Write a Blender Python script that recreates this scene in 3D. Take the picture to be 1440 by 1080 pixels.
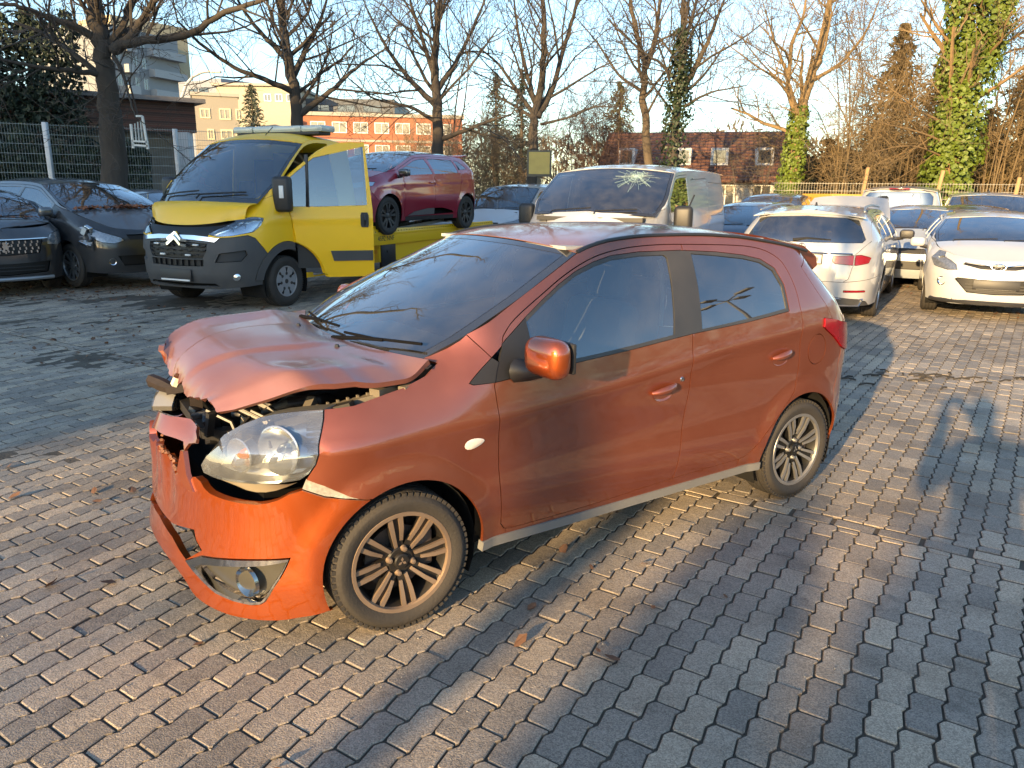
import bpy, bmesh, math, random
from math import pi, sin, cos, tan, radians, sqrt, atan2, acos, asin, exp, hypot
from mathutils import Vector, Matrix, Euler, noise
from mathutils.geometry import delaunay_2d_cdt

for _o in list(bpy.data.objects):
    bpy.data.objects.remove(_o)
SC = bpy.context.scene
COL = SC.collection
R = random.Random(7)

# ------------------------------------------------------------------ camera, sky, sun
CAMZ, PITCH, ROLL = 1.70, 14.25, 0.0095
cd = bpy.data.cameras.new('camera')
cam = bpy.data.objects.new('camera', cd)
COL.objects.link(cam)
cd.sensor_width = 36.0
cd.lens = 36.0 * 1090 / 1440
cd.clip_start, cd.clip_end = 0.05, 2500
cam.matrix_world = (Matrix.Translation((0, 0, CAMZ)) @ Matrix.Rotation(radians(90 - PITCH), 4, 'X')
                    @ Matrix.Rotation(ROLL, 4, 'Z'))
SC.camera = cam
SUN_AZ = Vector((-0.503, -0.864, 0)).normalized()     # towards the sun, on the ground
SUN_EL = radians(12.4)
w = bpy.data.worlds.new('World')
SC.world = w
w.use_nodes = True
nt = w.node_tree
sky = nt.nodes.new('ShaderNodeTexSky')
sky.sky_type = 'NISHITA'
sky.sun_disc = False
sky.sun_elevation = SUN_EL
sky.sun_rotation = atan2(SUN_AZ.x, SUN_AZ.y)
sky.air_density, sky.dust_density, sky.ozone_density = 1.0, 0.5, 2.2
bg = nt.nodes['Background']
bg.inputs[1].default_value = 0.15
tint = nt.nodes.new('ShaderNodeMix')                       # cool white balance of the photograph
tint.data_type, tint.blend_type = 'RGBA', 'MULTIPLY'
tint.inputs[0].default_value = 1.0
tint.inputs[7].default_value = (0.98, 0.99, 0.97, 1)
nt.links.new(sky.outputs[0], tint.inputs[6])
nt.links.new(tint.outputs[2], bg.inputs[0])
sl = bpy.data.lights.new('sun', 'SUN')
sl.energy, sl.angle, sl.color = 4.4, radians(0.6), (1.0, 0.68, 0.32)
so = bpy.data.objects.new('sun', sl)
COL.objects.link(so)
so.location = (-20, -30, 30)
_d = -(SUN_AZ * cos(SUN_EL) + Vector((0, 0, sin(SUN_EL))))
so.rotation_euler = _d.to_track_quat('-Z', 'Y').to_euler()
vs = SC.view_settings
vs.view_transform, vs.look, vs.exposure, vs.gamma = 'Standard', 'None', 1.45, 1.0
vs.use_curve_mapping = False
SC.cycles.max_bounces = 8
SC.cycles.transparent_max_bounces = 12

# ------------------------------------------------------------------ helpers
def lin(c):
    """sRGB 0-255 triple to linear"""
    return tuple((v / 255 / 12.92) if v / 255 <= 0.04045 else ((v / 255 + 0.055) / 1.055) ** 2.4 for v in c)


def M(name, col, rough=0.5, metal=0.0, coat=0.0, var=0.15, vscale=6.0, bump=0.0, bscale=60.0, dust=0.0,
      dustcol=(0.22, 0.19, 0.15), spec=0.5, detail=3, flake=0.0, objvar=0.0, stretch=None, coatr=0.04):
    m = bpy.data.materials.new(name)
    m.use_nodes = True
    t = m.node_tree
    p = t.nodes['Principled BSDF']
    L = t.links.new
    tc = t.nodes.new('ShaderNodeTexCoord')
    vec = tc.outputs['Object']
    if stretch:
        mp = t.nodes.new('ShaderNodeMapping')
        mp.inputs['Scale'].default_value = stretch
        L(vec, mp.inputs[0])
        vec = mp.outputs[0]
    n = t.nodes.new('ShaderNodeTexNoise')
    n.inputs['Scale'].default_value = vscale
    n.inputs['Detail'].default_value = detail
    L(vec, n.inputs['Vector'])
    mx = t.nodes.new('ShaderNodeMix')
    mx.data_type = 'RGBA'
    mx.inputs[6].default_value = tuple(max(0, c * (1 - var)) for c in col) + (1,)
    mx.inputs[7].default_value = tuple(min(1, c * (1 + var)) for c in col) + (1,)
    L(n.outputs[0], mx.inputs[0])
    out = mx.outputs[2]
    if objvar:
        oi = t.nodes.new('ShaderNodeObjectInfo')
        hs = t.nodes.new('ShaderNodeHueSaturation')
        mr = t.nodes.new('ShaderNodeMapRange')
        mr.inputs[3].default_value, mr.inputs[4].default_value = 1 - objvar, 1 + objvar
        L(oi.outputs['Random'], mr.inputs[0])
        L(mr.outputs[0], hs.inputs['Value'])
        L(out, hs.inputs['Color'])
        out = hs.outputs[0]
    if dust:
        n2 = t.nodes.new('ShaderNodeTexNoise')
        n2.inputs['Scale'].default_value = 3.1
        n2.inputs['Detail'].default_value = 8
        L(tc.outputs['Object'], n2.inputs['Vector'])
        geo = t.nodes.new('ShaderNodeNewGeometry')
        sx = t.nodes.new('ShaderNodeSeparateXYZ')
        L(geo.outputs['Normal'], sx.inputs[0])
        mr = t.nodes.new('ShaderNodeMapRange')
        mr.inputs[1].default_value, mr.inputs[2].default_value = 0.35, 0.75
        mr.inputs[3].default_value, mr.inputs[4].default_value = dust * 0.45, dust * 1.2
        L(n2.outputs[0], mr.inputs[0])
        up = t.nodes.new('ShaderNodeMapRange')
        up.inputs[1].default_value, up.inputs[2].default_value = 0.0, 1.0
        up.inputs[3].default_value, up.inputs[4].default_value = 0.55, 1.0
        L(sx.outputs[2], up.inputs[0])
        mu = t.nodes.new('ShaderNodeMath')
        mu.operation = 'MULTIPLY'
        mu.use_clamp = True
        L(mr.outputs[0], mu.inputs[0])
        L(up.outputs[0], mu.inputs[1])
        m2 = t.nodes.new('ShaderNodeMix')
        m2.data_type = 'RGBA'
        m2.inputs[7].default_value = tuple(dustcol) + (1,)
        L(mu.outputs[0], m2.inputs[0])
        L(out, m2.inputs[6])
        out = m2.outputs[2]
        rr = t.nodes.new('ShaderNodeMapRange')
        rr.inputs[3].default_value, rr.inputs[4].default_value = rough, min(1, rough + 0.4)
        L(mu.outputs[0], rr.inputs[0])
        L(rr.outputs[0], p.inputs['Roughness'])
        if metal:
            r2 = t.nodes.new('ShaderNodeMapRange')
            r2.inputs[3].default_value, r2.inputs[4].default_value = metal, 0.0
            L(mu.outputs[0], r2.inputs[0])
            L(r2.outputs[0], p.inputs['Metallic'])
        if coat:
            r3 = t.nodes.new('ShaderNodeMapRange')
            r3.inputs[3].default_value, r3.inputs[4].default_value = coat, coat * 0.75
            L(mu.outputs[0], r3.inputs[0])
            L(r3.outputs[0], p.inputs['Coat Weight'])
            r4 = t.nodes.new('ShaderNodeMapRange')
            r4.inputs[3].default_value, r4.inputs[4].default_value = coatr, 0.16
            L(mu.outputs[0], r4.inputs[0])
            L(r4.outputs[0], p.inputs['Coat Roughness'])
    else:
        p.inputs['Roughness'].default_value = rough
        p.inputs['Metallic'].default_value = metal
        p.inputs['Coat Weight'].default_value = coat
        p.inputs['Coat Roughness'].default_value = coatr
    L(out, p.inputs['Base Color'])
    if not dust or not metal:
        p.inputs['Metallic'].default_value = metal
    if coat: p.inputs['Coat IOR'].default_value = 1.85
    p.inputs['Specular IOR Level'].default_value = spec
    if bump or flake:
        nb = t.nodes.new('ShaderNodeTexNoise')
        nb.inputs['Scale'].default_value = bscale if bump else 2500
        nb.inputs['Detail'].default_value = 4
        L(vec, nb.inputs['Vector'])
        b = t.nodes.new('ShaderNodeBump')
        b.inputs['Strength'].default_value = bump or flake
        b.inputs['Distance'].default_value = 0.01
        L(nb.outputs[0], b.inputs['Height'])
        L(b.outputs[0], p.inputs['Normal'])
    return m


def glass(name, tint=(0.55, 0.62, 0.62), refl=(0.9, 0.95, 1.0), dirt=0.05, rough=0.01, ior=1.75, dirtcol=(0.35, 0.33, 0.3)):
    m = bpy.data.materials.new(name)
    m.use_nodes = True
    t = m.node_tree
    L = t.links.new
    for nd in list(t.nodes):
        if nd.type != 'OUTPUT_MATERIAL':
            t.nodes.remove(nd)
    o = t.nodes['Material Output']
    tr = t.nodes.new('ShaderNodeBsdfTransparent')
    tr.inputs[0].default_value = tint + (1,)
    gl = t.nodes.new('ShaderNodeBsdfGlossy')
    gl.inputs[0].default_value = refl + (1,)
    gl.inputs['Roughness'].default_value = rough
    fr = t.nodes.new('ShaderNodeFresnel')
    fr.inputs[0].default_value = ior
    ma = t.nodes.new('ShaderNodeMath')
    ma.operation = 'MULTIPLY_ADD'
    ma.inputs[1].default_value = 1.5
    ma.inputs[2].default_value = 0.11
    ma.use_clamp = True
    L(fr.outputs[0], ma.inputs[0])
    mx = t.nodes.new('ShaderNodeMixShader')
    L(ma.outputs[0], mx.inputs[0])
    L(tr.outputs[0], mx.inputs[1])
    L(gl.outputs[0], mx.inputs[2])
    di = t.nodes.new('ShaderNodeBsdfDiffuse')
    di.inputs[0].default_value = dirtcol + (1,)
    tc = t.nodes.new('ShaderNodeTexCoord')
    n = t.nodes.new('ShaderNodeTexNoise')
    n.inputs['Scale'].default_value = 7
    n.inputs['Detail'].default_value = 7
    L(tc.outputs['Object'], n.inputs['Vector'])
    mr = t.nodes.new('ShaderNodeMapRange')
    mr.inputs[1].default_value, mr.inputs[2].default_value = 0.3, 0.8
    mr.inputs[3].default_value, mr.inputs[4].default_value = dirt * 0.4, dirt * 2.0
    L(n.outputs[0], mr.inputs[0])
    m2 = t.nodes.new('ShaderNodeMixShader')
    L(mr.outputs[0], m2.inputs[0])
    L(mx.outputs[0], m2.inputs[1])
    L(di.outputs[0], m2.inputs[2])
    L(m2.outputs[0], o.inputs[0])
    return m


class MB:
    """collects polygons, one material per build unless mi is given"""
    def __init__(s):
        s.v, s.f, s.mi, s.m = [], [], [], 0

    def add(s, vs, fs):
        b = len(s.v)
        s.v += [tuple(v) for v in vs]
        for f in fs:
            s.f.append(tuple(b + i for i in f))
            s.mi.append(s.m)

    def quad(s, a, b, c, d):
        s.add([a, b, c, d], [(0, 1, 2, 3)])

    def box(s, c, size, rot=None, ch=0.0):
        x, y, z = size[0] / 2, size[1] / 2, size[2] / 2
        if ch:
            pts, fs = [], []
            bm = bmesh.new()
            bmesh.ops.create_cube(bm, size=1)
            bmesh.ops.scale(bm, vec=size, verts=bm.verts)
            bmesh.ops.bevel(bm, geom=bm.edges[:], offset=ch, segments=2, affect='EDGES', profile=0.5)
            bm.verts.index_update()
            pts = [v.co.copy() for v in bm.verts]
            fs = [tuple(v.index for v in f.verts) for f in bm.faces]
            bm.free()
        else:
            pts = [Vector((sx * x, sy * y, sz * z)) for sx in (-1, 1) for sy in (-1, 1) for sz in (-1, 1)]
            fs = [(0, 1, 3, 2), (4, 6, 7, 5), (0, 4, 5, 1), (2, 3, 7, 6), (0, 2, 6, 4), (1, 5, 7, 3)]
        if rot is not None:
            Rm = rot if isinstance(rot, Matrix) else Euler(rot).to_matrix()
            pts = [Rm @ p for p in pts]
        c = Vector(c)
        s.add([p + c for p in pts], fs)

    def beam(s, a, b, wd, ht=None, up=(0, 0, 1)):
        a, b = Vector(a), Vector(b)
        ht = ht or wd
        d = (b - a)
        l = d.length
        d.normalize()
        u = Vector(up)
        if abs(d.dot(u)) > 0.98:
            u = Vector((1, 0, 0))
        sx = d.cross(u).normalized()
        u = sx.cross(d)
        Rm = Matrix((d, sx, u)).transposed()
        s.box((a + b) / 2, (l, wd, ht), Rm)

    def tube(s, pts, rad, n=8, cap=True):
        pts = [Vector(p) for p in pts]
        if not isinstance(rad, (list, tuple)):
            rad = [rad] * len(pts)
        ref = None
        rings = []
        for i, p in enumerate(pts):
            d = (pts[min(i + 1, len(pts) - 1)] - pts[max(i - 1, 0)])
            if d.length < 1e-9:
                d = Vector((0, 0, 1))
            d.normalize()
            if ref is None:
                ref = d.orthogonal().normalized()
            ref = (ref - d * ref.dot(d))
            if ref.length < 1e-6:
                ref = d.orthogonal()
            ref.normalize()
            b = d.cross(ref)
            rings.append([p + (ref * cos(2 * pi * k / n) + b * sin(2 * pi * k / n)) * rad[i] for k in range(n)])
        vs = [v for r in rings for v in r]
        fs = []
        for i in range(len(rings) - 1):
            for k in range(n):
                k2 = (k + 1) % n
                fs.append((i * n + k, i * n + k2, (i + 1) * n + k2, (i + 1) * n + k))
        if cap:
            fs.append(tuple(range(n))[::-1])
            fs.append(tuple((len(rings) - 1) * n + k for k in range(n)))
        s.add(vs, fs)

    def lathe(s, prof, n=32, Tm=None, close=False):
        """prof: (radius, axial) pairs, axis local y"""
        Tm = Tm or Matrix()
        vs = []
        for r, a in prof:
            for k in range(n):
                t = 2 * pi * k / n
                vs.append(Tm @ Vector((r * cos(t), a, r * sin(t))))
        fs = []
        m = len(prof)
        for i in range(m - 1 if not close else m):
            j = (i + 1) % m
            for k in range(n):
                k2 = (k + 1) % n
                fs.append((i * n + k, i * n + k2, j * n + k2, j * n + k))
        s.add(vs, fs)

    def prism(s, outline, thick, Tm=None):
        """2D outline in local xy, extruded along local z by thick"""
        Tm = Tm or Matrix()
        n = len(outline)
        vs = [Tm @ Vector((x, y, 0)) for x, y in outline] + [Tm @ Vector((x, y, thick)) for x, y in outline]
        fs = [tuple(range(n))[::-1], tuple(range(n, 2 * n))]
        for i in range(n):
            j = (i + 1) % n
            fs.append((i, j, n + j, n + i))
        s.add(vs, fs)

    def build(s, name, mats, parent=None, smooth=40, loc=None, fixn=False):
        me = bpy.data.meshes.new(name)
        me.from_pydata(s.v, [], s.f)
        if not isinstance(mats, (list, tuple)):
            mats = [mats]
        for m in mats:
            me.materials.append(m)
        if len(mats) > 1:
            me.polygons.foreach_set('material_index', s.mi)
        if fixn:
            bm = bmesh.new()
            bm.from_mesh(me)
            bmesh.ops.recalc_face_normals(bm, faces=bm.faces)
            bm.to_mesh(me)
            bm.free()
        return link(name, me, parent, smooth, loc)


def link(name, me, parent=None, smooth=40, loc=None):
    if smooth:
        me.polygons.foreach_set('use_smooth', [True] * len(me.polygons))
        me.set_sharp_from_angle(angle=radians(smooth))
    me.update()
    o = bpy.data.objects.new(name, me)
    COL.objects.link(o)
    if parent:
        o.parent = parent
    if loc:
        o.location = loc
    return o


def tag(o, label=None, cat=None, group=None, kind=None):
    if label: o['label'] = label
    if cat: o['category'] = cat
    if group: o['group'] = group
    if kind: o['kind'] = kind
    return o


def empty(name, loc, rz=0.0, label=None, cat=None, group=None):
    o = bpy.data.objects.new(name, None)
    COL.objects.link(o)
    o.location = loc
    o.rotation_euler = (0, 0, rz)
    o.empty_display_size = 0.2
    return tag(o, label, cat, group)


def lerp(a, b, t):
    return a + (b - a) * t


def pchip(pts):
    """monotone cubic through (t, value) points"""
    pts = sorted(pts)
    xs = [p[0] for p in pts]
    ys = [p[1] for p in pts]
    n = len(xs)
    h = [xs[i + 1] - xs[i] for i in range(n - 1)]
    d = [(ys[i + 1] - ys[i]) / h[i] for i in range(n - 1)]
    m = [0.0] * n
    if n == 2:
        m = [d[0], d[0]]
    else:
        m[0], m[-1] = d[0], d[-1]
        for i in range(1, n - 1):
            if d[i - 1] * d[i] > 0:
                w1, w2 = 2 * h[i] + h[i - 1], h[i] + 2 * h[i - 1]
                m[i] = (w1 + w2) / (w1 / d[i - 1] + w2 / d[i])

    def f(x):
        if x <= xs[0]: return ys[0]
        if x >= xs[-1]: return ys[-1]
        lo, hi = 0, n - 1
        while hi - lo > 1:
            k = (lo + hi) // 2
            if xs[k] <= x: lo = k
            else: hi = k
        t = (x - xs[lo]) / h[lo]
        return ((1 + 2 * t) * (1 - t) ** 2 * ys[lo] + t * (1 - t) ** 2 * h[lo] * m[lo]
                + t * t * (3 - 2 * t) * ys[hi] + t * t * (t - 1) * h[lo] * m[hi])
    return f


def resample(pl, sp):
    out = [tuple(pl[0])]
    for a, b in zip(pl[:-1], pl[1:]):
        n = max(1, int(math.ceil(hypot(b[0] - a[0], b[1] - a[1]) / sp)))
        for i in range(1, n + 1):
            out.append((lerp(a[0], b[0], i / n), lerp(a[1], b[1], i / n)))
    return out


def smoothline(pl, k=6, closed=False):
    """Catmull-Rom through 2D points"""
    P = [Vector(p) for p in pl]
    n = len(P)
    out = []
    rng = range(n) if closed else range(n - 1)
    for i in rng:
        p1, p2 = P[i], P[(i + 1) % n]
        p0 = P[(i - 1) % n] if closed or i > 0 else p1 * 2 - p2
        p3 = P[(i + 2) % n] if closed or i + 2 < n else p2 * 2 - p1
        for j in range(k):
            t = j / k
            out.append(0.5 * ((2 * p1) + (p2 - p0) * t + (2 * p0 - 5 * p1 + 4 * p2 - p3) * t * t
                              + (3 * p1 - p0 - 3 * p2 + p3) * t ** 3))
    out.append(P[0] if closed else P[-1])
    return [tuple(p) for p in out]


def network(lines, sp, bbox=None, soft=()):
    """constrained triangulation of a planar line network, split in regions by its lines"""
    V, E, idx = [], [], {}
    cell = sp * 0.5
    grid = {}

    def vid(p):
        k = (round(p[0] * 2000), round(p[1] * 2000))
        if k not in idx:
            idx[k] = len(V)
            V.append(Vector(p[:2]))
            grid.setdefault((int(p[0] // cell), int(p[1] // cell)), []).append(V[-1])
        return idx[k]
    for pl in lines:
        r = resample(pl, sp * 0.7)
        ids = [vid(p) for p in r]
        for a, b in zip(ids[:-1], ids[1:]):
            if a != b:
                E.append((a, b))
    for p in soft:                                            # extra points that follow creases
        c = (int(p[0] // cell), int(p[1] // cell))
        if all((q - Vector(p)).length_squared > (sp * 0.22) ** 2 for a in (-1, 0, 1) for b in (-1, 0, 1) for q in grid.get((c[0] + a, c[1] + b), ())):
            V.append(Vector(p))
            grid.setdefault(c, []).append(V[-1])
    if bbox:
        x0, y0, x1, y1 = bbox
    else:
        x0, x1 = min(v.x for v in V), max(v.x for v in V)
        y0, y1 = min(v.y for v in V), max(v.y for v in V)
    ny = int((y1 - y0) / (sp * 0.87)) + 1
    nx = int((x1 - x0) / sp) + 1
    for j in range(ny + 1):
        for i in range(nx + 1):
            p = Vector((x0 + (i + (0.5 if j % 2 else 0)) * sp + 0.00013, y0 + j * sp * 0.87 + 0.00017))
            c = (int(p.x // cell), int(p.y // cell))
            ok = True
            for a in (-1, 0, 1):
                for b in (-1, 0, 1):
                    for q in grid.get((c[0] + a, c[1] + b), ()):
                        if (q - p).length_squared < (sp * 0.45) ** 2:
                            ok = False
            if ok:
                V.append(p)
    ov, oe, of, _, oeo, _ = delaunay_2d_cdt(V, E, [], 0, 1e-5)
    con = set()
    for e, src in zip(oe, oeo):
        if src:
            con.add((min(e), max(e)))
    ef = {}
    for fi, f in enumerate(of):
        for i in range(3):
            a, b = f[i], f[(i + 1) % 3]
            ef.setdefault((min(a, b), max(a, b)), []).append(fi)
    return ov, of, con, ef


def region(net, seed):
    ov, of, con, ef = net
    s = Vector(seed)
    start = None
    for fi, f in enumerate(of):
        a, b, c = (ov[i] for i in f)
        d1 = (b - a).cross(s - a)
        d2 = (c - b).cross(s - b)
        d3 = (a - c).cross(s - c)
        if (d1 >= 0 and d2 >= 0 and d3 >= 0) or (d1 <= 0 and d2 <= 0 and d3 <= 0):
            start = fi
            break
    if start is None:
        return []
    seen = {start}
    st = [start]
    while st:
        fi = st.pop()
        f = of[fi]
        for i in range(3):
            a, b = f[i], f[(i + 1) % 3]
            k = (min(a, b), max(a, b))
            if k in con:
                continue
            for g in ef[k]:
                if g not in seen:
                    seen.add(g)
                    st.append(g)
    return [of[i] for i in seen]


def panel_mesh(name, net, tris, mapf, mat, gap=0.002, th=0.012, inset=0.0, mirror=None, keep=None, warp=None):
    """lift a region to 3D: mapf(u,v)->Vector. mirror None | 'flip' (other side) | 'join' (both halves, open at u=0)"""
    if not tris:
        print('EMPTY REGION', name)
        return None
    ov = net[0]
    used = sorted({i for t in tris for i in t})
    loc = {g: i for i, g in enumerate(used)}
    P = [Vector(ov[g]) for g in used]
    cnt = {}
    for t in tris:
        for i in range(3):
            a, b = loc[t[i]], loc[t[(i + 1) % 3]]
            k = (min(a, b), max(a, b))
            cnt.setdefault(k, []).append((a, b, loc[t[(i + 2) % 3]]))
    bnd = [v[0] for v in cnt.values() if len(v) == 1]
    off = {}
    for a, b, c in bnd:
        if keep and keep(P[a]) and keep(P[b]):
            continue
        d = (P[b] - P[a])
        nrm = Vector((-d.y, d.x)).normalized()
        if nrm.dot(P[c] - P[a]) < 0:
            nrm = -nrm
        for i in (a, b):
            off.setdefault(i, []).append(nrm)
    Q = [p.copy() for p in P]
    if gap:
        for i, ns in off.items():
            s = sum(ns, Vector((0, 0)))
            if s.length > 1e-6:
                s.normalize()
                c = max(0.45, s.dot(ns[0]))
                Q[i] = P[i] + s * gap / c
    if keep:
        for i, p in enumerate(P):
            if keep(p):
                Q[i] = Vector((P[i].x, Q[i].y))
    W3, N3 = [], []
    e = 0.004
    for q in Q:
        w0 = mapf(q.x, q.y)
        du = mapf(q.x + e, q.y) - mapf(q.x - e, q.y)
        dv = mapf(q.x, q.y + e) - mapf(q.x, q.y - e)
        n = du.cross(dv)
        if n.length < 1e-12:
            n = Vector((0, 0, 1))
        n.normalize()
        W3.append(w0)
        N3.append(n)
    faces = [tuple(loc[i] for i in t) for t in tris]
    # which way is out
    sgn = 0
    for i in range(0, len(W3), max(1, len(W3) // 40)):
        p = W3[i]
        c = Vector((max(-1.6, min(0.6, p.x)), 0, min(p.z, 0.7)))
        sgn += 1 if N3[i].dot(p - c) > 0 else -1
    if sgn < 0:
        N3 = [-n for n in N3]
    f0 = faces[0]
    fn = (W3[f0[1]] - W3[f0[0]]).cross(W3[f0[2]] - W3[f0[0]])
    if fn.dot(N3[f0[0]]) < 0:
        faces = [f[::-1] for f in faces]
    if inset:
        W3 = [p - n * inset for p, n in zip(W3, N3)]
    if warp:
        W3 = [warp(p) for p in W3]
    vs = list(W3)
    if th:
        ring = {}
        for a, b, c in bnd:
            if keep and keep(P[a]) and keep(P[b]):
                continue
            for i in (a, b):
                if i not in ring:
                    ring[i] = len(vs)
                    vs.append(W3[i] - N3[i] * th)
            # orient
            q = (a, b, ring[b], ring[a])
            nn = (vs[b] - vs[a]).cross(vs[ring[b]] - vs[a])
            cc = W3[c]
            if nn.dot(vs[a] - cc) < 0:
                q = q[::-1]
            faces.append(q)
    if mirror in ('flip', 'join'):
        mv = [Vector((p.x, -p.y, p.z)) for p in vs]
        if mirror == 'flip':
            vs, faces = mv, [f[::-1] for f in faces]
        else:
            b = len(vs)
            faces = faces + [tuple(b + i for i in f[::-1]) for f in faces]
            vs = vs + mv
    me = bpy.data.meshes.new(name)
    me.from_pydata(vs, [], faces)
    if mirror == 'join':
        bm = bmesh.new()
        bm.from_mesh(me)
        bmesh.ops.remove_doubles(bm, verts=[v for v in bm.verts if abs(v.co.y) < 2e-4], dist=5e-4)
        bm.to_mesh(me)
        bm.free()
    me.materials.append(mat)
    return me
# ------------------------------------------------------------------ materials
BLACK = M('black_plastic', (0.018, 0.018, 0.019), 0.45, var=0.25, dust=0.12, dustcol=(0.10, 0.09, 0.085))
DARK = M('dark_cavity', (0.006, 0.006, 0.006), 0.9, var=0.3, spec=0.1)
RUBBER = M('tyre_rubber', (0.020, 0.019, 0.018), 0.75, var=0.3, vscale=9, bump=0.25, bscale=90, dust=0.28,
           dustcol=(0.16, 0.13, 0.10))
SEAT = M('seat_fabric', (0.06, 0.062, 0.068), 0.9, var=0.3)
CHROME = M('chrome', (0.78, 0.79, 0.8), 0.12, 1.0, var=0.06)
BRIGHT = M('reflector', (0.86, 0.87, 0.88), 0.16, 1.0, var=0.05)
ALLOY = M('alloy_wheel_metal', (0.42, 0.42, 0.43), 0.32, 0.9, var=0.1, dust=0.3)
DARKALLOY = M('dark_wheel_metal', (0.03, 0.03, 0.033), 0.4, 0.3, var=0.2, dust=0.25)
GLASS = glass('window_glass', (0.52, 0.60, 0.60), dirt=0.06)
TINT = glass('tinted_glass', (0.06, 0.075, 0.085), dirt=0.05)
LAMPFACE = M('lamp_face', (0.26, 0.27, 0.28), 0.2, 0.6, coat=0.6, var=0.7, vscale=34)
LENS = glass('lamp_lens', (0.9, 0.92, 0.93), dirt=0.03)
REDLENS = M('red_lamp_lens', (0.26, 0.003, 0.010), 0.2, coat=0.35, var=0.2, vscale=30)
ORANGELENS = M('amber_lamp', (0.6, 0.2, 0.03), 0.2, coat=0.5)
WHITEPLASTIC = M('white_plastic', (0.7, 0.7, 0.68), 0.4)
PLATE = M('number_plate', (0.62, 0.6, 0.52), 0.4, var=0.1, vscale=40)
PLATEINK = M('plate_ink', (0.03, 0.03, 0.035), 0.5)


def paint(name, col, metal=0.0, dust=0.25, rough=0.35, coat=1.0, dustcol=(0.27, 0.24, 0.2), coatr=0.04):
    return M(name, col, rough, metal, coat, var=0.06, vscale=2.2, dust=dust, dustcol=dustcol, coatr=coatr)


class Body:
    """body skin as a stack of rounded plan outlines; u runs along the perimeter from the nose centre to the tail centre"""
    def __init__(s, nose, tail, W, xa, xr, nF=2.6, nR=3.2):
        s.nose, s.tail, s.W, s.xa, s.xr, s.nF, s.nR = pchip(nose), pchip(tail), W, xa, xr, nF, nR
        s.tF = s.table(nF, max(p[1] for p in nose) - xa, W(xa, 0.6))
        s.tR = s.table(nR, xr - min(p[1] for p in tail), W(xr, 0.6))
        s.UF, s.UR = s.tF[3], s.tR[3]
        s.US = xa - xr
        s.U = s.UF + s.US + s.UR

    @staticmethod
    def table(n, a, b):
        S, Cs, Ss = [0.0], [1.0], [0.0]
        N = 240
        for i in range(1, N + 1):
            t = pi / 2 * i / N
            # even parameter: blend to avoid clustering
            c, q = cos(t) ** (2 / n), sin(t) ** (2 / n)
            if i == N: c, q = 0.0, 1.0
            S.append(S[-1] + hypot((c - Cs[-1]) * a, (q - Ss[-1]) * b))
            Cs.append(c)
            Ss.append(q)
        return S, Cs, Ss, S[-1]

    @staticmethod
    def look(A, B, x):
        lo, hi = 0, len(A) - 1
        inc = A[-1] > A[0]
        if inc:
            if x <= A[0]: return B[0]
            if x >= A[-1]: return B[-1]
        else:
            if x >= A[0]: return B[0]
            if x <= A[-1]: return B[-1]
        while hi - lo > 1:
            k = (lo + hi) // 2
            if (A[k] <= x) == inc: lo = k
            else: hi = k
        t = (x - A[lo]) / ((A[hi] - A[lo]) or 1e-9)
        return B[lo] + (B[hi] - B[lo]) * t

    def P(s, u, z):
        if u < s.UF:
            uu = abs(u)
            c, q = s.look(s.tF[0], s.tF[1], uu), s.look(s.tF[0], s.tF[2], uu)
            return Vector((s.xa + (s.nose(z) - s.xa) * c, s.W(s.xa + (s.nose(z) - s.xa) * c, z) * q * (1 if u >= 0 else -1), z))
        if u <= s.UF + s.US:
            x = s.xa - (u - s.UF)
            return Vector((x, s.W(x, z), z))
        uu = s.U - u
        sg = 1 if uu >= 0 else -1
        uu = abs(uu)
        c, q = s.look(s.tR[0], s.tR[1], uu), s.look(s.tR[0], s.tR[2], uu)
        x = s.xr + (s.tail(z) - s.xr) * c
        return Vector((x, s.W(x, z) * q * sg, z))

    def ux(s, x, z):
        if x > s.xa:
            c = min(1, (x - s.xa) / max(1e-6, s.nose(z) - s.xa))
            return s.look(s.tF[1], s.tF[0], c)
        if x >= s.xr:
            return s.UF + s.xa - x
        c = min(1, (s.xr - x) / max(1e-6, s.xr - s.tail(z)))
        return s.U - s.look(s.tR[1], s.tR[0], c)

    def uf(s, y, z):
        q = abs(y) / s.W(s.xa, z)
        u = s.look(s.tF[2], s.tF[0], min(1, q))
        return u if y >= 0 else -u

    def ur(s, y, z):
        q = min(1, abs(y) / s.W(s.xr, z))
        u = s.look(s.tR[2], s.tR[0], q)
        return s.U - u if y >= 0 else s.U + u

    def pt(s, p):
        """('f',y,z) front view, ('r',y,z) rear view, (x,z) side view -> (u,z)"""
        if len(p) == 2:
            return (s.ux(*p), p[1])
        return (s.uf(p[1], p[2]) if p[0] == 'f' else s.ur(p[1], p[2]), p[2])

    def line(s, pts, sm=0, sub=0.05):
        """sm: catmull subdivisions; straight stretches are refined so that the bend of the map is followed"""
        kind = {len(p) if len(p) == 2 else p[0] for p in pts}
        if len(kind) == 1:
            flat = [p if len(p) == 2 else p[1:] for p in pts]
            if sm: flat = smoothline(flat, sm)
            flat = resample(flat, sub)
            k = kind.pop()
            return [s.pt(q if k == 2 else (k, q[0], q[1])) for q in flat]
        out = [s.pt(p) for p in pts]
        return smoothline(out, sm) if sm else out


def arc(cx, cz, r, a0, a1, n=22):
    return [(cx + r * cos(radians(lerp(a0, a1, i / n))), cz + r * sin(radians(lerp(a0, a1, i / n)))) for i in range(n + 1)]


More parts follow.
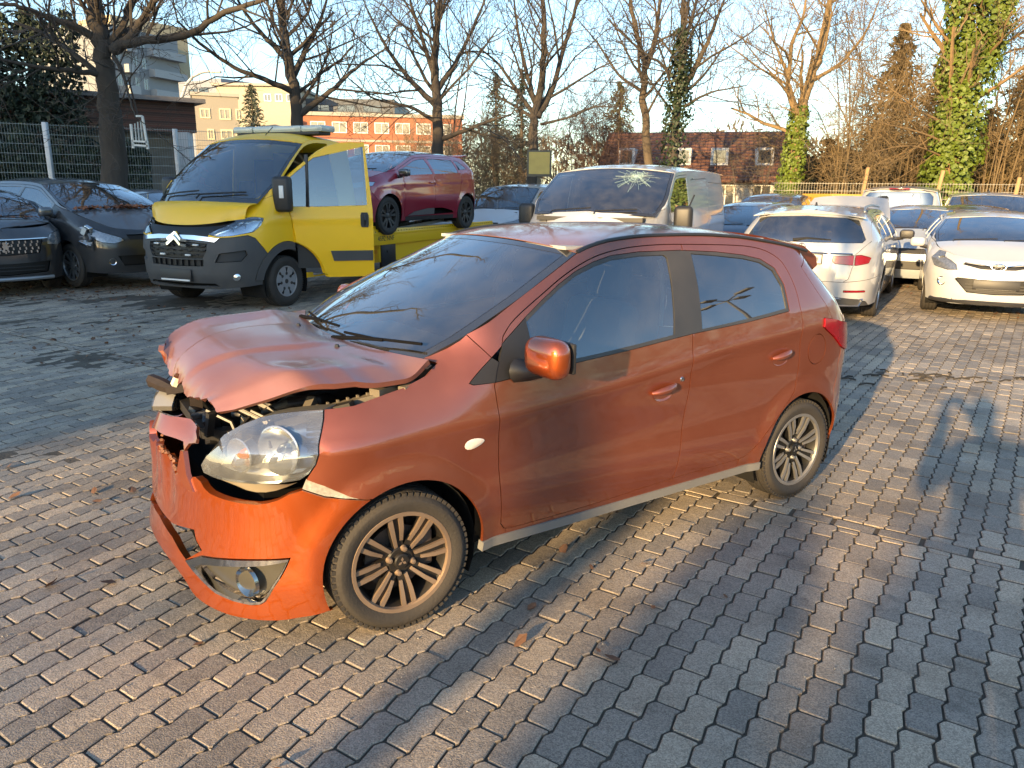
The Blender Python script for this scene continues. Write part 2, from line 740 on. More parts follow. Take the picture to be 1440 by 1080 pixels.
def strip(edge, centre, pw=2.0, crown=None):
    """surface between a left edge curve and the centre line; (s,v): s -1..1, v 0..1; both are functions of v"""
    def f(s, v):
        A, Cn = edge(v), centre(v)
        k = 1 - abs(s) ** pw
        return Vector((A.x + (Cn.x - A.x) * k, A.y * s, A.z + (Cn.z - A.z) * k))
    return f


def curve3(pts):
    fx, fy, fz = (pchip([(p[0], p[i]) for p in pts]) for i in (1, 2, 3))
    return lambda v: Vector((fx(v), fy(v), fz(v)))


def strip_panel(name, f, wid, length, outline, sp, mat, parent, gap=0.002, th=0.012, inset=0.0, warp=None, smooth=40):
    """outline in (s,v) or None for all of it"""
    outline = outline or [(-1, 0), (1, 0), (1, 1), (-1, 1), (-1, 0)]
    pl = [(s * wid, v * length) for s, v in outline]
    net = network([pl], sp)
    cx = sum(p[0] for p in pl[:-1]) / (len(pl) - 1)
    cy = sum(p[1] for p in pl[:-1]) / (len(pl) - 1)
    me = panel_mesh(name, net, region(net, (cx + 0.003, cy + 0.002)), lambda a, b: f(a / wid, b / length), mat, gap, th,
                    inset, warp=warp)
    return link(name, me, parent, smooth)


# ------------------------------------------------------------------ wheels
def wheel_parts(r, w, rr, style, metal, dark, detail=1, dirt_rubber=None):
    """meshes (disc, tyre, rim) with the axle along y, outer face at +y = 0"""
    out = {}
    n = 48 if detail else 28
    rub = dirt_rubber or RUBBER
    b = MB()
    b.lathe([(0.0, -0.10), (rr * 0.62, -0.10), (rr * 0.64, -0.085), (rr * 0.64, -0.075), (0.0, -0.075)], 24)
    b.lathe([(0.0, -0.16), (rr * 0.93, -0.16), (rr * 0.93, -0.155), (0, -0.155)], 24)
    b.box((-rr * 0.5, -0.08, 0.02), (0.09, 0.06, 0.16), ch=0.012)
    out['wheel'] = (b, M('brake_metal', (0.16, 0.13, 0.11), 0.5, 0.7) if False else BRAKE)
    b = MB()
    sw = r - rr
    prof = [(rr - 0.008, -w + 0.02), (rr, -w + 0.006), (rr + sw * 0.4, -w - 0.004), (r - 0.025, -w + 0.008), (r - 0.006, -w + 0.028)]
    ng = 4
    for k in range(ng):
        a0 = lerp(-w + 0.035, -0.035, k / (ng - 1))
        prof += [(r, a0 - 0.014), (r, a0 + 0.014)]
        if k < ng - 1:
            a1 = lerp(-w + 0.035, -0.035, (k + 1) / (ng - 1))
            am = (a0 + a1) / 2
            prof += [(r - 0.008, am - 0.004), (r - 0.008, am + 0.004)]
    prof += [(r - 0.006, -0.022), (r - 0.018, -0.007), (rr + sw * 0.62, 0.004), (rr + sw * 0.55, 0.006), (rr + sw * 0.35, 0.004),
             (rr + 0.006, -0.004), (rr - 0.004, -0.010), (rr - 0.008, -0.02)]
    b.lathe(prof, n)
    if detail:
        for k in range(66):                              # shoulder blocks
            a = 2 * pi * k / 66
            for yy in (-0.016, -w + 0.022):
                b.box(((r - 0.0095) * cos(a), yy, (r - 0.0095) * sin(a)), (0.014, 0.018, 0.017), Matrix.Rotation(-a, 3, 'Y'))
    out['tyre'] = (b, rub)
    b = MB()
    # barrel and lip
    b.m = 1
    b.lathe([(rr - 0.02, -w + 0.03), (rr - 0.03, -0.10), (rr - 0.022, -0.03), (rr - 0.014, -0.016)], n)
    b.m = 0
    b.lathe([(rr - 0.016, -0.018), (rr - 0.012, -0.004), (rr + 0.003, -0.003), (rr + 0.006, -0.009), (rr - 0.003, -0.02)], n)

    def spoke(a, r0, r1, w0, w1, y0, y1, th, da=0.0):
        """tapered bar from radius r0 to r1"""
        def P(rad, ang, y):
            return Vector((rad * cos(ang), y, rad * sin(ang)))
        vs = []
        for rad, ww, y, aa in ((r0, w0, y0, a), ((r0 + r1) / 2, (w0 + w1) / 2, (y0 + y1) / 2 + 0.006, a + da * 0.55), (r1, w1, y1, a + da)):
            t = Vector((-sin(aa), 0, cos(aa)))
            c = P(rad, aa, y)
            vs += [c - t * ww / 2, c + t * ww / 2, c + t * ww / 2 * 0.86 + Vector((0, -th, 0)), c - t * ww / 2 * 0.86 + Vector((0, -th, 0))]
        fs = []
        for i in (0, 1):
            for k in range(4):
                fs.append((i * 4 + k, i * 4 + (k + 1) % 4, i * 4 + 4 + (k + 1) % 4, i * 4 + 4 + k))
        fs += [(3, 2, 1, 0), (8, 9, 10, 11)]
        b.add(vs, fs)
    if style == 'hero':
        b.m = 1
        b.lathe([(0.0, -0.03), (0.05, -0.03), (0.064, -0.045), (0.066, -0.09)], 24)
        for q in range(4):
            base = radians(45 + 90 * q + 14)
            # two broad arms per quadrant, each split in a pair of bars
            for sgn in (-1, 1):
                a = base + sgn * radians(22.5)
                b.m = 1
                spoke(a, 0.05, rr - 0.012, 0.046, 0.056, -0.038, -0.028, 0.028)
                b.m = 0
                for s2 in (-1, 1):
                    spoke(a + s2 * radians(11 if s2 == sgn else 9), 0.060 if s2 != sgn else 0.085, rr - 0.010,
                          0.013, 0.020, -0.027, -0.012, 0.014, da=-s2 * radians(3.5))
            # bridges between the outer pairs near the hub
        b.m = 1
        for q in range(4):
            a = radians(90 * q + 14 + 1)
            b.m = 0
            c = Vector((0.05 * cos(a), -0.027, 0.05 * sin(a)))
            b.lathe([(0, 0.014), (0.0095, 0.012), (0.0115, 0.0), (0.014, -0.006)], 10, Matrix.Translation(c))
        b.m = 1
        b.lathe([(0.0, -0.015), (0.025, -0.016), (0.03, -0.02), (0.032, -0.03)], 24)
        b.m = 0
        for q in range(3):                                # three diamonds
            a = radians(90 + 120 * q)
            t = Vector((cos(a), 0, sin(a)))
            sd = Vector((-sin(a), 0, cos(a)))
            c0 = Vector((0, -0.0135, 0))
            b.add([c0, c0 + t * 0.010 + sd * 0.0058, c0 + t * 0.020, c0 + t * 0.010 - sd * 0.0058], [(0, 1, 2, 3)])
    elif style == 'cover':                                # plastic trim, holes round the rim
        b.m = 0
        b.lathe([(0, -0.012), (0.05, -0.012), (rr * 0.5, -0.02), (rr * 0.62, -0.026)], n)
        for k in range(7):
            a = 2 * pi * k / 7 + 0.3
            spoke(a, rr * 0.3, rr - 0.012, 0.07, rr * 0.62, -0.018, -0.012, 0.012)
        b.m = 1
        b.lathe([(0, -0.006), (0.03, -0.007), (0.034, -0.014)], 16)
        for k in range(7):
            a = 2 * pi * (k + 0.5) / 7 + 0.3
            b.lathe([(0, -0.008), (0.02, -0.008), (0.024, -0.02)], 10, Matrix.Translation((rr * 0.52 * cos(a), 0, rr * 0.52 * sin(a))))
    else:
        ns = 5 if style == 'five' else 10
        b.m = 0
        b.lathe([(0, -0.02), (0.03, -0.02), (0.055, -0.032), (0.07, -0.06)], 20)
        for k in range(ns):
            a = 2 * pi * k / ns + pi / 2
            if ns == 5:
                for s2 in (-1, 1):
                    spoke(a + s2 * 0.2, 0.05, rr - 0.01, 0.03, 0.045, -0.03, -0.012, 0.025, da=s2 * 0.03)
            else:
                spoke(a, 0.05, rr - 0.01, 0.03, 0.034, -0.03, -0.012, 0.025)
    out['rim'] = (b, [metal, dark])
    return out


BRAKE = M('brake_metal', (0.13, 0.10, 0.085), 0.55, 0.6, var=0.3)
_wc = {}


def add_wheel(parent, loc, r, w, rr, style, metal, dark, side=1, steer=0.0, detail=1, roll=0.0):
    """wheel (brake disc) > tyre, rim; loc is the centre of the outer face"""
    key = (r, w, rr, style, metal.name, detail)
    if key not in _wc:
        ms = {}
        for k, (b, mt) in wheel_parts(r, w, rr, style, metal, dark, detail).items():
            o = b.build(k, mt, None, 35, fixn=True)
            ms[k] = o.data
            bpy.data.objects.remove(o)
        _wc[key] = ms
    ms = _wc[key]
    wo = bpy.data.objects.new('wheel', ms['wheel'])
    COL.objects.link(wo)
    wo.parent = parent
    wo.location = loc
    wo.rotation_euler = Euler((0, roll, (0 if side > 0 else pi) + steer))
    for k in ('tyre', 'rim'):
        o = bpy.data.objects.new(k, ms[k])
        COL.objects.link(o)
        o.parent = wo
    return wo


# ------------------------------------------------------------------ interiors
def interior(parent, x0, x1, wdt, z0, zt, dash_x, seats, wheel_side=1, sp_mat=None):
    """seats: list of (x, y); dash at dash_x; all below the glass line"""
    b = MB()
    b.box(((x0 + x1) / 2, 0, z0), (x0 - x1, wdt, 0.06))
    b.build('cabin_floor', DARK, parent)
    b = MB()
    b.box((dash_x, 0, zt - 0.10), (0.40, wdt, 0.2), ch=0.06)
    b.box((dash_x + 0.02, 0, zt - 0.33), (0.3, wdt, 0.36), ch=0.03)
    b.build('dashboard', BLACK, parent)
    for (x, y) in seats:
        b = MB()
        b.box((x + 0.05, y, z0 + 0.22), (0.5, 0.46, 0.18), ch=0.06)
        b.box((x - 0.24, y, z0 + 0.56), (0.16, 0.44, 0.62), (0, -0.22, 0), ch=0.06)
        b.box((x - 0.33, y, z0 + 0.96), (0.10, 0.26, 0.19), (0, -0.15, 0), ch=0.04)
        b.tube([(x - 0.30, y - 0.07, z0 + 0.82), (x - 0.32, y - 0.07, z0 + 0.9)], 0.007, 6)
        b.tube([(x - 0.30, y + 0.07, z0 + 0.82), (x - 0.32, y + 0.07, z0 + 0.9)], 0.007, 6)
        b.build('seat', sp_mat or SEAT, parent)
    b = MB()
    c = Vector((dash_x - 0.28, 0.36 * wheel_side, zt - 0.06))
    ring = []
    for k in range(25):
        a = 2 * pi * k / 24
        ring.append(c + Vector((-0.08 * sin(a), 0.18 * cos(a), 0.165 * sin(a))))
    b.tube(ring, 0.014, 8, cap=False)
    b.tube([c + Vector((0, -0.17, 0)), c, c + Vector((0, 0.17, 0))], 0.016, 6)
    b.tube([c, c + Vector((0.2, 0, -0.08))], 0.03, 8)
    b.build('steering_wheel', BLACK, parent)


def mirror_part(parent, x, y, z, side, capmat, base=(0.05, 0.0), size=(0.13, 0.22, 0.145)):
    """door mirror housing with its glass and foot"""
    b = MB()
    pts = []
    bm = bmesh.new()
    bmesh.ops.create_cube(bm, size=1)
    bmesh.ops.scale(bm, vec=size, verts=bm.verts)
    bmesh.ops.bevel(bm, geom=bm.edges[:], offset=min(size) * 0.42, segments=4, affect='EDGES', profile=0.5)
    for v in bm.verts:
        v.co.x *= 1.0 - 0.25 * (v.co.y * side / size[1] + 0.5)
    bm.verts.index_update()
    b.add([v.co + Vector((x, y + side * size[1] / 2, z)) for v in bm.verts], [tuple(q.index for q in f.verts) for f in bm.faces])
    bm.free()
    mo = b.build('mirror', capmat, parent, 50)
    b = MB()
    b.box((x - size[0] * 0.47, y + side * size[1] / 2, z), (0.02, size[1] * 0.82, size[2] * 0.78), ch=0.008)
    b.tube([(x + 0.01, y - side * 0.05, z - size[2] * 0.55), (x, y + side * 0.06, z - size[2] * 0.42)], 0.028, 8)
    b.build('mirror_back', BLACK, mo)
    return mo
# ------------------------------------------------------------------ the wrecked orange hatchback
def sstep(a, b, x):
    t = max(0.0, min(1.0, (x - a) / (b - a)))
    return t * t * (3 - 2 * t)


_zsh = pchip([(-1.9, 0.985), (-1.11, 0.97), (-0.96, 0.96), (-0.59, 0.935), (-0.28, 0.90), (0.08, 0.855), (0.48, 0.82), (0.71, 0.80), (1.0, 0.785), (1.5, 0.77), (2.0, 0.76)])
_zbt = pchip([(-1.9, 1.11), (-1.1, 1.085), (-0.67, 1.06), (-0.2, 1.03), (0.28, 0.99), (0.6, 0.965), (0.9, 0.955), (1.1, 0.98), (2.0, 0.90)])
_zft = pchip([(0.9, 1.05), (1.05, 1.0), (1.2, 0.965), (1.5, 0.915), (1.8, 0.83)])
_wlo = pchip([(0.1, 0.755), (0.24, 0.785), (0.29, 0.793), (0.40, 0.815), (0.45, 0.818), (0.60, 0.810), (0.80, 0.824), (1.0, 0.829)])


def hero_W(x, z):
    zs, zb = _zsh(x), _zbt(x)
    y = _wlo(min(z, 0.8))
    f = sstep(1.25, 0.8, x)                                  # the door creases fade out over the front fender
    y = lerp(0.822 - 0.03 * max(0, 0.45 - z) ** 1.0, y, f)
    y += 0.006 * f * exp(-((z - zs) / 0.034) ** 2)           # shoulder line
    y += (0.830 - _wlo(0.8)) * sstep(-0.03, 0.03, z - zs)
    y -= 0.16 * 0.016 * math.log(1 + exp(min(30, (min(z, zb) - zs) / 0.016)))
    if z > zb:
        h = z - zb
        y -= 0.35 * h + 0.32 * h * h
    if x > 0.75 and z > 0.8:
        k = sstep(0.75, 1.05, x)
        t = max(0, (z - (_zft(x) - 0.20)) / 0.20)
        y -= k * 0.085 * min(1.2, t) ** 2.2
    for cx in (1.225, -1.225):                               # arch lips
        d = hypot(x - cx, z - 0.287)
        y += 0.007 * exp(-((d - 0.345) / 0.03) ** 2) * (1 if z > 0.12 else 0) + 0.009 * (1 - sstep(0.385, 0.425, d))
    if x < -1.0:
        y -= 0.02 * sstep(-1.0, -1.5, x) * max(0, z - 0.6)
    return y


HB = Body([(0.08, 1.95), (0.16, 1.965), (0.26, 1.968), (0.36, 1.945), (0.5, 1.942), (0.62, 1.948), (0.72, 1.93), (0.82, 1.885), (0.95, 1.80), (1.1, 1.7)],
          [(0.15, -1.76), (0.3, -1.82), (0.55, -1.875), (0.75, -1.87), (0.9, -1.85), (1.05, -1.76), (1.2, -1.59), (1.36, -1.38), (1.5, -1.27)],
          hero_W, 1.25, -1.15, 2.4, 3.6)
ORANGE = paint('orange_metallic_paint', (0.31, 0.066, 0.018), metal=0.8, dust=0.24, rough=0.48, dustcol=(0.30, 0.21, 0.17), coatr=0.05)
ORANGE_CLEAN_LIT = paint('orange_metallic_paint_clean_lit', (0.40, 0.070, 0.0015), metal=0.7, dust=0.05, rough=0.45)  # cleaner copy; sunlight on bumper and mirror put into its colour
SILLGREY = M('sill_plastic', (0.16, 0.165, 0.17), 0.5, dust=0.5, var=0.15)
RAWEDGE = M('torn_plastic', (0.26, 0.12, 0.07), 0.8, var=0.4, vscale=40)
WIPER = M('wiper_rubber', (0.006, 0.006, 0.007), 0.9, spec=0.1)
HEROLENS = glass('hazy_lamp_lens', (0.92, 0.94, 0.95), dirt=0.09, dirtcol=(0.62, 0.62, 0.6))
LAMPSILVER = M('lamp_silver', (0.50, 0.52, 0.54), 0.22, 0.7, var=0.06)
FRIT = M('black_glass_border', (0.012, 0.014, 0.018), 0.08, coat=1.0, dust=0.12)
BPILLAR = M('pillar_vinyl', (0.022, 0.023, 0.025), 0.35, dust=0.25)
HEROALLOY = M('dusty_sunlit_alloy', (0.30, 0.215, 0.155), 0.42, 0.75, var=0.2, dust=0.55, dustcol=(0.34, 0.25, 0.17))  # dusty alloy with the bronze cast of the sun put into its colour
WELL = M('wheel_arch_liner', (0.012, 0.012, 0.012), 0.95, var=0.4, vscale=14, spec=0.2)
STEEL = M('bare_steel', (0.34, 0.33, 0.31), 0.45, 0.8, var=0.3, vscale=12, dust=0.4)
BEIGE = M('bracket_plastic', (0.42, 0.37, 0.27), 0.6, var=0.2)
CATFOIL = M('wedge_foil', (0.42, 0.40, 0.35), 0.45, 0.3, var=0.6, vscale=90)


def hero():
    car = empty('wrecked_car', (0.1418, 4.09, 0), radians(214.5),
                'dusty orange hatchback with a crumpled raised bonnet and torn front bumper', 'car')
    B = HB
    L = B.line
    U = B.U
    lines = []
    add = lines.append
    # ---- front
    add([(0, 0.26), (0, 0.637)])
    bottom = smoothline([(0, 0.26), (0.13, 0.26), (0.25, 0.245), (0.34, 0.215), (0.41, 0.165), (0.54, 0.140), (0.68, 0.134), (0.83, 0.141), (1.0, 0.176)], 4)
    archF = L(arc(1.205, 0.29, 0.337, -20, 194, 40))
    bottom.append(archF[0])
    add(bottom); add(archF)
    torn = [(0, 0.637), (0.03, 0.652), (0.06, 0.635), (0.10, 0.65), (0.137, 0.636), (0.17, 0.652), (0.2, 0.634), (0.25, 0.645), (0.27, 0.625), (0.30, 0.632), (0.34, 0.602), (0.391, 0.593)]
    add(torn)
    cut = [(0.391, 0.593), (0.40, 0.625), (0.425, 0.655), (0.444, 0.661), (0.481, 0.650), (0.50, 0.63), (0.527, 0.614), (0.57, 0.606), (0.617, 0.601), (0.67, 0.598),
           (0.733, 0.598), (0.775, 0.606), (0.813, 0.618), (0.85, 0.638), (0.901, 0.654), (0.985, 0.619), (1.095, 0.600), (1.20, 0.580)]
    add(cut)
    add([(0.901, 0.654), (0.914, 0.690), (0.981, 0.661), (1.067, 0.613), (1.10, 0.6005), (1.20, 0.583)])
    head = [(0.479, 0.71), (0.499, 0.748), (0.573, 0.821), (0.645, 0.858), (0.722, 0.886), (0.785, 0.900), (0.849, 0.908), (0.92, 0.914), (0.982, 0.917), (0.977, 0.886), (0.957, 0.821), (0.945, 0.743),
            (0.924, 0.712), (0.892, 0.691), (0.815, 0.679), (0.73, 0.673), (0.648, 0.672), (0.569, 0.674), (0.50, 0.684), (0.479, 0.71)]
    add(head)
    add([(0.945, 0.743), (0.914, 0.690)])
    mouth = [(0, 0.395), (0.194, 0.397), (0.306, 0.417), (0.401, 0.434), (0.411, 0.396), (0.445, 0.365), (0.353, 0.304), (0.2, 0.345), (0, 0.36)]
    add(mouth)
    bez = smoothline([(0.45, 0.343), (0.662, 0.374), (0.842, 0.391)], 5) + [(0.806, 0.307), (0.772, 0.245), (0.754, 0.218), (0.735, 0.205), (0.699, 0.198), (0.622, 0.204), (0.541, 0.219), (0.449, 0.265), (0.355, 0.299), (0.45, 0.343)]
    add(bez)
    bin_ = [(0.465, 0.313), (0.56, 0.328), (0.66, 0.344), (0.74, 0.357), (0.828, 0.376), (0.795, 0.305), (0.762, 0.245), (0.738, 0.220), (0.69, 0.212), (0.62, 0.219), (0.55, 0.236), (0.465, 0.277), (0.43, 0.295), (0.465, 0.313)]
    add(bin_)
    # ---- fender, pillars, rail
    fend = L([(1.40, 0.917), (1.3, 0.938), (1.17, 0.962), (1.07, 0.992), (1.0, 1.03), (1.04, 1.045)])
    fend[0] = (0.982, 0.917)
    add(fend)
    pil = L([(1.04, 1.045), (0.85, 1.142), (0.637, 1.242), (0.42, 1.340), (0.24, 1.422)], 5)
    rail = L([(0.24, 1.422), (0.14, 1.449), (0.03, 1.467), (-0.2, 1.481), (-0.45, 1.480), (-0.78, 1.462), (-1.02, 1.430), (-1.15, 1.408), (-1.30, 1.375)], 4)
    add(pil); add(rail)
    add(L([(0.88, 1.145), (0.80, 1.045), (0.74, 1.0)]))
    door_f = L([(0.745, 1.075), (0.79, 0.99), (0.81, 0.94), (0.80, 0.8), (0.79, 0.59), (0.78, 0.40), (0.775, 0.34), (0.755, 0.312), (0.72, 0.303)])
    add(door_f)
    top = L([(0.745, 1.075), (0.735, 1.10), (0.72, 1.125), (0.65, 1.180), (0.49, 1.263), (0.33, 1.340), (0.16, 1.400), (-0.01, 1.430), (-0.18, 1.441), (-0.38, 1.440), (-0.76, 1.424), (-0.93, 1.40), (-1.03, 1.355),
             (-1.075, 1.30), (-1.105, 1.2), (-1.11, 1.1), (-1.122, 1.02), (-1.112, 0.95), (-1.122, 0.80), (-1.122, 0.71), (-1.10, 0.64), (-1.01, 0.555), (-0.89, 0.45), (-0.83, 0.385), (-0.78, 0.345), (-0.72, 0.332)], 4)
    add(top)
    add(L([(0.72, 0.303), (0.3, 0.305), (-0.22, 0.325), (-0.72, 0.332)], 4))
    bg_ = L([(-0.387, 1.45), (-0.36, 1.3), (-0.315, 1.09), (-0.30, 1.02), (-0.292, 0.90), (-0.285, 0.75), (-0.27, 0.60), (-0.255, 0.45), (-0.233, 0.31)], 4)
    add(bg_)
    # windows
    tri = L([(0.733, 1.089), (0.90, 0.970), (0.915, 0.958), (0.90, 0.951), (0.79, 0.950)])
    add(tri)
    fo = L([(0.75, 1.083), (0.728, 1.098), (0.60, 1.180), (0.5, 1.238), (0.39, 1.297), (0.28, 1.346), (0.17, 1.380), (0.06, 1.403), (-0.11, 1.414), (-0.395, 1.413)])
    add(fo)
    add(L([(0.83, 0.948), (0.6, 0.970), (0.38, 0.984), (0.07, 1.006), (-0.19, 1.030), (-0.32, 1.041)]))
    gF = L([(0.60, 1.163), (0.5, 1.222), (0.39, 1.281), (0.28, 1.330), (0.17, 1.363), (0.06, 1.387), (-0.11, 1.398), (-0.255, 1.397), (-0.270, 1.385), (-0.252, 1.28), (-0.215, 1.13), (-0.19, 1.046), (0.07, 1.022), (0.28, 1.006), (0.38, 1.0), (0.60, 0.986), (0.60, 1.163)])
    add(gF)
    add(L([(0.60, 1.163), (0.60, 1.195)])); add(L([(0.60, 0.986), (0.60, 0.960)]))
    ro = L([(-0.365, 1.413), (-0.6, 1.398), (-0.78, 1.377), (-0.90, 1.352), (-0.985, 1.305), (-1.022, 1.22), (-1.018, 1.09), (-0.85, 1.075), (-0.67, 1.060), (-0.285, 1.039)])
    add(ro)
    gR = L([(-0.43, 1.397), (-0.6, 1.382), (-0.78, 1.361), (-0.89, 1.338), (-0.968, 1.295), (-1.005, 1.215), (-1.002, 1.105), (-0.85, 1.090), (-0.67, 1.075), (-0.372, 1.055), (-0.385, 1.12), (-0.41, 1.25), (-0.43, 1.397)])
    add(gR)
    # sill
    archR = L(arc(-1.225, 0.285, 0.338, -12, 188, 40))
    add(archR)
    add(L([(0.745, 0.315), (0.745, 0.27)])); add(L([(-0.72, 0.34), (-0.72, 0.27)]))
    add(L([(0.90, 0.243), (0.4, 0.240), (-0.92, 0.243)]))
    add(L([(0.90, 0.284), (0.4, 0.282), (-0.92, 0.284)]))
    # rear
    add([(archR[-1][0], archR[-1][1]), (4.25, 0.24), (4.6, 0.26), (U, 0.27)])
    tl = [(3.854, 1.028), (3.95, 1.015), (4.05, 0.992), (4.16, 0.975), (4.24, 0.955), (4.22, 0.85), (4.16, 0.81), (4.063, 0.838), (3.95, 0.915), (3.829, 0.981), (3.854, 1.028)]
    add(tl)
    add([(4.063, 0.838), (4.041, 0.75), (4.055, 0.656), (4.02, 0.56), (3.965, 0.49), (3.92, 0.43)])
    gate = [(rail[-1][0], rail[-1][1]), (3.80, 1.30), (3.87, 1.18), (3.925, 1.08), (3.95, 1.015)]
    add(gate)
    add([(4.16, 0.81), (4.2, 0.72), (4.6, 0.70), (U, 0.70)])
    add([(rail[-1][0], rail[-1][1]), (4.1, 1.388), (U, 1.405)])
    add([(U, 0.27), (U, 1.405)])
    rw = [(U, 1.36), (4.3, 1.345), (4.02, 1.31), (4.06, 1.12), (4.12, 1.02), (4.5, 0.99), (U, 0.985)]
    add(rw)
    add(smoothline([(3.79 + 0.083 * cos(a * pi / 8), 0.862 + 0.083 * sin(a * pi / 8)) for a in range(16)], 3, True))
    soft = [B.pt((x, _zsh(x) + dz)) for x in [0.85 - 0.016 * k for k in range(124)] for dz in (0.0, 0.014, -0.016, 0.036, -0.042)]
    net = network(lines, 0.032, (0, 0.1, U, 1.5), soft)
    P = B.P
    keep = lambda p: p.x < 1e-4 or p.x > U - 1e-4

    def rg(name, seed, mat, inset=0.0, gap=0.0022, th=0.014, both=True, join=False, smooth=40, warp=None):
        t = region(net, seed)
        me = panel_mesh(name, net, t, P, mat, gap, th, inset, 'join' if join else None, keep if join else None, warp)
        if not me: return None
        o = link(name, me, car, smooth)
        if both and not join:
            me2 = panel_mesh(name, net, t, P, mat, gap, th, inset, 'flip', None, None)
            o2 = link(name, me2, car, smooth)
            return o, o2
        return o

    def sd(x, z): return (B.ux(x, z), z)

    def bwarp(p):                                            # torn bumper: slightly pushed and twisted near the middle
        k = exp(-((p.y - 0.1) / 0.22) ** 2) * sstep(0.35, 0.65, p.z)
        return Vector((p.x - 0.035 * k + 0.008 * sin(p.y * 31) * k, p.y, p.z + 0.012 * k * sin(p.y * 23)))
    bump = rg('front_bumper', (0.7, 0.5), ORANGE_CLEAN_LIT, join=True, th=0.03, warp=bwarp)
    bump['label'] = 'bright orange front bumper with a torn upper edge'
    rg('fog_lamp_bezel', (0.55, 0.335), CHROME, inset=-0.006, th=0.03)
    rg('fog_lamp_recess', (0.6, 0.28), M('satin_grey_plastic', (0.075, 0.072, 0.062), 0.28, 0.3), inset=0.04, th=0.0)
    rg('mouth_grille', (0.3, 0.37), DARK, inset=0.08, th=0.0, join=True)
    rg('fender', sd(1.2, 0.75), ORANGE, gap=0.0015)
    pr = rg('body_side', sd(-0.3, 1.46), ORANGE)             # A-pillar, rail and quarter in one pressing
    rg('front_door', sd(0.3, 0.7), ORANGE)
    rg('front_door_frame', sd(0.06, 1.412), ORANGE)
    rg('rear_door', sd(-0.7, 0.7), ORANGE)
    rg('front_door_window_frame', sd(-0.285, 1.2), BPILLAR, gap=0.0, inset=0.002, th=0.01)
    rg('rear_door_window_frame', sd(-0.36, 1.2), BPILLAR, gap=0.0, inset=0.002, th=0.01)
    rg('mirror_sail', sd(0.69, 1.03), BLACK, gap=0.001)
    rg('fender_corner_trim', sd(0.84, 0.98), BLACK, gap=0.001, inset=-0.003)
    rg('front_door_window', sd(0.2, 1.2), GLASS, gap=0.0, inset=0.007, th=0.0)
    rg('rear_door_window', sd(-0.7, 1.2), TINT, gap=0.0, inset=0.007, th=0.0)
    rg('rocker_panel', sd(0.2, 0.294), ORANGE, gap=0.001)
    rg('sill_trim', sd(0.2, 0.262), SILLGREY, gap=0.0, inset=-0.008, th=0.03)
    tlo = rg('tail_lamp', (4.05, 0.93), REDLENS, gap=0.002, inset=-0.010, th=0.03)
    rg('rear_bumper', (4.5, 0.5), ORANGE, join=True)
    rg('tailgate', (4.5, 0.85), ORANGE, join=True)
    rg('rear_window', (4.5, 1.2), TINT, join=True, inset=0.004, th=0.0)
    rg('fuel_flap', (3.79, 0.862), ORANGE, both=False)
    # the light metal wedge between bumper and fender
    rg('fender_bracket', (0.95, 0.655), CATFOIL, gap=0, inset=0.012, th=0.0)
    # inner skin so that joints read dark
    L2 = [L([(0.9, 0.27), (0.9, 0.93), (-0.8, 0.95), (-0.8, 0.27), (0.9, 0.27)])]
    n2 = network(L2, 0.09)
    t2 = region(n2, sd(0.0, 0.6))
    for mm in (None, 'flip'):
        link('inner_door_skin', panel_mesh('inner_door_skin', n2, t2, P, DARK, 0, 0, 0.03, mm), car)

    # ---- windshield and roof
    def side_pt(x, z): return Vector((x, hero_W(x, z), z))
    A = [(1.04, 1.045), (0.85, 1.142), (0.637, 1.242), (0.42, 1.340), (0.24, 1.422)]
    eA = curve3([(i / 4, *side_pt(x, z)) for i, (x, z) in enumerate(A)])
    cA = curve3([(0, 1.175, 0, 1.035), (0.25, 0.985, 0, 1.143), (0.5, 0.775, 0, 1.255), (0.75, 0.555, 0, 1.36), (1, 0.335, 0, 1.464)])
    fw = strip(eA, cA, 2.4)
    wid, ln = 0.65, 0.93
    ol = [(-1, 0), (1, 0), (1, 1), (-1, 1), (-1, 0)]
    il = [(-0.925, 0.05), (0.925, 0.05), (0.925, 0.955), (-0.925, 0.955), (-0.925, 0.05)]
    wn = network([[(s * wid, v * ln) for s, v in o] for o in (ol, il)], 0.05)
    wm = lambda a, b: fw(a / wid, b / ln)
    link('windshield_border', panel_mesh('windshield_border', wn, region(wn, (0.97 * wid, 0.5 * ln)), wm, FRIT, 0.003, 0.01, 0.002), car)
    link('windshield', panel_mesh('windshield', wn, region(wn, (0.01, 0.5 * ln)), wm, GLASS, 0.0, 0.0, 0.0025), car)
    Rr = [(0.24, 1.422), (0.14, 1.449), (0.03, 1.467), (-0.2, 1.481), (-0.45, 1.480), (-0.78, 1.462), (-1.02, 1.430), (-1.15, 1.408), (-1.30, 1.375)]
    eR = curve3([((0.24 - x) / 1.54, *side_pt(x, z)) for x, z in Rr])
    cR = curve3([(0, 0.325, 0, 1.467), (0.1, 0.17, 0, 1.488), (0.25, -0.07, 0, 1.508), (0.45, -0.40, 0, 1.517), (0.65, -0.75, 0, 1.507), (0.85, -1.1, 0, 1.470), (1, -1.42, 0, 1.425)])
    fr = strip(eR, cR, 2.4)
    strip_panel('roof', fr, 0.62, 1.7, None, 0.05, M('dusty_orange_roof', (0.24, 0.085, 0.06), 0.5, 0.3, 0.8, var=0.08, vscale=3, dust=0.45, dustcol=(0.33, 0.25, 0.24)), car, gap=0.002, th=0.004)
    for sg in (1, -1):
        b = MB()
        b.tube([Vector((p.x, p.y * sg, p.z + 0.004)) for p in (eR(i / 24) for i in range(25))], 0.009, 6)
        b.build('roof_drip_moulding', BLACK, car)
    # spoiler lip above the rear window
    b = MB()
    secs = []
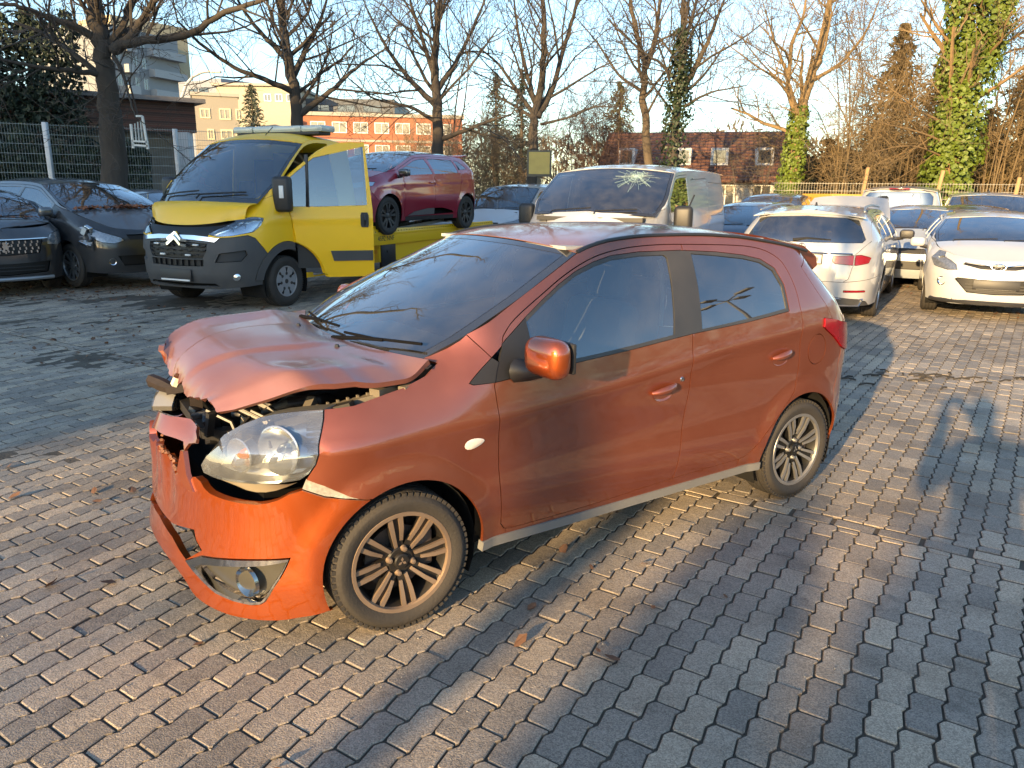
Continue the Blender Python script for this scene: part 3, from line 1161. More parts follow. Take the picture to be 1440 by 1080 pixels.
    for k in range(-10, 11):
        y = k / 10 * 0.60
        q = 1 - (abs(k) / 10) ** 3
        secs.append([(x - 0.07 * q, y, z + 0.03 * q) for x, z in ((-1.17, 1.428), (-1.38, 1.398), (-1.50, 1.335), (-1.52, 1.285), (-1.47, 1.255), (-1.26, 1.345))])
    vs = [p for s_ in secs for p in s_]
    fs = [(i * 6 + k, i * 6 + (k + 1) % 6, (i + 1) * 6 + (k + 1) % 6, (i + 1) * 6 + k) for i in range(20) for k in range(6)]
    fs += [tuple(range(6))[::-1], tuple(120 + k for k in range(6))]
    b.add(vs, fs)
    b.build('rear_spoiler', ORANGE, car, 50, fixn=True)

    # ---- the buckled bonnet
    eL = curve3([(0, 1.045, 0.70, 1.052), (0.2, 1.16, 0.728, 0.997), (0.38, 1.31, 0.735, 0.998), (0.62, 1.50, 0.725, 1.022), (0.82, 1.657, 0.590, 0.952), (0.93, 1.740, 0.502, 0.910), (1, 1.79, 0.45, 0.885)])
    eRr = curve3([(0, 1.03, -0.69, 1.06), (0.35, 1.30, -0.715, 1.045), (0.7, 1.55, -0.67, 1.04), (0.9, 1.72, -0.55, 1.01), (1, 1.79, -0.42, 0.985)])
    cH = curve3([(0, 1.165, 0, 1.052), (0.3, 1.38, 0, 1.085), (0.6, 1.62, 0, 1.070), (0.8, 1.745, 0, 1.02), (0.92, 1.81, 0, 0.96), (1, 1.835, 0, 0.90)])

    def hood(s, v):
        a = eL(v) if s >= 0 else eRr(v)
        c = cH(v)
        q = abs(s)
        lip = 0.86                                            # the outer flank folds down crisply
        k = 1 - q ** 2.2
        p = Vector((a.x + (c.x - a.x) * k, a.y * q, 0))
        et = a.z + 0.045 * (1 - 0.3 * v) * sstep(0.0, 0.25, v)
        if q < lip:
            p.z = et + (c.z - et) * (1 - (q / lip) ** 2.0)
        else:
            p.z = lerp(et, a.z, (q - lip) / (1 - lip))
        # pressed ridges with a crisp edge, then the buckles at the nose
        r1 = 0.34 + 0.10 * v - 0.42 * max(0, v - 0.35)
        p.z -= 0.013 * sstep(r1 - 0.02, r1 + 0.03, s) * sstep(0.02, 0.3, v) * (1 - sstep(0.55, 0.86, s))
        r2 = -0.30 - 0.05 * v + 0.25 * max(0, v - 0.5)
        p.z -= 0.016 * sstep(-r2 - 0.02, -r2 + 0.03, -s) * sstep(0.1, 0.4, v) * (1 - sstep(0.6, 0.86, q))
        f1 = v - (0.44 + 0.10 * (s - 1))                      # fold across the near flank
        p.z += 0.012 * max(0.0, 1 - abs(f1) / 0.10) * sstep(0.45, 0.9, s)
        cr = sstep(0.80, 1.0, v)
        n1 = abs(noise.noise(Vector((s * 6.0, v * 5.0, 0.3)))) + 0.5 * abs(noise.noise(Vector((s * 14.0 + 4, v * 9.0, 1.7))))
        p.z += cr * 0.018 * (n1 - 0.25) * (1 - 0.6 * q)
        p.x -= cr * 0.02 * n1
        p.z += 0.006 * noise.noise(Vector((s * 2.2, v * 2.6, 7.3))) * sstep(0.35, 0.7, v)
        return p
    hw, hl = 0.70, 0.90
    hn = network([[(-1 * hw, 0), (1 * hw, 0), (1 * hw, 0.93 * hl), (0.98 * hw, hl), (0.6 * hw, 0.975 * hl), (0.35 * hw, 1.0 * hl), (0.12 * hw, 0.955 * hl), (0.03 * hw, 0.985 * hl), (-0.04 * hw, 0.94 * hl), (-0.3 * hw, 0.985 * hl), (-0.8 * hw, hl), (-1 * hw, 0.96 * hl), (-1 * hw, 0)]], 0.022)
    hm = panel_mesh('bonnet', hn, region(hn, (0.011, 0.4)), lambda a, b: hood(a / hw, b / hl), M('dusty_orange_bonnet', (0.24, 0.070, 0.040), 0.45, 0.4, 0.7, var=0.08, vscale=3, dust=0.40, dustcol=(0.29, 0.20, 0.18), coatr=0.12), 0.0, 0.022)
    bo = link('bonnet', hm, car, 28)
    bo['label'] = 'buckled bonnet standing open over the torn front end'
    b = MB()
    for s_, v_ in ((-0.28, 0.12), (0.42, 0.16)):
        p = hood(s_, v_)
        b.lathe([(0, 0.012), (0.008, 0.010), (0.012, 0), (0.012, -0.004)], 8, Matrix.Translation(p) @ Matrix.Rotation(pi / 2, 4, 'X'))
    b.build('washer_nozzle', BLACK, car)

    # ---- cowl and wipers
    cowl = strip(curve3([(0, 1.03, 0.70, 1.028), (1, 1.06, 0.72, 1.02)]), curve3([(0, 1.16, 0, 1.02), (1, 1.26, 0, 1.0)]), 2.0)
    strip_panel('cowl', cowl, 0.7, 0.12, None, 0.06, BLACK, car, gap=0, th=0)
    for y0, y1, x0 in ((0.10, 0.62, 0.03), (-0.52, 0.02, 0.03)):
        b = MB()
        def wp(y, up): # point a bit above the lower part of the screen
            v = 0.03 + up
            return fw(y / 0.68, v) + Vector((0.012, 0, 0.022))
        b.tube([wp(y0, 0.0) + Vector((0.03, 0, -0.015)), wp(lerp(y0, y1, 0.35), 0.012), wp(lerp(y0, y1, 0.62), 0.03)], [0.011, 0.008, 0.006], 6)
        b.tube([wp(lerp(y0, y1, 0.05), 0.02), wp(lerp(y0, y1, 0.5), 0.03), wp(y1, 0.045)], 0.006, 6)
        b.build('wiper', WIPER, car)

    # ---- headlamp: housing, bowl, lens
    for sg in (1, -1):
        t = region(net, (0.7, 0.78))
        hs = link('headlamp', panel_mesh('headlamp', net, t, P, LAMPSILVER, 0.006, 0.0, 0.085, None if sg > 0 else 'flip'), car)
        le = link('headlamp_lens', panel_mesh('headlamp_lens', net, t, P, HEROLENS, 0.003, 0.03, -0.006, None if sg > 0 else 'flip'), hs)
        b = MB()
        tt = [pp for pp in head[:-1]]
        ring = [P(*q) for q in tt]
        n = len(ring)
        cu, cz = 0.75, 0.79
        inn = [P(lerp(cu, u, 0.985), lerp(cz, z, 0.985)) - Vector((0.07, 0.055, 0.0)) for u, z in tt]
        b.add([Vector((p.x, p.y * sg, p.z)) for p in ring + inn], [(i, (i + 1) % n, n + (i + 1) % n, n + i) for i in range(n)])
        b.build('headlamp_rim', M('lamp_rim', (0.30, 0.29, 0.27), 0.3, 0.5), hs)
        # reflector bowls and the dark ribbed end
        for (cu, cz, rad, dep, mt, nm) in ((0.775, 0.785, 0.088, 0.055, LAMPSILVER, 'reflector_bowl'), (0.615, 0.755, 0.062, 0.04, LAMPSILVER, 'indicator_bowl')):
            c = P(cu, cz)
            nrm = (P(cu - 0.02, cz) - P(cu + 0.02, cz)).cross(Vector((0, 0, 1)))
            nrm = Vector((c.x - 1.05, c.y * 0.55, 0.0)).normalized()
            Tm = Matrix.Translation((c.x - nrm.x * 0.03, (c.y - nrm.y * 0.03) * sg, c.z)) @ Vector((nrm.x, nrm.y * sg, nrm.z)).to_track_quat('Y', 'Z').to_matrix().to_4x4()
            b = MB()
            b.lathe([(rad * 1.06, -0.004), (rad, 0.0), (rad * 0.93, -dep * 0.25), (rad * 0.75, -dep * 0.62), (rad * 0.4, -dep * 0.92), (0.012, -dep)], 28, Tm)
            b.build(nm, mt, hs)
            b = MB()
            b.lathe([(0.0, 0.0), (0.008, -0.002), (0.018, -0.02), (0.02, -dep)], 14, Tm)
            b.build('bulb', ORANGELENS if nm == 'indicator_bowl' else GLASS, hs)
        b = MB()
        for k in range(9):
            z = 0.77 + 0.016 * k
            p0, p1 = P(0.895, z), P(0.965, z + 0.004)
            q = Vector((0.02, 0.02, 0))
            b.beam(Vector(((p0 - q).x, (p0 - q).y * sg, z)), Vector(((p1 - q).x, (p1 - q).y * sg, z + 0.004)), 0.012, 0.008)
        b.build('lamp_end_ribs', BLACK, hs)
        # lower tray below the lens
        b = MB()
        us = [0.53 + 0.04 * k for k in range(9)]
        top_ = [P(u, 0.676) for u in us]
        bot_ = [P(u, 0.676 - 0.06 * sin(pi * (k + 0.6) / 9.4)) - Vector((0.05, 0.04, 0)) for k, u in enumerate(us)]
        b.add([Vector((p.x, p.y * sg, p.z)) for p in top_ + bot_], [(i, i + 1, 10 + i, 9 + i) for i in range(8)])
        b.build('headlamp_tray', BEIGE if sg > 0 else BLACK, hs)

    # fog lamp
    for sg in (1, -1):
        c = P(0.66, 0.275)
        nrm = Vector((0.92, 0.39 * sg, 0)).normalized()
        Tm = Matrix.Translation((c.x - 0.03, c.y * sg - 0.012 * sg, c.z)) @ nrm.to_track_quat('Y', 'Z').to_matrix().to_4x4()
        b = MB()
        b.lathe([(0.062, 0.0), (0.056, 0.012), (0.05, 0.004), (0.03, -0.02), (0.0, -0.024)], 24, Tm)
        b.build('fog_lamp', M('fog_reflector', (0.45, 0.43, 0.38), 0.18, 1.0), car)

    # ---- what shows in the open front
    b = MB()
    b.box((1.30, 0, 0.50), (0.75, 1.16, 0.52))
    b.box((1.55, 0, 0.35), (0.4, 1.0, 0.3))
    b.build('engine_bay', DARK, car)
    b = MB()
    b.box((1.33, 0.14, 0.83), (0.30, 0.36, 0.12), (0.05, 0.1, 0.2), ch=0.02)
    b.box((1.28, -0.3, 0.83), (0.25, 0.22, 0.14), (0, 0.05, 0), ch=0.02)
    b.tube([(1.55, 0.25, 0.80), (1.48, 0.35, 0.86), (1.38, 0.38, 0.86), (1.3, 0.3, 0.84)], 0.028, 10)
    b.tube([(1.62, -0.1, 0.76), (1.6, 0.1, 0.83), (1.5, 0.2, 0.84), (1.42, 0.1, 0.84)], 0.02, 8)
    b.build('engine', M('engine_plastic', (0.02, 0.02, 0.022), 0.5, var=0.3), car)
    b = MB()
    b.beam((1.70, -0.62, 0.70), (1.745, 0.1, 0.72), 0.06, 0.045)
    b.beam((1.745, 0.1, 0.72), (1.62, 0.60, 0.80), 0.06, 0.045)
    b.beam((1.58, 0.50, 0.83), (1.36, 0.69, 0.915), 0.05, 0.03)
    b.beam((1.77, 0.22, 0.74), (1.76, 0.25, 0.84), 0.03, 0.02)
    b.build('radiator_support', M('support_steel', (0.035, 0.032, 0.03), 0.6, 0.3, var=0.4, vscale=20), car)
    b = MB()
    b.beam((1.50, 0.585, 0.878), (1.22, 0.67, 0.935), 0.035, 0.02)
    b.beam((1.50, 0.56, 0.85), (1.44, 0.50, 0.90), 0.03, 0.05)
    b.box((1.22, 0.66, 0.945), (0.10, 0.05, 0.03), (0, 0, 0.4))
    b.box((1.13, 0.70, 0.955), (0.08, 0.04, 0.025), (0, 0.1, 0.3))
    for k in range(7):
        b.box((1.49 - 0.035 * k, 0.575 + 0.012 * k, 0.895 + 0.007 * k), (0.008, 0.012, 0.010))
    b.build('headlamp_bracket', M('dull_bracket', (0.16, 0.14, 0.11), 0.6, var=0.4, vscale=20), car)
    b = MB()
    b.box((1.70, 0.30, 0.68), (0.16, 0.10, 0.05), (0.3, 0.1, 0.5), ch=0.01)
    b.box((1.72, 0.38, 0.66), (0.10, 0.07, 0.07), (0.1, 0.5, -0.4), ch=0.01)
    b.tube([(1.60, 0.40, 0.80), (1.64, 0.46, 0.74), (1.68, 0.45, 0.68)], 0.012, 6)
    b.tube([(1.62, 0.30, 0.82), (1.70, 0.36, 0.78), (1.74, 0.40, 0.70)], 0.009, 6)
    b.build('broken_duct', M('duct_plastic', (0.028, 0.026, 0.025), 0.5, var=0.4, vscale=20), car)
    rr = random.Random(17)
    for nm, mt, n in (('broken_plastic', M('broken_black_plastic', (0.02, 0.02, 0.022), 0.4, var=0.5, vscale=30), 26), ('bent_metal', M('dull_steel', (0.10, 0.095, 0.09), 0.5, 0.5, var=0.4, vscale=20), 5), ('broken_clip', BEIGE, 2)):
        b = MB()
        for k in range(n):
            y = rr.uniform(-0.15, 0.60)
            x = 1.76 - 0.42 * max(0, y - 0.1) - rr.uniform(0.0, 0.22)
            b.box((x, y, rr.uniform(0.64, 0.83)), (rr.uniform(0.03, 0.13), rr.uniform(0.02, 0.07), rr.uniform(0.015, 0.06)), (rr.uniform(-.5, .5), rr.uniform(-.5, .5), rr.uniform(-1, 1)), ch=0.004)
            if k % 4 == 0: b.tube([(x, y, 0.80), (x + 0.03, y + 0.06, 0.84), (x - 0.04, y + 0.13, 0.80), (x - 0.06, y + 0.16, 0.72)], rr.uniform(0.006, 0.014), 6)
        b.build(nm, mt, car, 30)['kind'] = 'stuff'
    # loose piece of the upper bumper skin
    b = MB()
    pl = [(-0.085, 0.800), (0.05, 0.818), (0.21, 0.820), (0.33, 0.835), (0.40, 0.828), (0.412, 0.785), (0.36, 0.765), (0.342, 0.735), (0.32, 0.76), (0.206, 0.755), (0.10, 0.765), (0.026, 0.747), (-0.07, 0.76)]
    npn = network([pl + pl[:1]], 0.03)
    o = link('bumper_fragment', panel_mesh('bumper_fragment', npn, region(npn, (0.2, 0.79)), lambda u, z: P(u, z) + Vector((0.02 * sin(u * 14) + 0.015, 0, 0.012 * sin(u * 9))), ORANGE, 0, 0.012), car)
    b = MB()
    pts = [P(0.395, 0.60), P(0.33, 0.655), P(0.335, 0.735), P(0.355, 0.735), P(0.40, 0.66), P(0.44, 0.60)]
    b.add([p + Vector((0.005, 0, 0)) for p in pts] + [p - Vector((0.012, 0, 0)) for p in pts], [(0, 1, 2, 3, 4, 5), (11, 10, 9, 8, 7, 6)] + [(i, 6 + i, 6 + (i + 1) % 6, (i + 1) % 6) for i in range(6)])
    b.build('bumper_splinter', ORANGE, car, 30)
    b = MB()
    rr = random.Random(5)
    for (u, z) in resample([q for q in torn], 0.018) + resample([(-0.02, 0.64), (-0.02, 0.70)], 0.02):
        p = bwarp(P(u, z))
        b.box(p + Vector((-0.006, 0, rr.uniform(-0.004, 0.008))), (0.010, rr.uniform(0.008, 0.02), rr.uniform(0.004, 0.011)), (rr.uniform(-.6, .6), rr.uniform(-.4, .4), rr.uniform(-.5, .5)))
    b.build('torn_edge', RAWEDGE, car, 0)
    b = MB()                                                  # bent brackets that stick out at the far corner
    b.beam((1.72, -0.22, 0.84), (1.79, -0.36, 0.80), 0.05, 0.035)
    b.tube([(1.77, -0.33, 0.80), (1.81, -0.40, 0.815), (1.845, -0.47, 0.83), (1.85, -0.49, 0.80)], [0.02, 0.032, 0.03, 0.012], 7)
    b.beam((1.74, -0.1, 0.79), (1.70, -0.3, 0.80), 0.05, 0.06)
    b.build('bent_bracket', M('rusty_bracket', (0.022, 0.014, 0.011), 0.7, var=0.5, vscale=25), car)
    b = MB()
    b.tube([(1.80, -0.20, 0.86), (1.775, -0.17, 0.92), (1.74, -0.15, 0.95)], [0.018, 0.02, 0.014], 6)
    b.build('white_clip', M('clip_plastic', (0.62, 0.6, 0.5), 0.5), car)
    b = MB()                                                  # far fender corner peeping out
    b.box((1.70, -0.60, 0.93), (0.16, 0.05, 0.10), (0.1, 0.2, 0.5), ch=0.02)
    b.build('fender_stub', ORANGE_CLEAN_LIT, car)

    # ---- small side fittings
    for x, z, x2, z2 in ((-0.035, 0.790, -0.185, 0.812), (-0.885, 0.855, -1.03, 0.880)):
        for sg in (1, -1):
            mx, mz = (x + x2) / 2, (z + z2) / 2
            b = MB()
            W_ = hero_W(mx, mz) - 0.001
            Tm = Matrix.Translation((mx, W_ * sg, mz - 0.024))
            n = 20
            vs = [Tm @ Vector((0.062 * cos(2 * pi * k / n), 0.0025 * sg, 0.034 * sin(2 * pi * k / n) * (1 if sin(2 * pi * k / n) < 0 else 0.75))) for k in range(n)]
            cv = Tm @ Vector((0, -0.018 * sg, 0.004))
            b.add(vs + [cv], [(k, (k + 1) % n, n) for k in range(n)])
            hd = b.build('handle_recess', ORANGE, car, 60)
            b = MB()
            a_, b_ = Vector((x, 0, z)), Vector((x2, 0, z2))
            pts, rad = [], []
            for k in range(9):
                t = k / 8
                p = a_.lerp(b_, t)
                pts.append(Vector((p.x, sg * (hero_W(p.x, p.z) + 0.006 + 0.020 * sin(pi * t) ** 0.6), p.z)))
                rad.append(0.009 + 0.009 * sin(pi * t) ** 0.7)
            b.tube(pts, rad, 10)
            b.build('door_handle', ORANGE, hd, 60)
    b = MB()
    b.lathe([(0, 0.006), (0.010, 0.005), (0.0125, 0)], 14, Matrix.Translation((-0.232, hero_W(-0.232, 0.832), 0.832)))
    b.build('key_lock', CHROME, car)
    b = MB()
    c = Vector((0.912, hero_W(0.912, 0.722) + 0.002, 0.722))
    n = 16
    vs = [c + Vector((0.046 * cos(2 * pi * k / n), 0.001, (0.020 + 0.006 * cos(2 * pi * k / n)) * sin(2 * pi * k / n) + 0.1 * -0.046 * cos(2 * pi * k / n))) for k in range(n)] + [c + Vector((0, 0.012, 0))]
    b.add(vs, [(k, (k + 1) % n, n) for k in range(n)])
    b.build('side_repeater', M('repeater_lens', (0.72, 0.66, 0.6), 0.15, coat=0.6), car, 60)
    for sg in (1, -1):
        mo = mirror_part(car, 0.665, 0.855 * sg, 1.065, sg, ORANGE_CLEAN_LIT, size=(0.13, 0.215, 0.155))
        b = MB()
        b.tube([(0.70, 0.80 * sg, 0.985), (0.68, 0.86 * sg, 0.99), (0.66, 0.93 * sg, 1.01)], [0.05, 0.038, 0.03], 10)
        b.build('mirror_foot', BLACK, mo)
    b = MB()
    b.tube([(0.87, 0.5, 0.2), (0.0, 0.55, 0.22), (-0.9, 0.5, 0.22)], 0.03, 6)
    b.box((0, 0, 0.34), (1.7, 1.3, 0.14))
    b.box((-1.35, 0, 0.50), (0.8, 1.0, 0.3))
    b.box((0, 0, 0.30), (3.0, 0.5, 0.12))
    b.build('underbody', DARK, car)
    # arch liners
    for cx in (1.225, -1.225):
        for sg in (1, -1):
            b = MB()
            pts = arc(cx, 0.29, 0.345, -25, 205, 18)
            vs = [Vector((x, sg * 0.77, z)) for x, z in pts] + [Vector((x, sg * 0.45, z)) for x, z in pts]
            n = len(pts)
            b.add(vs, [(i, i + 1, n + i + 1, n + i) for i in range(n - 1)])
            b.add([Vector((cx - 0.36, sg * 0.47, 0.1)), Vector((cx + 0.36, sg * 0.47, 0.1)), Vector((cx + 0.36, sg * 0.47, 0.66)), Vector((cx - 0.36, sg * 0.47, 0.66))], [(0, 1, 2, 3)])
            b.build('arch_liner', WELL, car)
    interior(car, 0.9, -1.3, 1.3, 0.30, 0.98, 0.72, [(0.15, 0.34), (0.15, -0.34), (-0.72, 0.33), (-0.72, -0.33)], 1,
             M('grey_seat_fabric', (0.16, 0.165, 0.17), 0.9, var=0.2))
    b = MB()                                                  # light grip strip and belts seen through the glass
    b.tube([(-0.24, 0.66, 1.06), (-0.26, 0.64, 1.2), (-0.285, 0.60, 1.33), (-0.275, 0.585, 1.37)], 0.011, 6)
    b.tube([(-0.24, -0.66, 1.06), (-0.26, -0.64, 1.2), (-0.285, -0.60, 1.33)], 0.02, 6)
    b.build('pillar_lining', M('cream_lining', (0.55, 0.54, 0.5), 0.7), car)
    b = MB()
    b.box((-0.4, 0, 1.44), (1.35, 1.12, 0.015))
    b.build('headlining', M('headlining_fabric', (0.4, 0.4, 0.38), 0.9), car)
    # ---- wheels
    R15 = 0.205
    hf = add_wheel(car, (1.225, 0.806, 0.287), 0.287, 0.18, R15, 'hero', HEROALLOY, M('dark_alloy_pocket', (0.012, 0.011, 0.011), 0.5, 0.3, dust=0.10), 1, radians(-3))
    add_wheel(car, (-1.225, 0.800, 0.287), 0.287, 0.18, R15, 'hero', M('silver_alloy', (0.36, 0.355, 0.35), 0.36, 0.8, dust=0.2), M('dark_alloy_pocket_clean', (0.012, 0.012, 0.012), 0.5, 0.3), 1, roll=0.2)
    add_wheel(car, (1.225, -0.80, 0.287), 0.287, 0.18, R15, 'hero', HEROALLOY, DARKALLOY, -1, radians(-3), 0)
    add_wheel(car, (-1.225, -0.80, 0.287), 0.287, 0.18, R15, 'hero', HEROALLOY, DARKALLOY, -1, 0, 0)
    return car


hero()
# ------------------------------------------------------------------ general vehicle builder (front axle at x = 0)
PAINTS = {}


def spec(wb, fo, ro, hw, H, r=0.31, zf=0.80, zh=0.98, xw0=0.10, xw1=-0.80, zb0=0.93, zb1=1.02, xre=None, zw1=None, nF=2.9, nR=3.6,
         yr=0.70, zs=0.22, doors=(-0.42, -1.30, -2.25), tailtop=0.35, crown=0.06, bow=0.14, ra=None, noseup=0.30, zre=None, ext=None,
         wsbase=None, roll=0.09, tail=None, nose=None, zrail=None):
    S = dict(wb=wb, fo=fo, ro=ro, hw=hw, H=H, r=r, zf=zf, zh=zh, xw0=xw0, xw1=xw1, zs=zs, doors=doors, ra=ra or r + 0.05, crown=crown, bow=bow)
    xt = -(wb + ro)
    xre = xre if xre is not None else xt + tailtop
    zr = zrail or H - crown - 0.01
    zw1 = zw1 or zr - 0.05
    S['zr'], S['xre'] = zr, xre
    S['belt'] = pchip([(fo, zb0 - 0.03), (xw0, zb0), (-wb, zb1), (xt, zb1 + 0.02)])
    S['nose'] = nose or [(0.10, fo - 0.09), (0.22, fo - 0.03), (0.38, fo), (0.55, fo), (zf - 0.12, fo - 0.03), (zf, fo - 0.10), (zf + 0.12, fo - noseup), (H + 0.1, fo - noseup - 0.5)]
    S['tail'] = tail or [(0.10, xt + 0.10), (0.30, xt + 0.02), (0.55, xt), (0.8, xt + 0.02), (zb1, xt + 0.06), (lerp(zb1, zr, 0.5), lerp(xt + 0.06, xre, 0.42)), (zr, xre), (H + 0.1, xre + 0.25)]
    S['zre'] = zre or zr - 0.06
    S['hood'] = [(fo - noseup + 0.06, zf + 0.045), (lerp(fo - noseup, xw0, 0.5), lerp(zf + 0.045, zh, 0.62)), (xw0, zh)]
    S['apil'] = [(xw0, zh), (lerp(xw0, xw1, 0.34), lerp(zh, zw1, 0.37)), (lerp(xw0, xw1, 0.68), lerp(zh, zw1, 0.71)), (xw1, zw1)]
    S['rail'] = [(xw1, zw1), (lerp(xw1, xre, 0.12), lerp(zw1, zr, 0.6)), (lerp(xw1, xre, 0.35), zr), (lerp(xw1, xre, 0.62), zr), (lerp(xw1, xre, 0.85), lerp(zr, S['zre'], 0.45)), (xre, S['zre'])]
    ze = pchip(sorted(S['apil'] + S['rail'][1:]))
    S['zedge'] = ze
    zl = pchip([(0.1, 0.92), (0.25, 0.955), (0.4, 0.975), (0.62, 1.0), (0.85, 0.995), (1.0, 0.985)])
    belt = S['belt']
    hz = pchip(sorted(S['hood']))

    def W(x, z):
        b = belt(x)
        y = hw * zl(min(z, b, 1.0) if H < 1.7 else min(z, b) / b)
        y += 0.010 * exp(-((z - (b - 0.12)) / 0.03) ** 2)
        if z > b:
            t = (z - b) / max(0.1, zr - b)
            y -= hw * (1 - yr) * (0.62 * t + 0.38 * t * t) if t < 1.2 else hw * (1 - yr) * 1.3
        if x > xw0 - 0.25:
            k = sstep(xw0 - 0.25, xw0 + 0.1, x)
            t = max(0, (z - (hz(x) - 0.18)) / 0.18)
            y -= k * roll * min(1.15, t) ** 2.2
        for cx in (0, -wb):
            d = hypot(x - cx, z - r)
            y += 0.012 * exp(-((d - (r + 0.06)) / 0.035) ** 2)
        return max(0.2, y)
    S['W'] = W
    S['B'] = Body(S['nose'], S['tail'], W, 0.05, -wb + 0.02, nF, nR)
    return S


def offset_edge(S, x0, x1, dz, n=14):
    return [(lerp(x0, x1, i / n), S['zedge'](lerp(x0, x1, i / n)) - dz) for i in range(n + 1)]


def vehicle(root, S, body, feats, sp=0.06, windows='std', rims=('ten', ALLOY, DARKALLOY), glassm=None, hoodfn=None, seats=True, rear=True,
            detail=0, roofm=None, steer=0.0, skip=(), side_extra=(), nohood=False, closed_rear=False, sills=BLACK, wheels='all', rr=None,
            split_doors=True, plate_front=None, tailgate_mat=None, wsm=None):
    """feats: (name, closed polygon, material, options) cut out of the skin; options inset, th, gap, mirror ('both','join')"""
    B, W, wb, r, ra, zs = S['B'], S['W'], S['wb'], S['r'], S['ra'], S['zs']
    U, P = B.U, B.P
    GL = glassm or GLASS
    lines = []
    A = lines.append
    L = B.line
    zfb = S.get('zfb', zs - 0.02)
    aF = L(arc(0, r, ra, -22, 200, 30))
    aR = L(arc(-wb, r, ra, -22, 200, 30))
    A(aF); A(aR)
    A([(0, zfb), (B.uf(S['hw'] * 0.6, zfb), zfb), (B.ux(ra + 0.02, zs), zs), (B.ux(0, zs), zs)])
    A([(B.ux(0, zs), zs), (B.ux(-wb, zs), zs), (B.ux(-wb - ra, zs + 0.02), zs + 0.02), (U, zs + 0.04)])
    # top outline
    hl = L(S['hood'], 4)
    hfe = L(S['hfe']) if 'hfe' in S else [(0, S['zf']), (hl[0][0] * 0.5, S['zf'] + 0.012), hl[0]]
    A(hfe); A(hl)
    A(L(S['apil'], 3)); A(L(S['rail'], 3))
    re = L(S['rail'][-1:])[0]
    A([re, (lerp(re[0], U, 0.3), lerp(re[1], S['zr'] + S['crown'] * 0.3, 0.6)), (U, S['zr'] + S['crown'] * 0.3)])
    A([(0, zfb), (0, S['zf'])]); A([(U, zs + 0.04), (U, S['zr'] + S['crown'] * 0.3)])
    belt = S['belt']
    d = S['doors']
    todo = []                                                 # (name, seed, material, options)
    zd = S.get('zdoor', 0.045)
    if d:
        x0, xl = d[0], d[-1]
        xa = S.get('xdt', x0 + 0.12)                           # where the door meets the pillar
        top = offset_edge(S, xa, xl + 0.06, zd)
        zrk = zs + S.get('rocker', 0.07)
        dl = [(xa + 0.02, top[0][1] - 0.01), (x0 + 0.02, belt(x0) - 0.05), (x0, 0.6), (x0, zrk + 0.03), (x0 - 0.03, zrk)]
        A(L([(xa, top[0][1])] + dl, 0))
        A(L(top))
        A(L([(S['xw0'] + 0.03, S['zh'] + 0.03), (S['xw0'], S['zh']), (xa + 0.01, top[0][1] - 0.012), (xa - 0.03, top[0][1] - 0.03)]))
        # rear end of the door follows the rear arch when it reaches it
        xe = d[-1]
        if xe < -wb + ra + 0.1:
            tail_ = [(xl + 0.06, top[-1][1]), (xl - 0.01, belt(xl) + 0.10), (xl, belt(xl) - 0.1), (xl + 0.02, r + ra * 0.9)]
            ang = [150, 120, 60, 30]
            k = [(-wb + (ra + 0.07) * cos(radians(a)), r + (ra + 0.07) * sin(radians(a))) for a in (78, 60, 42, 24)]
            tail_ = [p for p in tail_ if p[1] > k[0][1] + 0.03] + [q for q in k if q[0] > xl + 0.02] + [(-wb + ra + 0.09, zrk + 0.02), (-wb + ra + 0.12, zrk)]
        else:
            tail_ = [(xl + 0.06, top[-1][1]), (xl, belt(xl)), (xl, zrk + 0.03), (xl + 0.03, zrk)]
        A(L(tail_))
        A(L([(x0 - 0.03, zrk), (tail_[-1][0], zrk)]))
        A(L([(x0 - 0.04, zrk + 0.01), (x0 - 0.04, zs - 0.03)])); A(L([(tail_[-1][0] + 0.005, zrk + 0.01), (tail_[-1][0] + 0.005, zs - 0.03)]))
        mids = d[1:-1]
        for x in mids:
            A(L([(x + 0.06, S['zedge'](x) - zd + 0.02), (x + 0.05, belt(x) + 0.2), (x, belt(x) - 0.05), (x + 0.015, zrk - 0.02)]))
        xs = list(d)
        names = ['front_door', 'rear_door', 'rear_side'][:len(xs) - 1]
        for i, nm in enumerate(names):
            todo.append((nm, ((xs[i] + xs[i + 1]) / 2, 0.62), body, {}))
        todo.append(('rocker_panel', ((x0 + xl) / 2, zs + 0.02), sills, dict(gap=0.001)))
        if windows == 'std':
            wz = S.get('wdz', 0.085)
            for i, nm in enumerate(names):
                if i >= S.get('nwin', 9): break
                xf = xs[i] - 0.02 if i else S.get('xwf', xa - 0.06)
                xb = xs[i + 1] + (0.09 if i + 1 < len(xs) - 1 else 0.10)
                fr = [(x, z) for x, z in offset_edge(S, xf, xb, wz, 10)]
                lo = [(lerp(xb, xf, k / 6), belt(lerp(xb, xf, k / 6)) + 0.015) for k in range(7)]
                if fr[0][1] < lo[-1][1] + 0.03: fr[0] = (fr[0][0], lo[-1][1] + 0.03)
                lo[0] = (lo[0][0] - 0.05, lo[0][1]) if i + 1 < len(xs) - 1 else lo[0]
                fo_ = fr + lo + fr[:1]
                A(L(fo_))
                cx, cz = sum(p[0] for p in fo_) / len(fo_), sum(p[1] for p in fo_) / len(fo_)
                todo.append((nm + '_window', (cx, cz), S.get('sideglass', GL), dict(inset=0.006, gap=0.0, th=0.0)))
    for s_ in side_extra:
        A(L(s_))
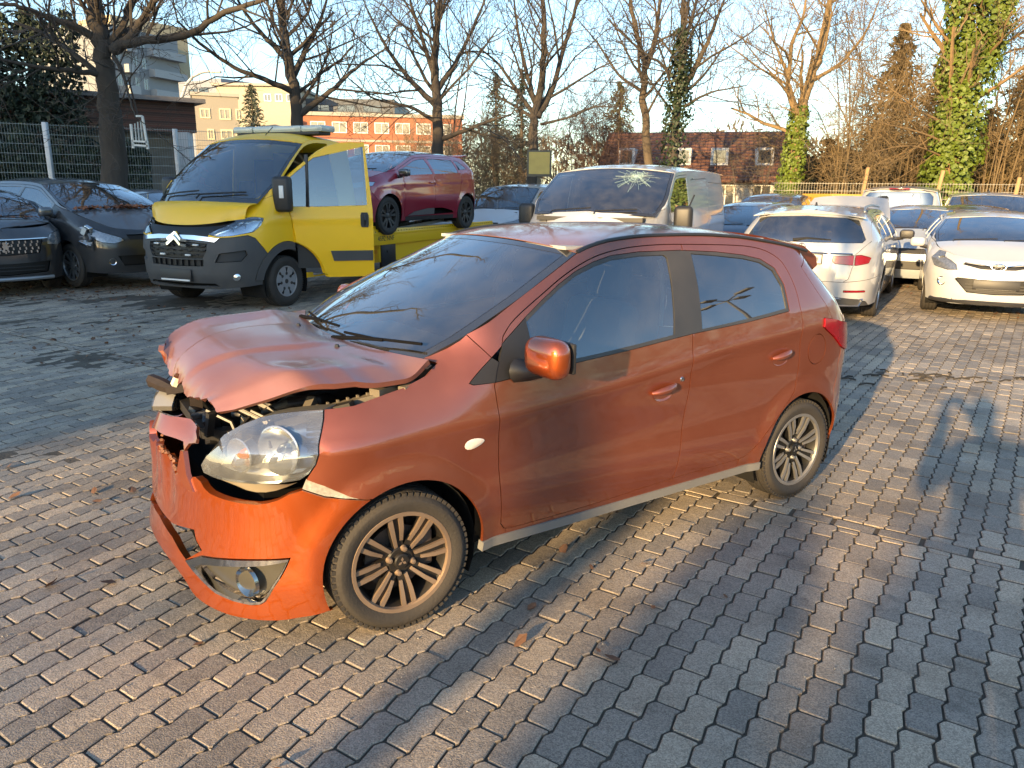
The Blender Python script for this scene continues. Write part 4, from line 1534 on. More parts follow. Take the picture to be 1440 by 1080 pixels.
    for nm, poly, mat, o in feats:
        pl = L(poly + poly[:1])
        A(pl)
        if nm == 'headlamp':
            hp = max(pl, key=lambda q: q[1] + 0.02 * q[0])
            A([(hp[0], hp[1] - 0.004), (hp[0], hp[1] + 0.14)])
        seed = o.get('seed')
        seed = B.pt(seed) if seed else (sum(p[0] for p in pl) / len(pl), sum(p[1] for p in pl) / len(pl))
        todo.append((nm, ('u',) + tuple(seed), mat, o))
    # bumper seams
    fs = S.get('fseam')
    if fs: A(L(fs))
    rs = S.get('rseam')
    if rs: A(L(rs))
    gt = S.get('gate')
    for g in gt or []: A(L(g))
    for nm, sd_, mat, o in S.get('extra', []):
        todo.append((nm, sd_, mat, o))
    net = network(lines, sp, (0, 0.1, U, S['H'] + 0.05))
    keep = lambda p: p.x < 1e-4 or p.x > U - 1e-4
    outr = {tuple(t) for t in region(net, (U * 0.5, S['H'] + 0.02))}
    mods = {}
    objs = {}
    for nm, sd_, mat, o in todo:
        if nm in skip: continue
        if sd_[0] == 'u': s2 = sd_[1:]
        elif sd_[0] in ('f', 'r'): s2 = B.pt(sd_)
        else: s2 = (B.ux(*sd_), sd_[1])
        t = region(net, s2)
        if not t or tuple(t[0]) in outr:
            print('LEAK', root.name, nm)
            continue
        kw = dict(gap=o.get('gap', 0.003), th=o.get('th', 0.012), inset=o.get('inset', 0.0), warp=o.get('warp'))
        par = objs.get(o.get('under'), [root])
        if o.get('join'):
            ob = [link(nm, panel_mesh(nm, net, t, P, mat, mirror='join', keep=keep, **kw), par[0])]
        else:
            ob = []
            for k, mm in enumerate((None, 'flip')):
                if o.get('only') == 'left' and mm: continue
                if o.get('only') == 'right' and not mm: continue
                m_ = panel_mesh(nm, net, t, P, mat, mirror=mm, **kw)
                if m_: ob.append(link(nm, m_, par[k if k < len(par) else 0]))
        objs[nm] = ob
    # ---- hood, windshield, roof
    def sp3(x, z): return Vector((x, W(x, z), z))
    bw, cr = S['bow'], S['crown']
    H_, Ap, Rl = S['hood'], S['apil'], S['rail']
    if not nohood:
        eH = curve3([(i / (len(H_) - 1), *B.P(*B.pt(p))) for i, p in enumerate(H_)])
        nz = pchip(S['nose'])
        cH = curve3([(i / (len(H_) - 1), (nz(S['zf']) if i == 0 else p[0] + bw * 0.9 * (i / (len(H_) - 1))), 0, (S['zf'] if i == 0 else p[1] + 0.045)) for i, p in enumerate(H_)])
        f = strip(eH, cH, 2.6)
        f2 = (lambda s, v: hoodfn(s, v, f(s, v))) if hoodfn else f
        lnH = abs(H_[0][0] - H_[-1][0]) + 0.25
        hh = strip_panel('bonnet', f2, S['hw'] * 0.85, lnH, None, sp if not hoodfn else sp * 0.6, body, root, 0.004)
    eA = curve3([(i / (len(Ap) - 1), *sp3(*p)) for i, p in enumerate(Ap)])
    n_ = len(Ap) - 1
    cA = curve3([(i / n_, p[0] + bw * lerp(1.0, 0.55, i / n_), 0, p[1] + lerp(0.035, cr * 0.7, i / n_) - (0.02 if i == 0 else 0)) for i, p in enumerate(Ap)])
    fw = strip(eA, cA, 2.0)
    wd, ln = S['hw'] * 0.78, hypot(Ap[0][0] - Ap[-1][0], Ap[0][1] - Ap[-1][1])
    ol = [(-1, 0), (1, 0), (1, 1), (-1, 1), (-1, 0)]
    il = [(-0.94, 0.05), (0.94, 0.05), (0.94, 0.95), (-0.94, 0.95), (-0.94, 0.05)]
    wn = network([[(s * wd, v * ln) for s, v in o] for o in (ol, il)], sp)
    wm = lambda a, b: fw(a / wd, b / ln)
    link('windshield_border', panel_mesh('windshield_border', wn, region(wn, (0.97 * wd, 0.5 * ln)), wm, FRIT, 0.004, 0.01, 0.002), root)
    link('windshield', panel_mesh('windshield', wn, region(wn, (0.01, 0.5 * ln)), wm, wsm or GL, 0, 0, 0.002), root)
    x0r, x1r = Rl[0][0], Rl[-1][0]
    eR = curve3([((x0r - p[0]) / (x0r - x1r), *sp3(*p)) for p in Rl])
    cR = curve3([((x0r - p[0]) / (x0r - x1r), p[0] + (bw * 0.55 if i == 0 else 0) - (0.07 if i == len(Rl) - 1 else 0), 0, p[1] + (cr * 0.7 if i == 0 else cr)) for i, p in enumerate(Rl)])
    frf = strip(eR, cR, 2.6)
    strip_panel('roof', frf, S['hw'] * 0.72, x0r - x1r, None, sp, roofm or body, root, 0.003)
    b = MB()
    b.box((S['xw0'] + bw * 0.4, 0, S['zh'] - 0.045), (0.22, S['hw'] * 1.5, 0.05))
    b.build('cowl', BLACK, root)
    for k, (y0, y1) in enumerate(((0.08, 0.60), (-0.55, 0.0))):
        b = MB()
        q = [fw(lerp(y0, y1, t) / (S['hw'] * 0.9), 0.035 + 0.05 * t) + Vector((0.012, 0, 0.02)) for t in (0, 0.5, 1)]
        b.tube([q[0] + Vector((0.05, 0, -0.03))] + q, 0.009, 5)
        b.build('wiper', BLACK, root)
    # ---- below and inside
    b = MB()
    b.box((-wb / 2, 0, zs + 0.09), (wb - 2 * ra - 0.02, S['hw'] * 1.7, 0.14))
    b.box((S['fo'] * 0.5 - 0.05, 0, 0.40), (S['fo'] * 0.9, S['hw'] * 1.15, 0.34))
    b.box((-wb - S['ro'] * 0.5, 0, 0.42), (S['ro'] * 0.9, S['hw'] * 1.15, 0.3))
    b.box((-wb / 2, 0, 0.36), (wb + 0.4, S['hw'] * 1.0, 0.25))
    b.build('underbody', DARK, root)
    for cx in (0, -wb):
        for sg in (1, -1):
            b = MB()
            pts = arc(cx, r, ra + 0.008, -25, 205, 14)
            n = len(pts)
            b.add([Vector((x, sg * (S['hw'] - 0.06), z)) for x, z in pts] + [Vector((x, sg * S['hw'] * 0.55, z)) for x, z in pts], [(i, i + 1, n + i + 1, n + i) for i in range(n - 1)])
            b.build('arch_liner', WELL, root)
    if seats:
        zt = belt(0)
        interior(root, S['xw0'] + 0.05, S['xre'] if H_ else -2.4, S['hw'] * 1.6, zs + 0.13, S['zh'] - 0.02, S['xw0'] - 0.20,
                 seats if isinstance(seats, list) else [(-1.0, 0.36), (-1.0, -0.36), (-1.85, 0.33), (-1.85, -0.33)])
    rr = rr or r * 0.69
    for cx, sg, stt in ((0, 1, steer), (0, -1, steer), (-wb, 1, 0), (-wb, -1, 0)):
        if wheels != 'all' and (cx, sg) not in wheels: continue
        add_wheel(root, (cx, sg * (S['hw'] - 0.025), r), r, 0.2, rr, rims[0], rims[1], rims[2], sg, stt, detail)
    return objs, fw, frf


def plate(root, B, at, n, w=0.52, h=0.112, mat=None, text=None, up=Vector((0, 0, 1))):
    """flat number plate with its dark holder at a point on the skin"""
    c, n = Vector(at), Vector(n).normalized()
    sx = up.cross(n).normalized()
    uz = n.cross(sx)
    Rm = Matrix((n, sx, uz)).transposed()
    b = MB()
    b.box(c + n * 0.010, (0.016, w + 0.02, h + 0.02), Rm, ch=0.003)
    h_ = b.build('plate_holder', BLACK, root)
    if mat:
        b = MB()
        b.box(c + n * 0.020, (0.004, w, h), Rm)
        p = b.build('number_plate', mat, h_)
        if text:
            for i, (ch, off, sz) in enumerate(text):
                lettering(ch, c + n * 0.0235 + sx * off, n, sz, PLATEINK, h_)
    return h_


def lettering(txt, at, n, size, mat, parent, name='lettering', align='CENTER', th=0.001, up=Vector((0, 0, 1))):
    cu = bpy.data.curves.new(name, 'FONT')
    cu.body = txt
    cu.size = size
    cu.align_x, cu.align_y = align, 'CENTER'
    cu.extrude = th
    o = bpy.data.objects.new(name, cu)
    COL.objects.link(o)
    dg = bpy.context.evaluated_depsgraph_get()
    me = bpy.data.meshes.new_from_object(o.evaluated_get(dg))
    bpy.data.objects.remove(o)
    n = Vector(n).normalized()
    sx = up.cross(n).normalized()
    uz = n.cross(sx)
    Rm = Matrix((sx, uz, n)).transposed().to_4x4()
    Rm.translation = Vector(at)
    me.transform(Rm)
    me.materials.clear()
    me.materials.append(mat)
    ob = bpy.data.objects.new(name, me)
    COL.objects.link(ob)
    ob.parent = parent
    return ob


def lamp_inside(root, S, c, rad, side=(1, -1), tilt=0.4, mat=None):
    """reflector bowl behind a lens"""
    out = []
    for sg in side:
        n = Vector((1, tilt * sg, 0)).normalized()
        Tm = Matrix.Translation((c[0], c[1] * sg, c[2])) @ n.to_track_quat('Y', 'Z').to_matrix().to_4x4()
        b = MB()
        b.lathe([(rad * 1.08, 0.0), (rad, 0.004), (rad * 0.9, -0.02), (rad * 0.6, -0.045), (0.01, -0.055)], 20, Tm)
        b.lathe([(0, -0.005), (rad * 0.22, -0.012), (rad * 0.22, -0.05)], 10, Tm)
        out.append(b.build('reflector_bowl', mat or CHROME, root))
    return out
GREYBUMP = M('grey_bumper_plastic', (0.046, 0.049, 0.054), 0.55, var=0.12, dust=0.25, bump=0.05, bscale=300)
MESHBLK = M('grille_black', (0.010, 0.010, 0.011), 0.5, var=0.3)
YELLOW = paint('yellow_paint', (0.96, 0.54, 0.002), dust=0.03, rough=0.4, coat=0.2)
WHITE = paint('white_paint', (0.50, 0.51, 0.52), dust=0.15, rough=0.35)
WHITE2 = paint('white_paint_dirty', (0.46, 0.46, 0.455), dust=0.3, rough=0.4)
CRIMSON = paint('crimson_paint', (0.33, 0.010, 0.035), metal=0.25, dust=0.06, rough=0.3)
ANTHRA = paint('anthracite_paint', (0.085, 0.09, 0.10), metal=0.4, dust=0.25)
BLACKP = paint('black_blue_paint', (0.011, 0.013, 0.019), metal=0.2, dust=0.22)
NAVY = paint('dark_blue_paint', (0.014, 0.02, 0.055), metal=0.3, dust=0.2)
SILVER = paint('pale_blue_silver_paint', (0.42, 0.47, 0.53), metal=0.4, dust=0.15)
LEAFMAT = M('dry_leaf', (0.21, 0.075, 0.03), 0.8, var=0.5, vscale=30, objvar=0.3)


def leaf_litter(name, parent, spots, seed, mat=None, size=(0.035, 0.07)):
    rr = random.Random(seed)
    b = MB()
    for p, nrm in spots:
        s = rr.uniform(*size)
        q = Vector(nrm).to_track_quat('Z', 'Y').to_matrix() @ Euler((rr.uniform(-.5, .5), rr.uniform(-.5, .5), rr.uniform(0, 6.28))).to_matrix()
        pts = [(-s * .5, 0, 0), (-s * .15, -s * .3, s * .1), (s * .3, -s * .2, s * .05), (s * .5, 0, s * .12), (s * .3, s * .22, s * .08), (-s * .15, s * .3, s * .02)]
        b.add([q @ Vector(v) + Vector(p) for v in pts], [(0, 1, 2, 3), (0, 3, 4, 5)])
    o = b.build(name, mat or LEAFMAT, parent, 0)
    o['kind'] = 'stuff'
    return o


# ------------------------------------------------------------------ yellow recovery van
def tow_van():
    S = spec(4.0, 0.95, 0.3, 1.015, 2.36, r=0.345, zf=1.13, zh=1.38, xw0=0.36, xw1=-0.62, zb0=1.28, zb1=1.32, xre=-1.56, tail=[(0.1, -1.70), (0.5, -1.72), (1.3, -1.70), (2.4, -1.66)],
             zw1=2.18, nF=2.9, nR=7, yr=0.86, zs=0.36, doors=(-0.16, -1.25), crown=0.10, bow=0.20, ra=0.43, noseup=0.36, zre=2.22, roll=0.14,
             nose=[(0.2, 0.86), (0.34, 0.92), (0.5, 0.97), (0.75, 0.965), (0.95, 0.93), (1.08, 0.86), (1.2, 0.72), (1.4, 0.45), (2.5, -0.2)])
    S['wb'] = 1.72 - 0.45 + 0.0                               # the cab body ends behind the doors
    S['B'] = Body(S['nose'], [(0.1, -1.70), (0.5, -1.72), (1.3, -1.70), (2.6, -1.66)], S['W'], 0.05, -1.45, 2.9, 9)
    return S


def make_tow():
    root = empty('recovery_truck', (-4.18, 11.57, 0), radians(245.5), 'yellow recovery truck with its driver door open and a flatbed behind the cab', 'tow truck')
    root.scale = (1.05, 1.05, 1.05)
    S = tow_van()
    B, W = S['B'], S['W']
    L, P, U = B.line, B.P, B.U
    r, ra, zs = 0.345, 0.43, 0.36
    S['hood'] = [(0.62, 1.215), (0.50, 1.30), (0.36, 1.38)]
    lines = []
    A = lines.append
    A(L(arc(0, r, ra, -14, 194, 36)))
    A([(0, 0.30), (B.uf(0.6, 0.30), 0.30), (B.ux(0.46, 0.34), 0.34), (B.ux(0.3, 0.34), 0.34)])
    A(L([(-0.30, 0.345), (-1.40, 0.345)])); A([(B.ux(-1.40, 0.345), 0.345), (U, 0.36)])
    hl = L(S['hood'], 4)
    A([(0, 1.10), (B.uf(0.35, 1.10), 1.105), (B.uf(0.62, 1.09), 1.12), (B.uf(0.78, 1.16), 1.165), hl[0]]); A(hl)
    A(L(S['apil'], 3)); A(L(S['rail'], 3))
    re = L(S['rail'][-1:])[0]
    A([re, (U, 2.28)]); A([(0, 0.30), (0, 1.10)]); A([(U, 0.36), (U, 2.28)])
    # head lamp, chrome bars, grille, lower parts
    uf = B.uf
    lamp = [(uf(0.50, 0.99), 1.0), (uf(0.60, 1.04), 1.055), (uf(0.72, 1.10), 1.105), (uf(0.80, 1.15), 1.15), (B.ux(0.60, 1.195), 1.195), (B.ux(0.44, 1.215), 1.215), (B.ux(0.36, 1.20), 1.20),
            (B.ux(0.42, 1.11), 1.11), (B.ux(0.53, 1.03), 1.03), (uf(0.78, 0.985), 0.985), (uf(0.62, 0.975), 0.975), (uf(0.50, 0.99), 1.0)]
    A(lamp)
    # grey bumper line: along the lamp foot, down to the arch
    A([(0, 0.985), (uf(0.3, 0.985), 0.985), (uf(0.50, 0.97), 0.97), (uf(0.62, 0.955), 0.955), (uf(0.78, 0.965), 0.965), (B.ux(0.60, 0.99), 0.99), (B.ux(0.52, 0.95), 0.95), (B.ux(0.40, 0.80), 0.80), (B.ux(0.32, 0.70), 0.70)])
    A([(0, 0.93), (uf(0.3, 0.925), 0.925), (uf(0.52, 0.91), 0.91), (uf(0.60, 0.90), 0.90), (uf(0.68, 0.975), 0.975)])
    gr = [(0, 0.90), (uf(0.30, 0.895), 0.895), (uf(0.50, 0.88), 0.88), (uf(0.50, 0.80), 0.80), (uf(0.44, 0.70), 0.70), (0, 0.69)]
    A(gr)
    gl = [(0, 0.67), (uf(0.45, 0.68), 0.68), (uf(0.44, 0.60), 0.60), (0, 0.59)]
    A(gl)
    lo = [(0, 0.37), (uf(0.55, 0.375), 0.375), (uf(0.60, 0.34), 0.34), (0, 0.325)]
    A(lo)
    sc = [(uf(0.66, 0.76), 0.76), (uf(0.90, 0.80), 0.80), (uf(0.92, 0.74), 0.74), (uf(0.86, 0.66), 0.66), (uf(0.60, 0.65), 0.65)]
    A(sc + sc[:1])
    # wheel-arch moulding
    A(L(arc(0, r, ra + 0.11, 5, 176, 30)))
    A(L([(-0.40, 0.43), (-0.56, 0.42), (-0.58, 0.36)]))
    A(L([(0.56, 0.40), (0.38, 0.40)]))
    A(L([(0.40, 1.41), (0.36, 1.38), (0.0, 1.56)]))
    A([B.pt((0.60, 1.19)), B.pt((0.63, 1.235))])
    A([(B.uf(0.51, 0.99), 1.003), (B.uf(0.50, 0.97), 0.955)])
    # door opening: driver side open, other side closed
    dt = offset_edge(S, 0.10, -1.15, 0.05, 12)
    A(L([(0.10, dt[0][1]), (-0.02, 1.5), (-0.12, 1.2), (-0.16, 0.95), (-0.16, 0.80)]))
    A(L(dt)); A(L([dt[-1], (-1.22, 1.3), (-1.22, 0.40), (-1.18, 0.37)]))
    A(L([(-1.18, 0.37), (-0.5, 0.37)]))
    A(L([(-0.16, 0.82), (-0.16, 0.72)]))
    win = [(0.06, 1.70), (-0.04, 1.86), (-0.25, 2.03), (-0.45, 2.10), (-1.13, 2.14), (-1.15, 1.36), (-0.5, 1.34), (-0.10, 1.34), (-0.02, 1.42)]
    wn_ = [(x, min(z, S['zedge'](x) - 0.09)) for x, z in win]
    A(L(wn_ + wn_[:1]))
    qt = S['W'](-0.7, 1.8)
    net = network(lines, 0.05, (0, 0.2, U, 2.45))
    keep = lambda p: p.x < 1e-4 or p.x > U - 1e-4

    def rg(name, seed, mat, sides=(1, -1), join=False, par=None, **kw):
        t = region(net, seed)
        k = dict(gap=0.003, th=0.014, inset=0.0)
        k.update(kw)
        out = []
        if join:
            return [link(name, panel_mesh(name, net, t, P, mat, mirror='join', keep=keep, **k), par or root)]
        for sg in sides:
            m = panel_mesh(name, net, t, P, mat, mirror=None if sg > 0 else 'flip', **k)
            if m: out.append(link(name, m, par or root))
        return out
    sd = lambda x, z: (B.ux(x, z), z)
    rg('front_bumper', (uf(0.2, 0.5), 0.5), GREYBUMP, join=True, th=0.03)
    rg('chrome_bar', (uf(0.2, 0.955), 0.958), CHROME, join=True, inset=-0.012, th=0.03)
    rg('upper_grille', (uf(0.2, 0.8), 0.8), MESHBLK, join=True, inset=0.03, th=0)
    rg('lower_grille', (uf(0.2, 0.63), 0.63), MESHBLK, join=True, inset=0.03, th=0)
    rg('bumper_slot', (uf(0.2, 0.35), 0.35), DARK, join=True, inset=0.03, th=0)
    rg('side_intake', (uf(0.8, 0.73), 0.73), M('intake_plastic', (0.03, 0.032, 0.035), 0.6), inset=0.03, th=0)
    rg('wheel_arch_moulding', (B.ux(0.1, r + ra + 0.05), r + ra + 0.05), GREYBUMP, inset=-0.012, th=0.03)
    rg('fender', sd(0.30, 1.0), YELLOW)
    rg('cab_side', sd(-0.5, S['zedge'](-0.5) - 0.02), YELLOW)
    rg('bonnet_side_strip', (B.ux(0.55, 1.215), 1.2055), MESHBLK, inset=0.01) if False else None
    rg('cab_slot', (uf(0.2, 1.04), 1.04), MESHBLK, join=True, inset=0.02, th=0)
    hs = rg('headlamp', (B.ux(0.6, 1.1), 1.1), BRIGHT, inset=0.05, th=0, gap=0.01)
    for k, h in enumerate(hs):
        rg('headlamp_lens', (B.ux(0.6, 1.1), 1.1), LENS, sides=(1,) if k == 0 else (-1,), par=h, inset=-0.004, th=0.03)
    for c in ((0.70, 0.70, 1.06), (0.58, 0.80, 1.10)):
        for o, h in zip(lamp_inside(root, S, c, 0.05), hs): o.parent = h
    # grille bars, lamps of the grille, chevrons
    b = MB()
    for z in (0.735, 0.79, 0.845):
        for sg in (1, -1):
            for k in range(5):
                y0 = 0.03 + 0.09 * k
                b.beam(P(uf(y0, z), z) * 1.0 + Vector((-0.012, 0, 0.012 * (k % 2))) if sg > 0 else Vector((P(uf(y0, z), z).x - 0.012, -P(uf(y0, z), z).y, z + 0.012 * (k % 2))),
                       (lambda q: Vector((q.x - 0.012, q.y * sg, q.z + 0.012 * ((k + 1) % 2))))(P(uf(y0 + 0.085, z), z)), 0.02, 0.016)
    for k in range(9):
        y = -0.4 + 0.1 * k
        q = P(uf(abs(y), 0.635), 0.635)
        b.box((q.x - 0.02, y, 0.635), (0.03, 0.012, 0.075))
    o = b.build('grille_bars', MESHBLK, root)
    o['kind'] = 'stuff'
    for y, z in ((0.34, 0.865), (-0.34, 0.865), (0.22, 0.735), (-0.22, 0.735)):
        q = P(uf(abs(y), z), z)
        b = MB()
        b.box((q.x + 0.0, y, z), (0.03, 0.085, 0.022), ch=0.004)
        b.build('warning_light', WHITEPLASTIC, root)
    for zz in (0.93, 0.868):
        pts = [(-0.60, zz + 0.02), (-0.22, zz - 0.012), (-0.12, zz - 0.005), (0.0, zz + 0.085), (0.12, zz - 0.005), (0.22, zz - 0.012), (0.60, zz + 0.02)]
        b = MB()
        for (y0, z0), (y1, z1) in zip(pts[1:-2], pts[2:-1]):
            q0, q1 = P(uf(abs(y0), z0), z0), P(uf(abs(y1), z1), z1)
            b.beam((q0.x + 0.022, y0, z0), (q1.x + 0.022, y1, z1), 0.034, 0.03, up=(1, 0, 0))
        b.build('chevron_badge', CHROME, root)
    plate(root, B, (0.975, 0, 0.475), (1, 0, 0.05), 0.52, 0.13, None)
    b = MB()
    b.box((1.0, 0, 0.412), (0.01, 0.50, 0.02))
    b.build('plate_strip', WHITEPLASTIC, root)
    for sg in (1, -1):
        q = P(uf(0.80, 0.46), 0.46)
        n = Vector((0.8, 0.6 * sg, 0))
        b = MB()
        b.lathe([(0.05, -0.01), (0.048, 0.006), (0.036, 0.012), (0.0, 0.016)], 16, Matrix.Translation((q.x - 0.006, q.y * sg, q.z)) @ n.to_track_quat('Y', 'Z').to_matrix().to_4x4())
        b.build('fog_lamp', CHROME, root)
    # bonnet, screen, roof
    def sp3(x, z): return Vector((x, W(x, z), z))
    def hoodf(s, v):
        q = abs(s)
        z0 = 1.10 + 0.085 * q * q
        r0 = P(uf(q * 0.87, z0), z0)
        r1 = Vector((0.57 - 0.21 * q * q, q * W(0.36, 1.38), 1.405 - 0.022 * q * q))
        p = r0.lerp(r1, v)
        k = sin(pi * v)
        return Vector((p.x + 0.05 * k, p.y * (1 if s >= 0 else -1), p.z + 0.055 * k))
    strip_panel('bonnet', hoodf, 0.9, 0.5, None, 0.05, YELLOW, root, 0.006)
    Ap, Rl = S['apil'], S['rail']
    eA = curve3([(i / 3, *sp3(*p)) for i, p in enumerate(Ap)])
    cA = curve3([(i / 3, p[0] + lerp(0.21, 0.13, i / 3), 0, p[1] + lerp(0.02, 0.06, i / 3)) for i, p in enumerate(Ap)])
    fw = strip(eA, cA, 2.2)
    wd, ln = 0.88, 1.28
    il = [(-0.95, 0.07), (0.95, 0.07), (0.95, 0.93), (-0.95, 0.93), (-0.95, 0.07)]
    wn = network([[(s * wd, v * ln) for s, v in o] for o in ([(-1, 0), (1, 0), (1, 1), (-1, 1), (-1, 0)], il)], 0.06)
    wm = lambda a, b_: fw(a / wd, b_ / ln)
    link('windshield_border', panel_mesh('windshield_border', wn, region(wn, (0.97 * wd, 0.5 * ln)), wm, FRIT, 0.004, 0.01, 0.002), root)
    link('windshield', panel_mesh('windshield', wn, region(wn, (0.01, 0.5 * ln)), wm, GLASS, 0, 0, 0.002), root)
    eR = curve3([((Rl[0][0] - p[0]) / (Rl[0][0] - Rl[-1][0]), *sp3(*p)) for p in Rl])
    cR = curve3([((Rl[0][0] - p[0]) / (Rl[0][0] - Rl[-1][0]), p[0] + (0.13 if i == 0 else 0), 0, p[1] + (0.06 if i == 0 else 0.10)) for i, p in enumerate(Rl)])
    strip_panel('roof', strip(eR, cR, 2.6), 0.85, 1.1, None, 0.07, YELLOW, root, 0.003)
    for y0, y1 in ((0.05, 0.72), (-0.72, -0.02)):
        b = MB()
        q = [fw(lerp(y0, y1, t) / 0.95, 0.075 + 0.05 * t) + Vector((0.02, 0, 0.02)) for t in (0, 0.5, 1)]
        b.tube([q[0] + Vector((0.07, 0, -0.05))] + q, 0.012, 5)
        b.build('wiper', BLACK, root)
    # open driver door, swung forward on its front edge (left side), closed door on the right
    hinge = Vector((-0.13, W(-0.13, 0.9) + 0.01, 0))
    ang = radians(48)
    Rz = Matrix.Rotation(-ang, 4, 'Z')

    def swing(p):
        q = Rz @ (p - hinge)
        return q + hinge
    dl = region(net, sd(-0.7, 0.8))
    dm = panel_mesh('driver_door', net, dl, P, YELLOW, 0.004, 0.05, 0, None, None, swing)
    dd = link('driver_door', dm, root)
    dd['label'] = 'yellow driver door standing open'
    link('driver_door_window', panel_mesh('driver_door_window', net, region(net, sd(-0.6, 1.7)), P, glass('cab_glass', (0.16, 0.19, 0.20), dirt=0.03), 0, 0, 0.008, None, None, swing), dd)
    rg('passenger_door', sd(-0.7, 0.8), YELLOW, sides=(-1,))
    rg('passenger_door_window', sd(-0.6, 1.7), GLASS, sides=(-1,), inset=0.006, th=0)
    b = MB()                                                  # door lining, handle, rubbing strip, divider
    def dp(x, z, o=0.0): return swing(Vector((x, W(x, z) + o, z)))
    b.add([dp(x, z, -0.07) for x, z in ((-0.18, 0.5), (-1.18, 0.5), (-1.18, 1.3), (-0.18, 1.3))], [(0, 1, 2, 3)])
    b.build('door_lining', BLACK, dd)
    b = MB()
    vs = [dp(x, z, 0.016) for x, z in ((-0.66, 0.60), (-1.20, 0.60), (-1.20, 0.74), (-0.62, 0.74))] + [dp(x, z, 0.0) for x, z in ((-0.66, 0.60), (-1.20, 0.60), (-1.20, 0.74), (-0.62, 0.74))]
    b.add(vs, [(0, 1, 2, 3), (0, 4, 5, 1), (1, 5, 6, 2), (2, 6, 7, 3), (3, 7, 4, 0)])
    b.build('rubbing_strip', GREYBUMP, dd)
    b = MB()
    c = dp(-1.10, 1.16, 0.01)
    vs = []
    pts = [(-1.145, 1.06), (-1.055, 1.06), (-1.045, 1.10), (-1.045, 1.22), (-1.06, 1.26), (-1.14, 1.26), (-1.155, 1.22), (-1.155, 1.10)]
    b.add([dp(x, z, 0.018) for x, z in pts] + [dp(x, z, 0.0) for x, z in pts], [tuple(range(8))] + [(i, (i + 1) % 8, 8 + (i + 1) % 8, 8 + i) for i in range(8)])
    b.tube([dp(-1.10, 1.09, 0.02), dp(-1.10, 1.16, 0.045), dp(-1.10, 1.23, 0.02)], 0.014, 6)
    b.build('door_handle', BLACK, dd)
    b = MB()
    b.beam(dp(-0.34, 1.33, 0.0), dp(-0.36, 2.02, 0.0), 0.05, 0.02)
    b.build('window_divider', BLACK, dd)
    b = MB()                                                  # mirror on the open door
    b.box(dp(-0.02, 1.50, 0.20), (0.16, 0.25, 0.46), Matrix.Rotation(radians(18), 3, 'Z'), ch=0.05)
    b.beam(dp(-0.10, 1.36, 0.0), dp(-0.03, 1.38, 0.16), 0.06)
    mo = b.build('mirror', BLACK, dd, 50)
    b = MB()
    b.box(dp(-0.02, 1.53, 0.20) + Vector((0.082, 0.05, 0)), (0.02, 0.06, 0.16), Matrix.Rotation(radians(18), 3, 'Z'), ch=0.005)
    b.build('mirror_lamp', WHITEPLASTIC, mo)
    m2 = mirror_part(root, -0.05, -0.98, 1.5, -1, BLACK, size=(0.16, 0.24, 0.44))
    # roof beacon bar, aerial
    b = MB()
    b.box((-1.12, 0.12, 2.345), (0.28, 1.5, 0.05), ch=0.01)
    bb = b.build('beacon_foot', BLACK, root)
    for k, (y0, y1) in enumerate(((-0.82, -0.45), (-0.44, 0.44), (0.45, 0.82))):
        b = MB()
        b.box((-1.12, (y0 + y1) / 2 + 0.12, 2.405), (0.32, y1 - y0, 0.09), ch=0.025)
        b.build('beacon_cover', M('beacon_plastic', (0.50, 0.52, 0.45), 0.25, coat=0.5, var=0.1), bb)
    b = MB()
    b.tube([(-0.62, 0.22, 2.30), (-0.76, 0.24, 2.42)], 0.006, 5)
    b.build('aerial', BLACK, root)
    # cab inside
    interior(root, 0.3, -1.5, 1.7, 0.62, 1.36, 0.15, [(-0.75, 0.55), (-0.75, -0.2), (-0.75, -0.62)], 1)
    b = MB()
    b.box((-1.6, 0, 1.2), (0.04, 1.8, 1.6))
    b.build('cab_back_wall', SEAT, root)
    b = MB()
    b.box((-1.61, 0.05, 1.85), (0.08, 1.1, 0.5))
    b.build('cab_back_window', M('bright_back_glass', (0.10, 0.12, 0.12), 0.1, coat=0.5), root)
    # chassis and flatbed
    b = MB()
    for y in (0.42, -0.42):
        b.box((-2.6, y, 0.55), (4.6, 0.10, 0.16))
    b.box((-0.1, 0, 0.45), (1.4, 1.1, 0.3))
    b.build('chassis', DARK, root)
    zb = 0.90
    b = MB()
    b.box((-3.95, 0, zb - 0.03), (4.5, 2.06, 0.05))
    b.build('flatbed_floor', M('bed_alloy', (0.35, 0.35, 0.34), 0.45, 0.7, dust=0.4), root)
    for sg in (1, -1):
        b = MB()
        b.box((-3.95, sg * 1.05, zb - 0.075), (4.52, 0.05, 0.25), ch=0.008)
        b.box((-3.95, sg * 1.063, zb - 0.02), (4.52, 0.04, 0.05), ch=0.006)
        br = b.build('side_rail', YELLOW, root)
        if sg > 0:
            b = MB()
            b.add([(-1.72, 1.06, zb + 0.05), (-2.05, 1.06, zb + 0.05), (-1.95, 1.06, zb + 0.28), (-1.72, 1.06, zb + 0.55), (-1.72, 1.02, zb + 0.05), (-2.05, 1.02, zb + 0.05), (-1.95, 1.02, zb + 0.28), (-1.72, 1.02, zb + 0.55)],
                  [(0, 1, 2, 3), (7, 6, 5, 4), (0, 4, 5, 1), (1, 5, 6, 2), (2, 6, 7, 3)])
            b.build('bed_gusset', YELLOW, root)
            b = MB()
            for k in range(54):
                b.lathe([(0, 0.006), (0.008, 0.005), (0.009, 0)], 6, Matrix.Translation((-1.75 - 0.083 * k, 1.083, zb + 0.015)))
            o = b.build('lashing_hole', DARK, br)
            o['kind'] = 'stuff'
            lettering('4592 NNF', (-2.30, 1.078, zb - 0.10), (0, 1, 0), 0.11, PLATEINK, br)
            b = MB()
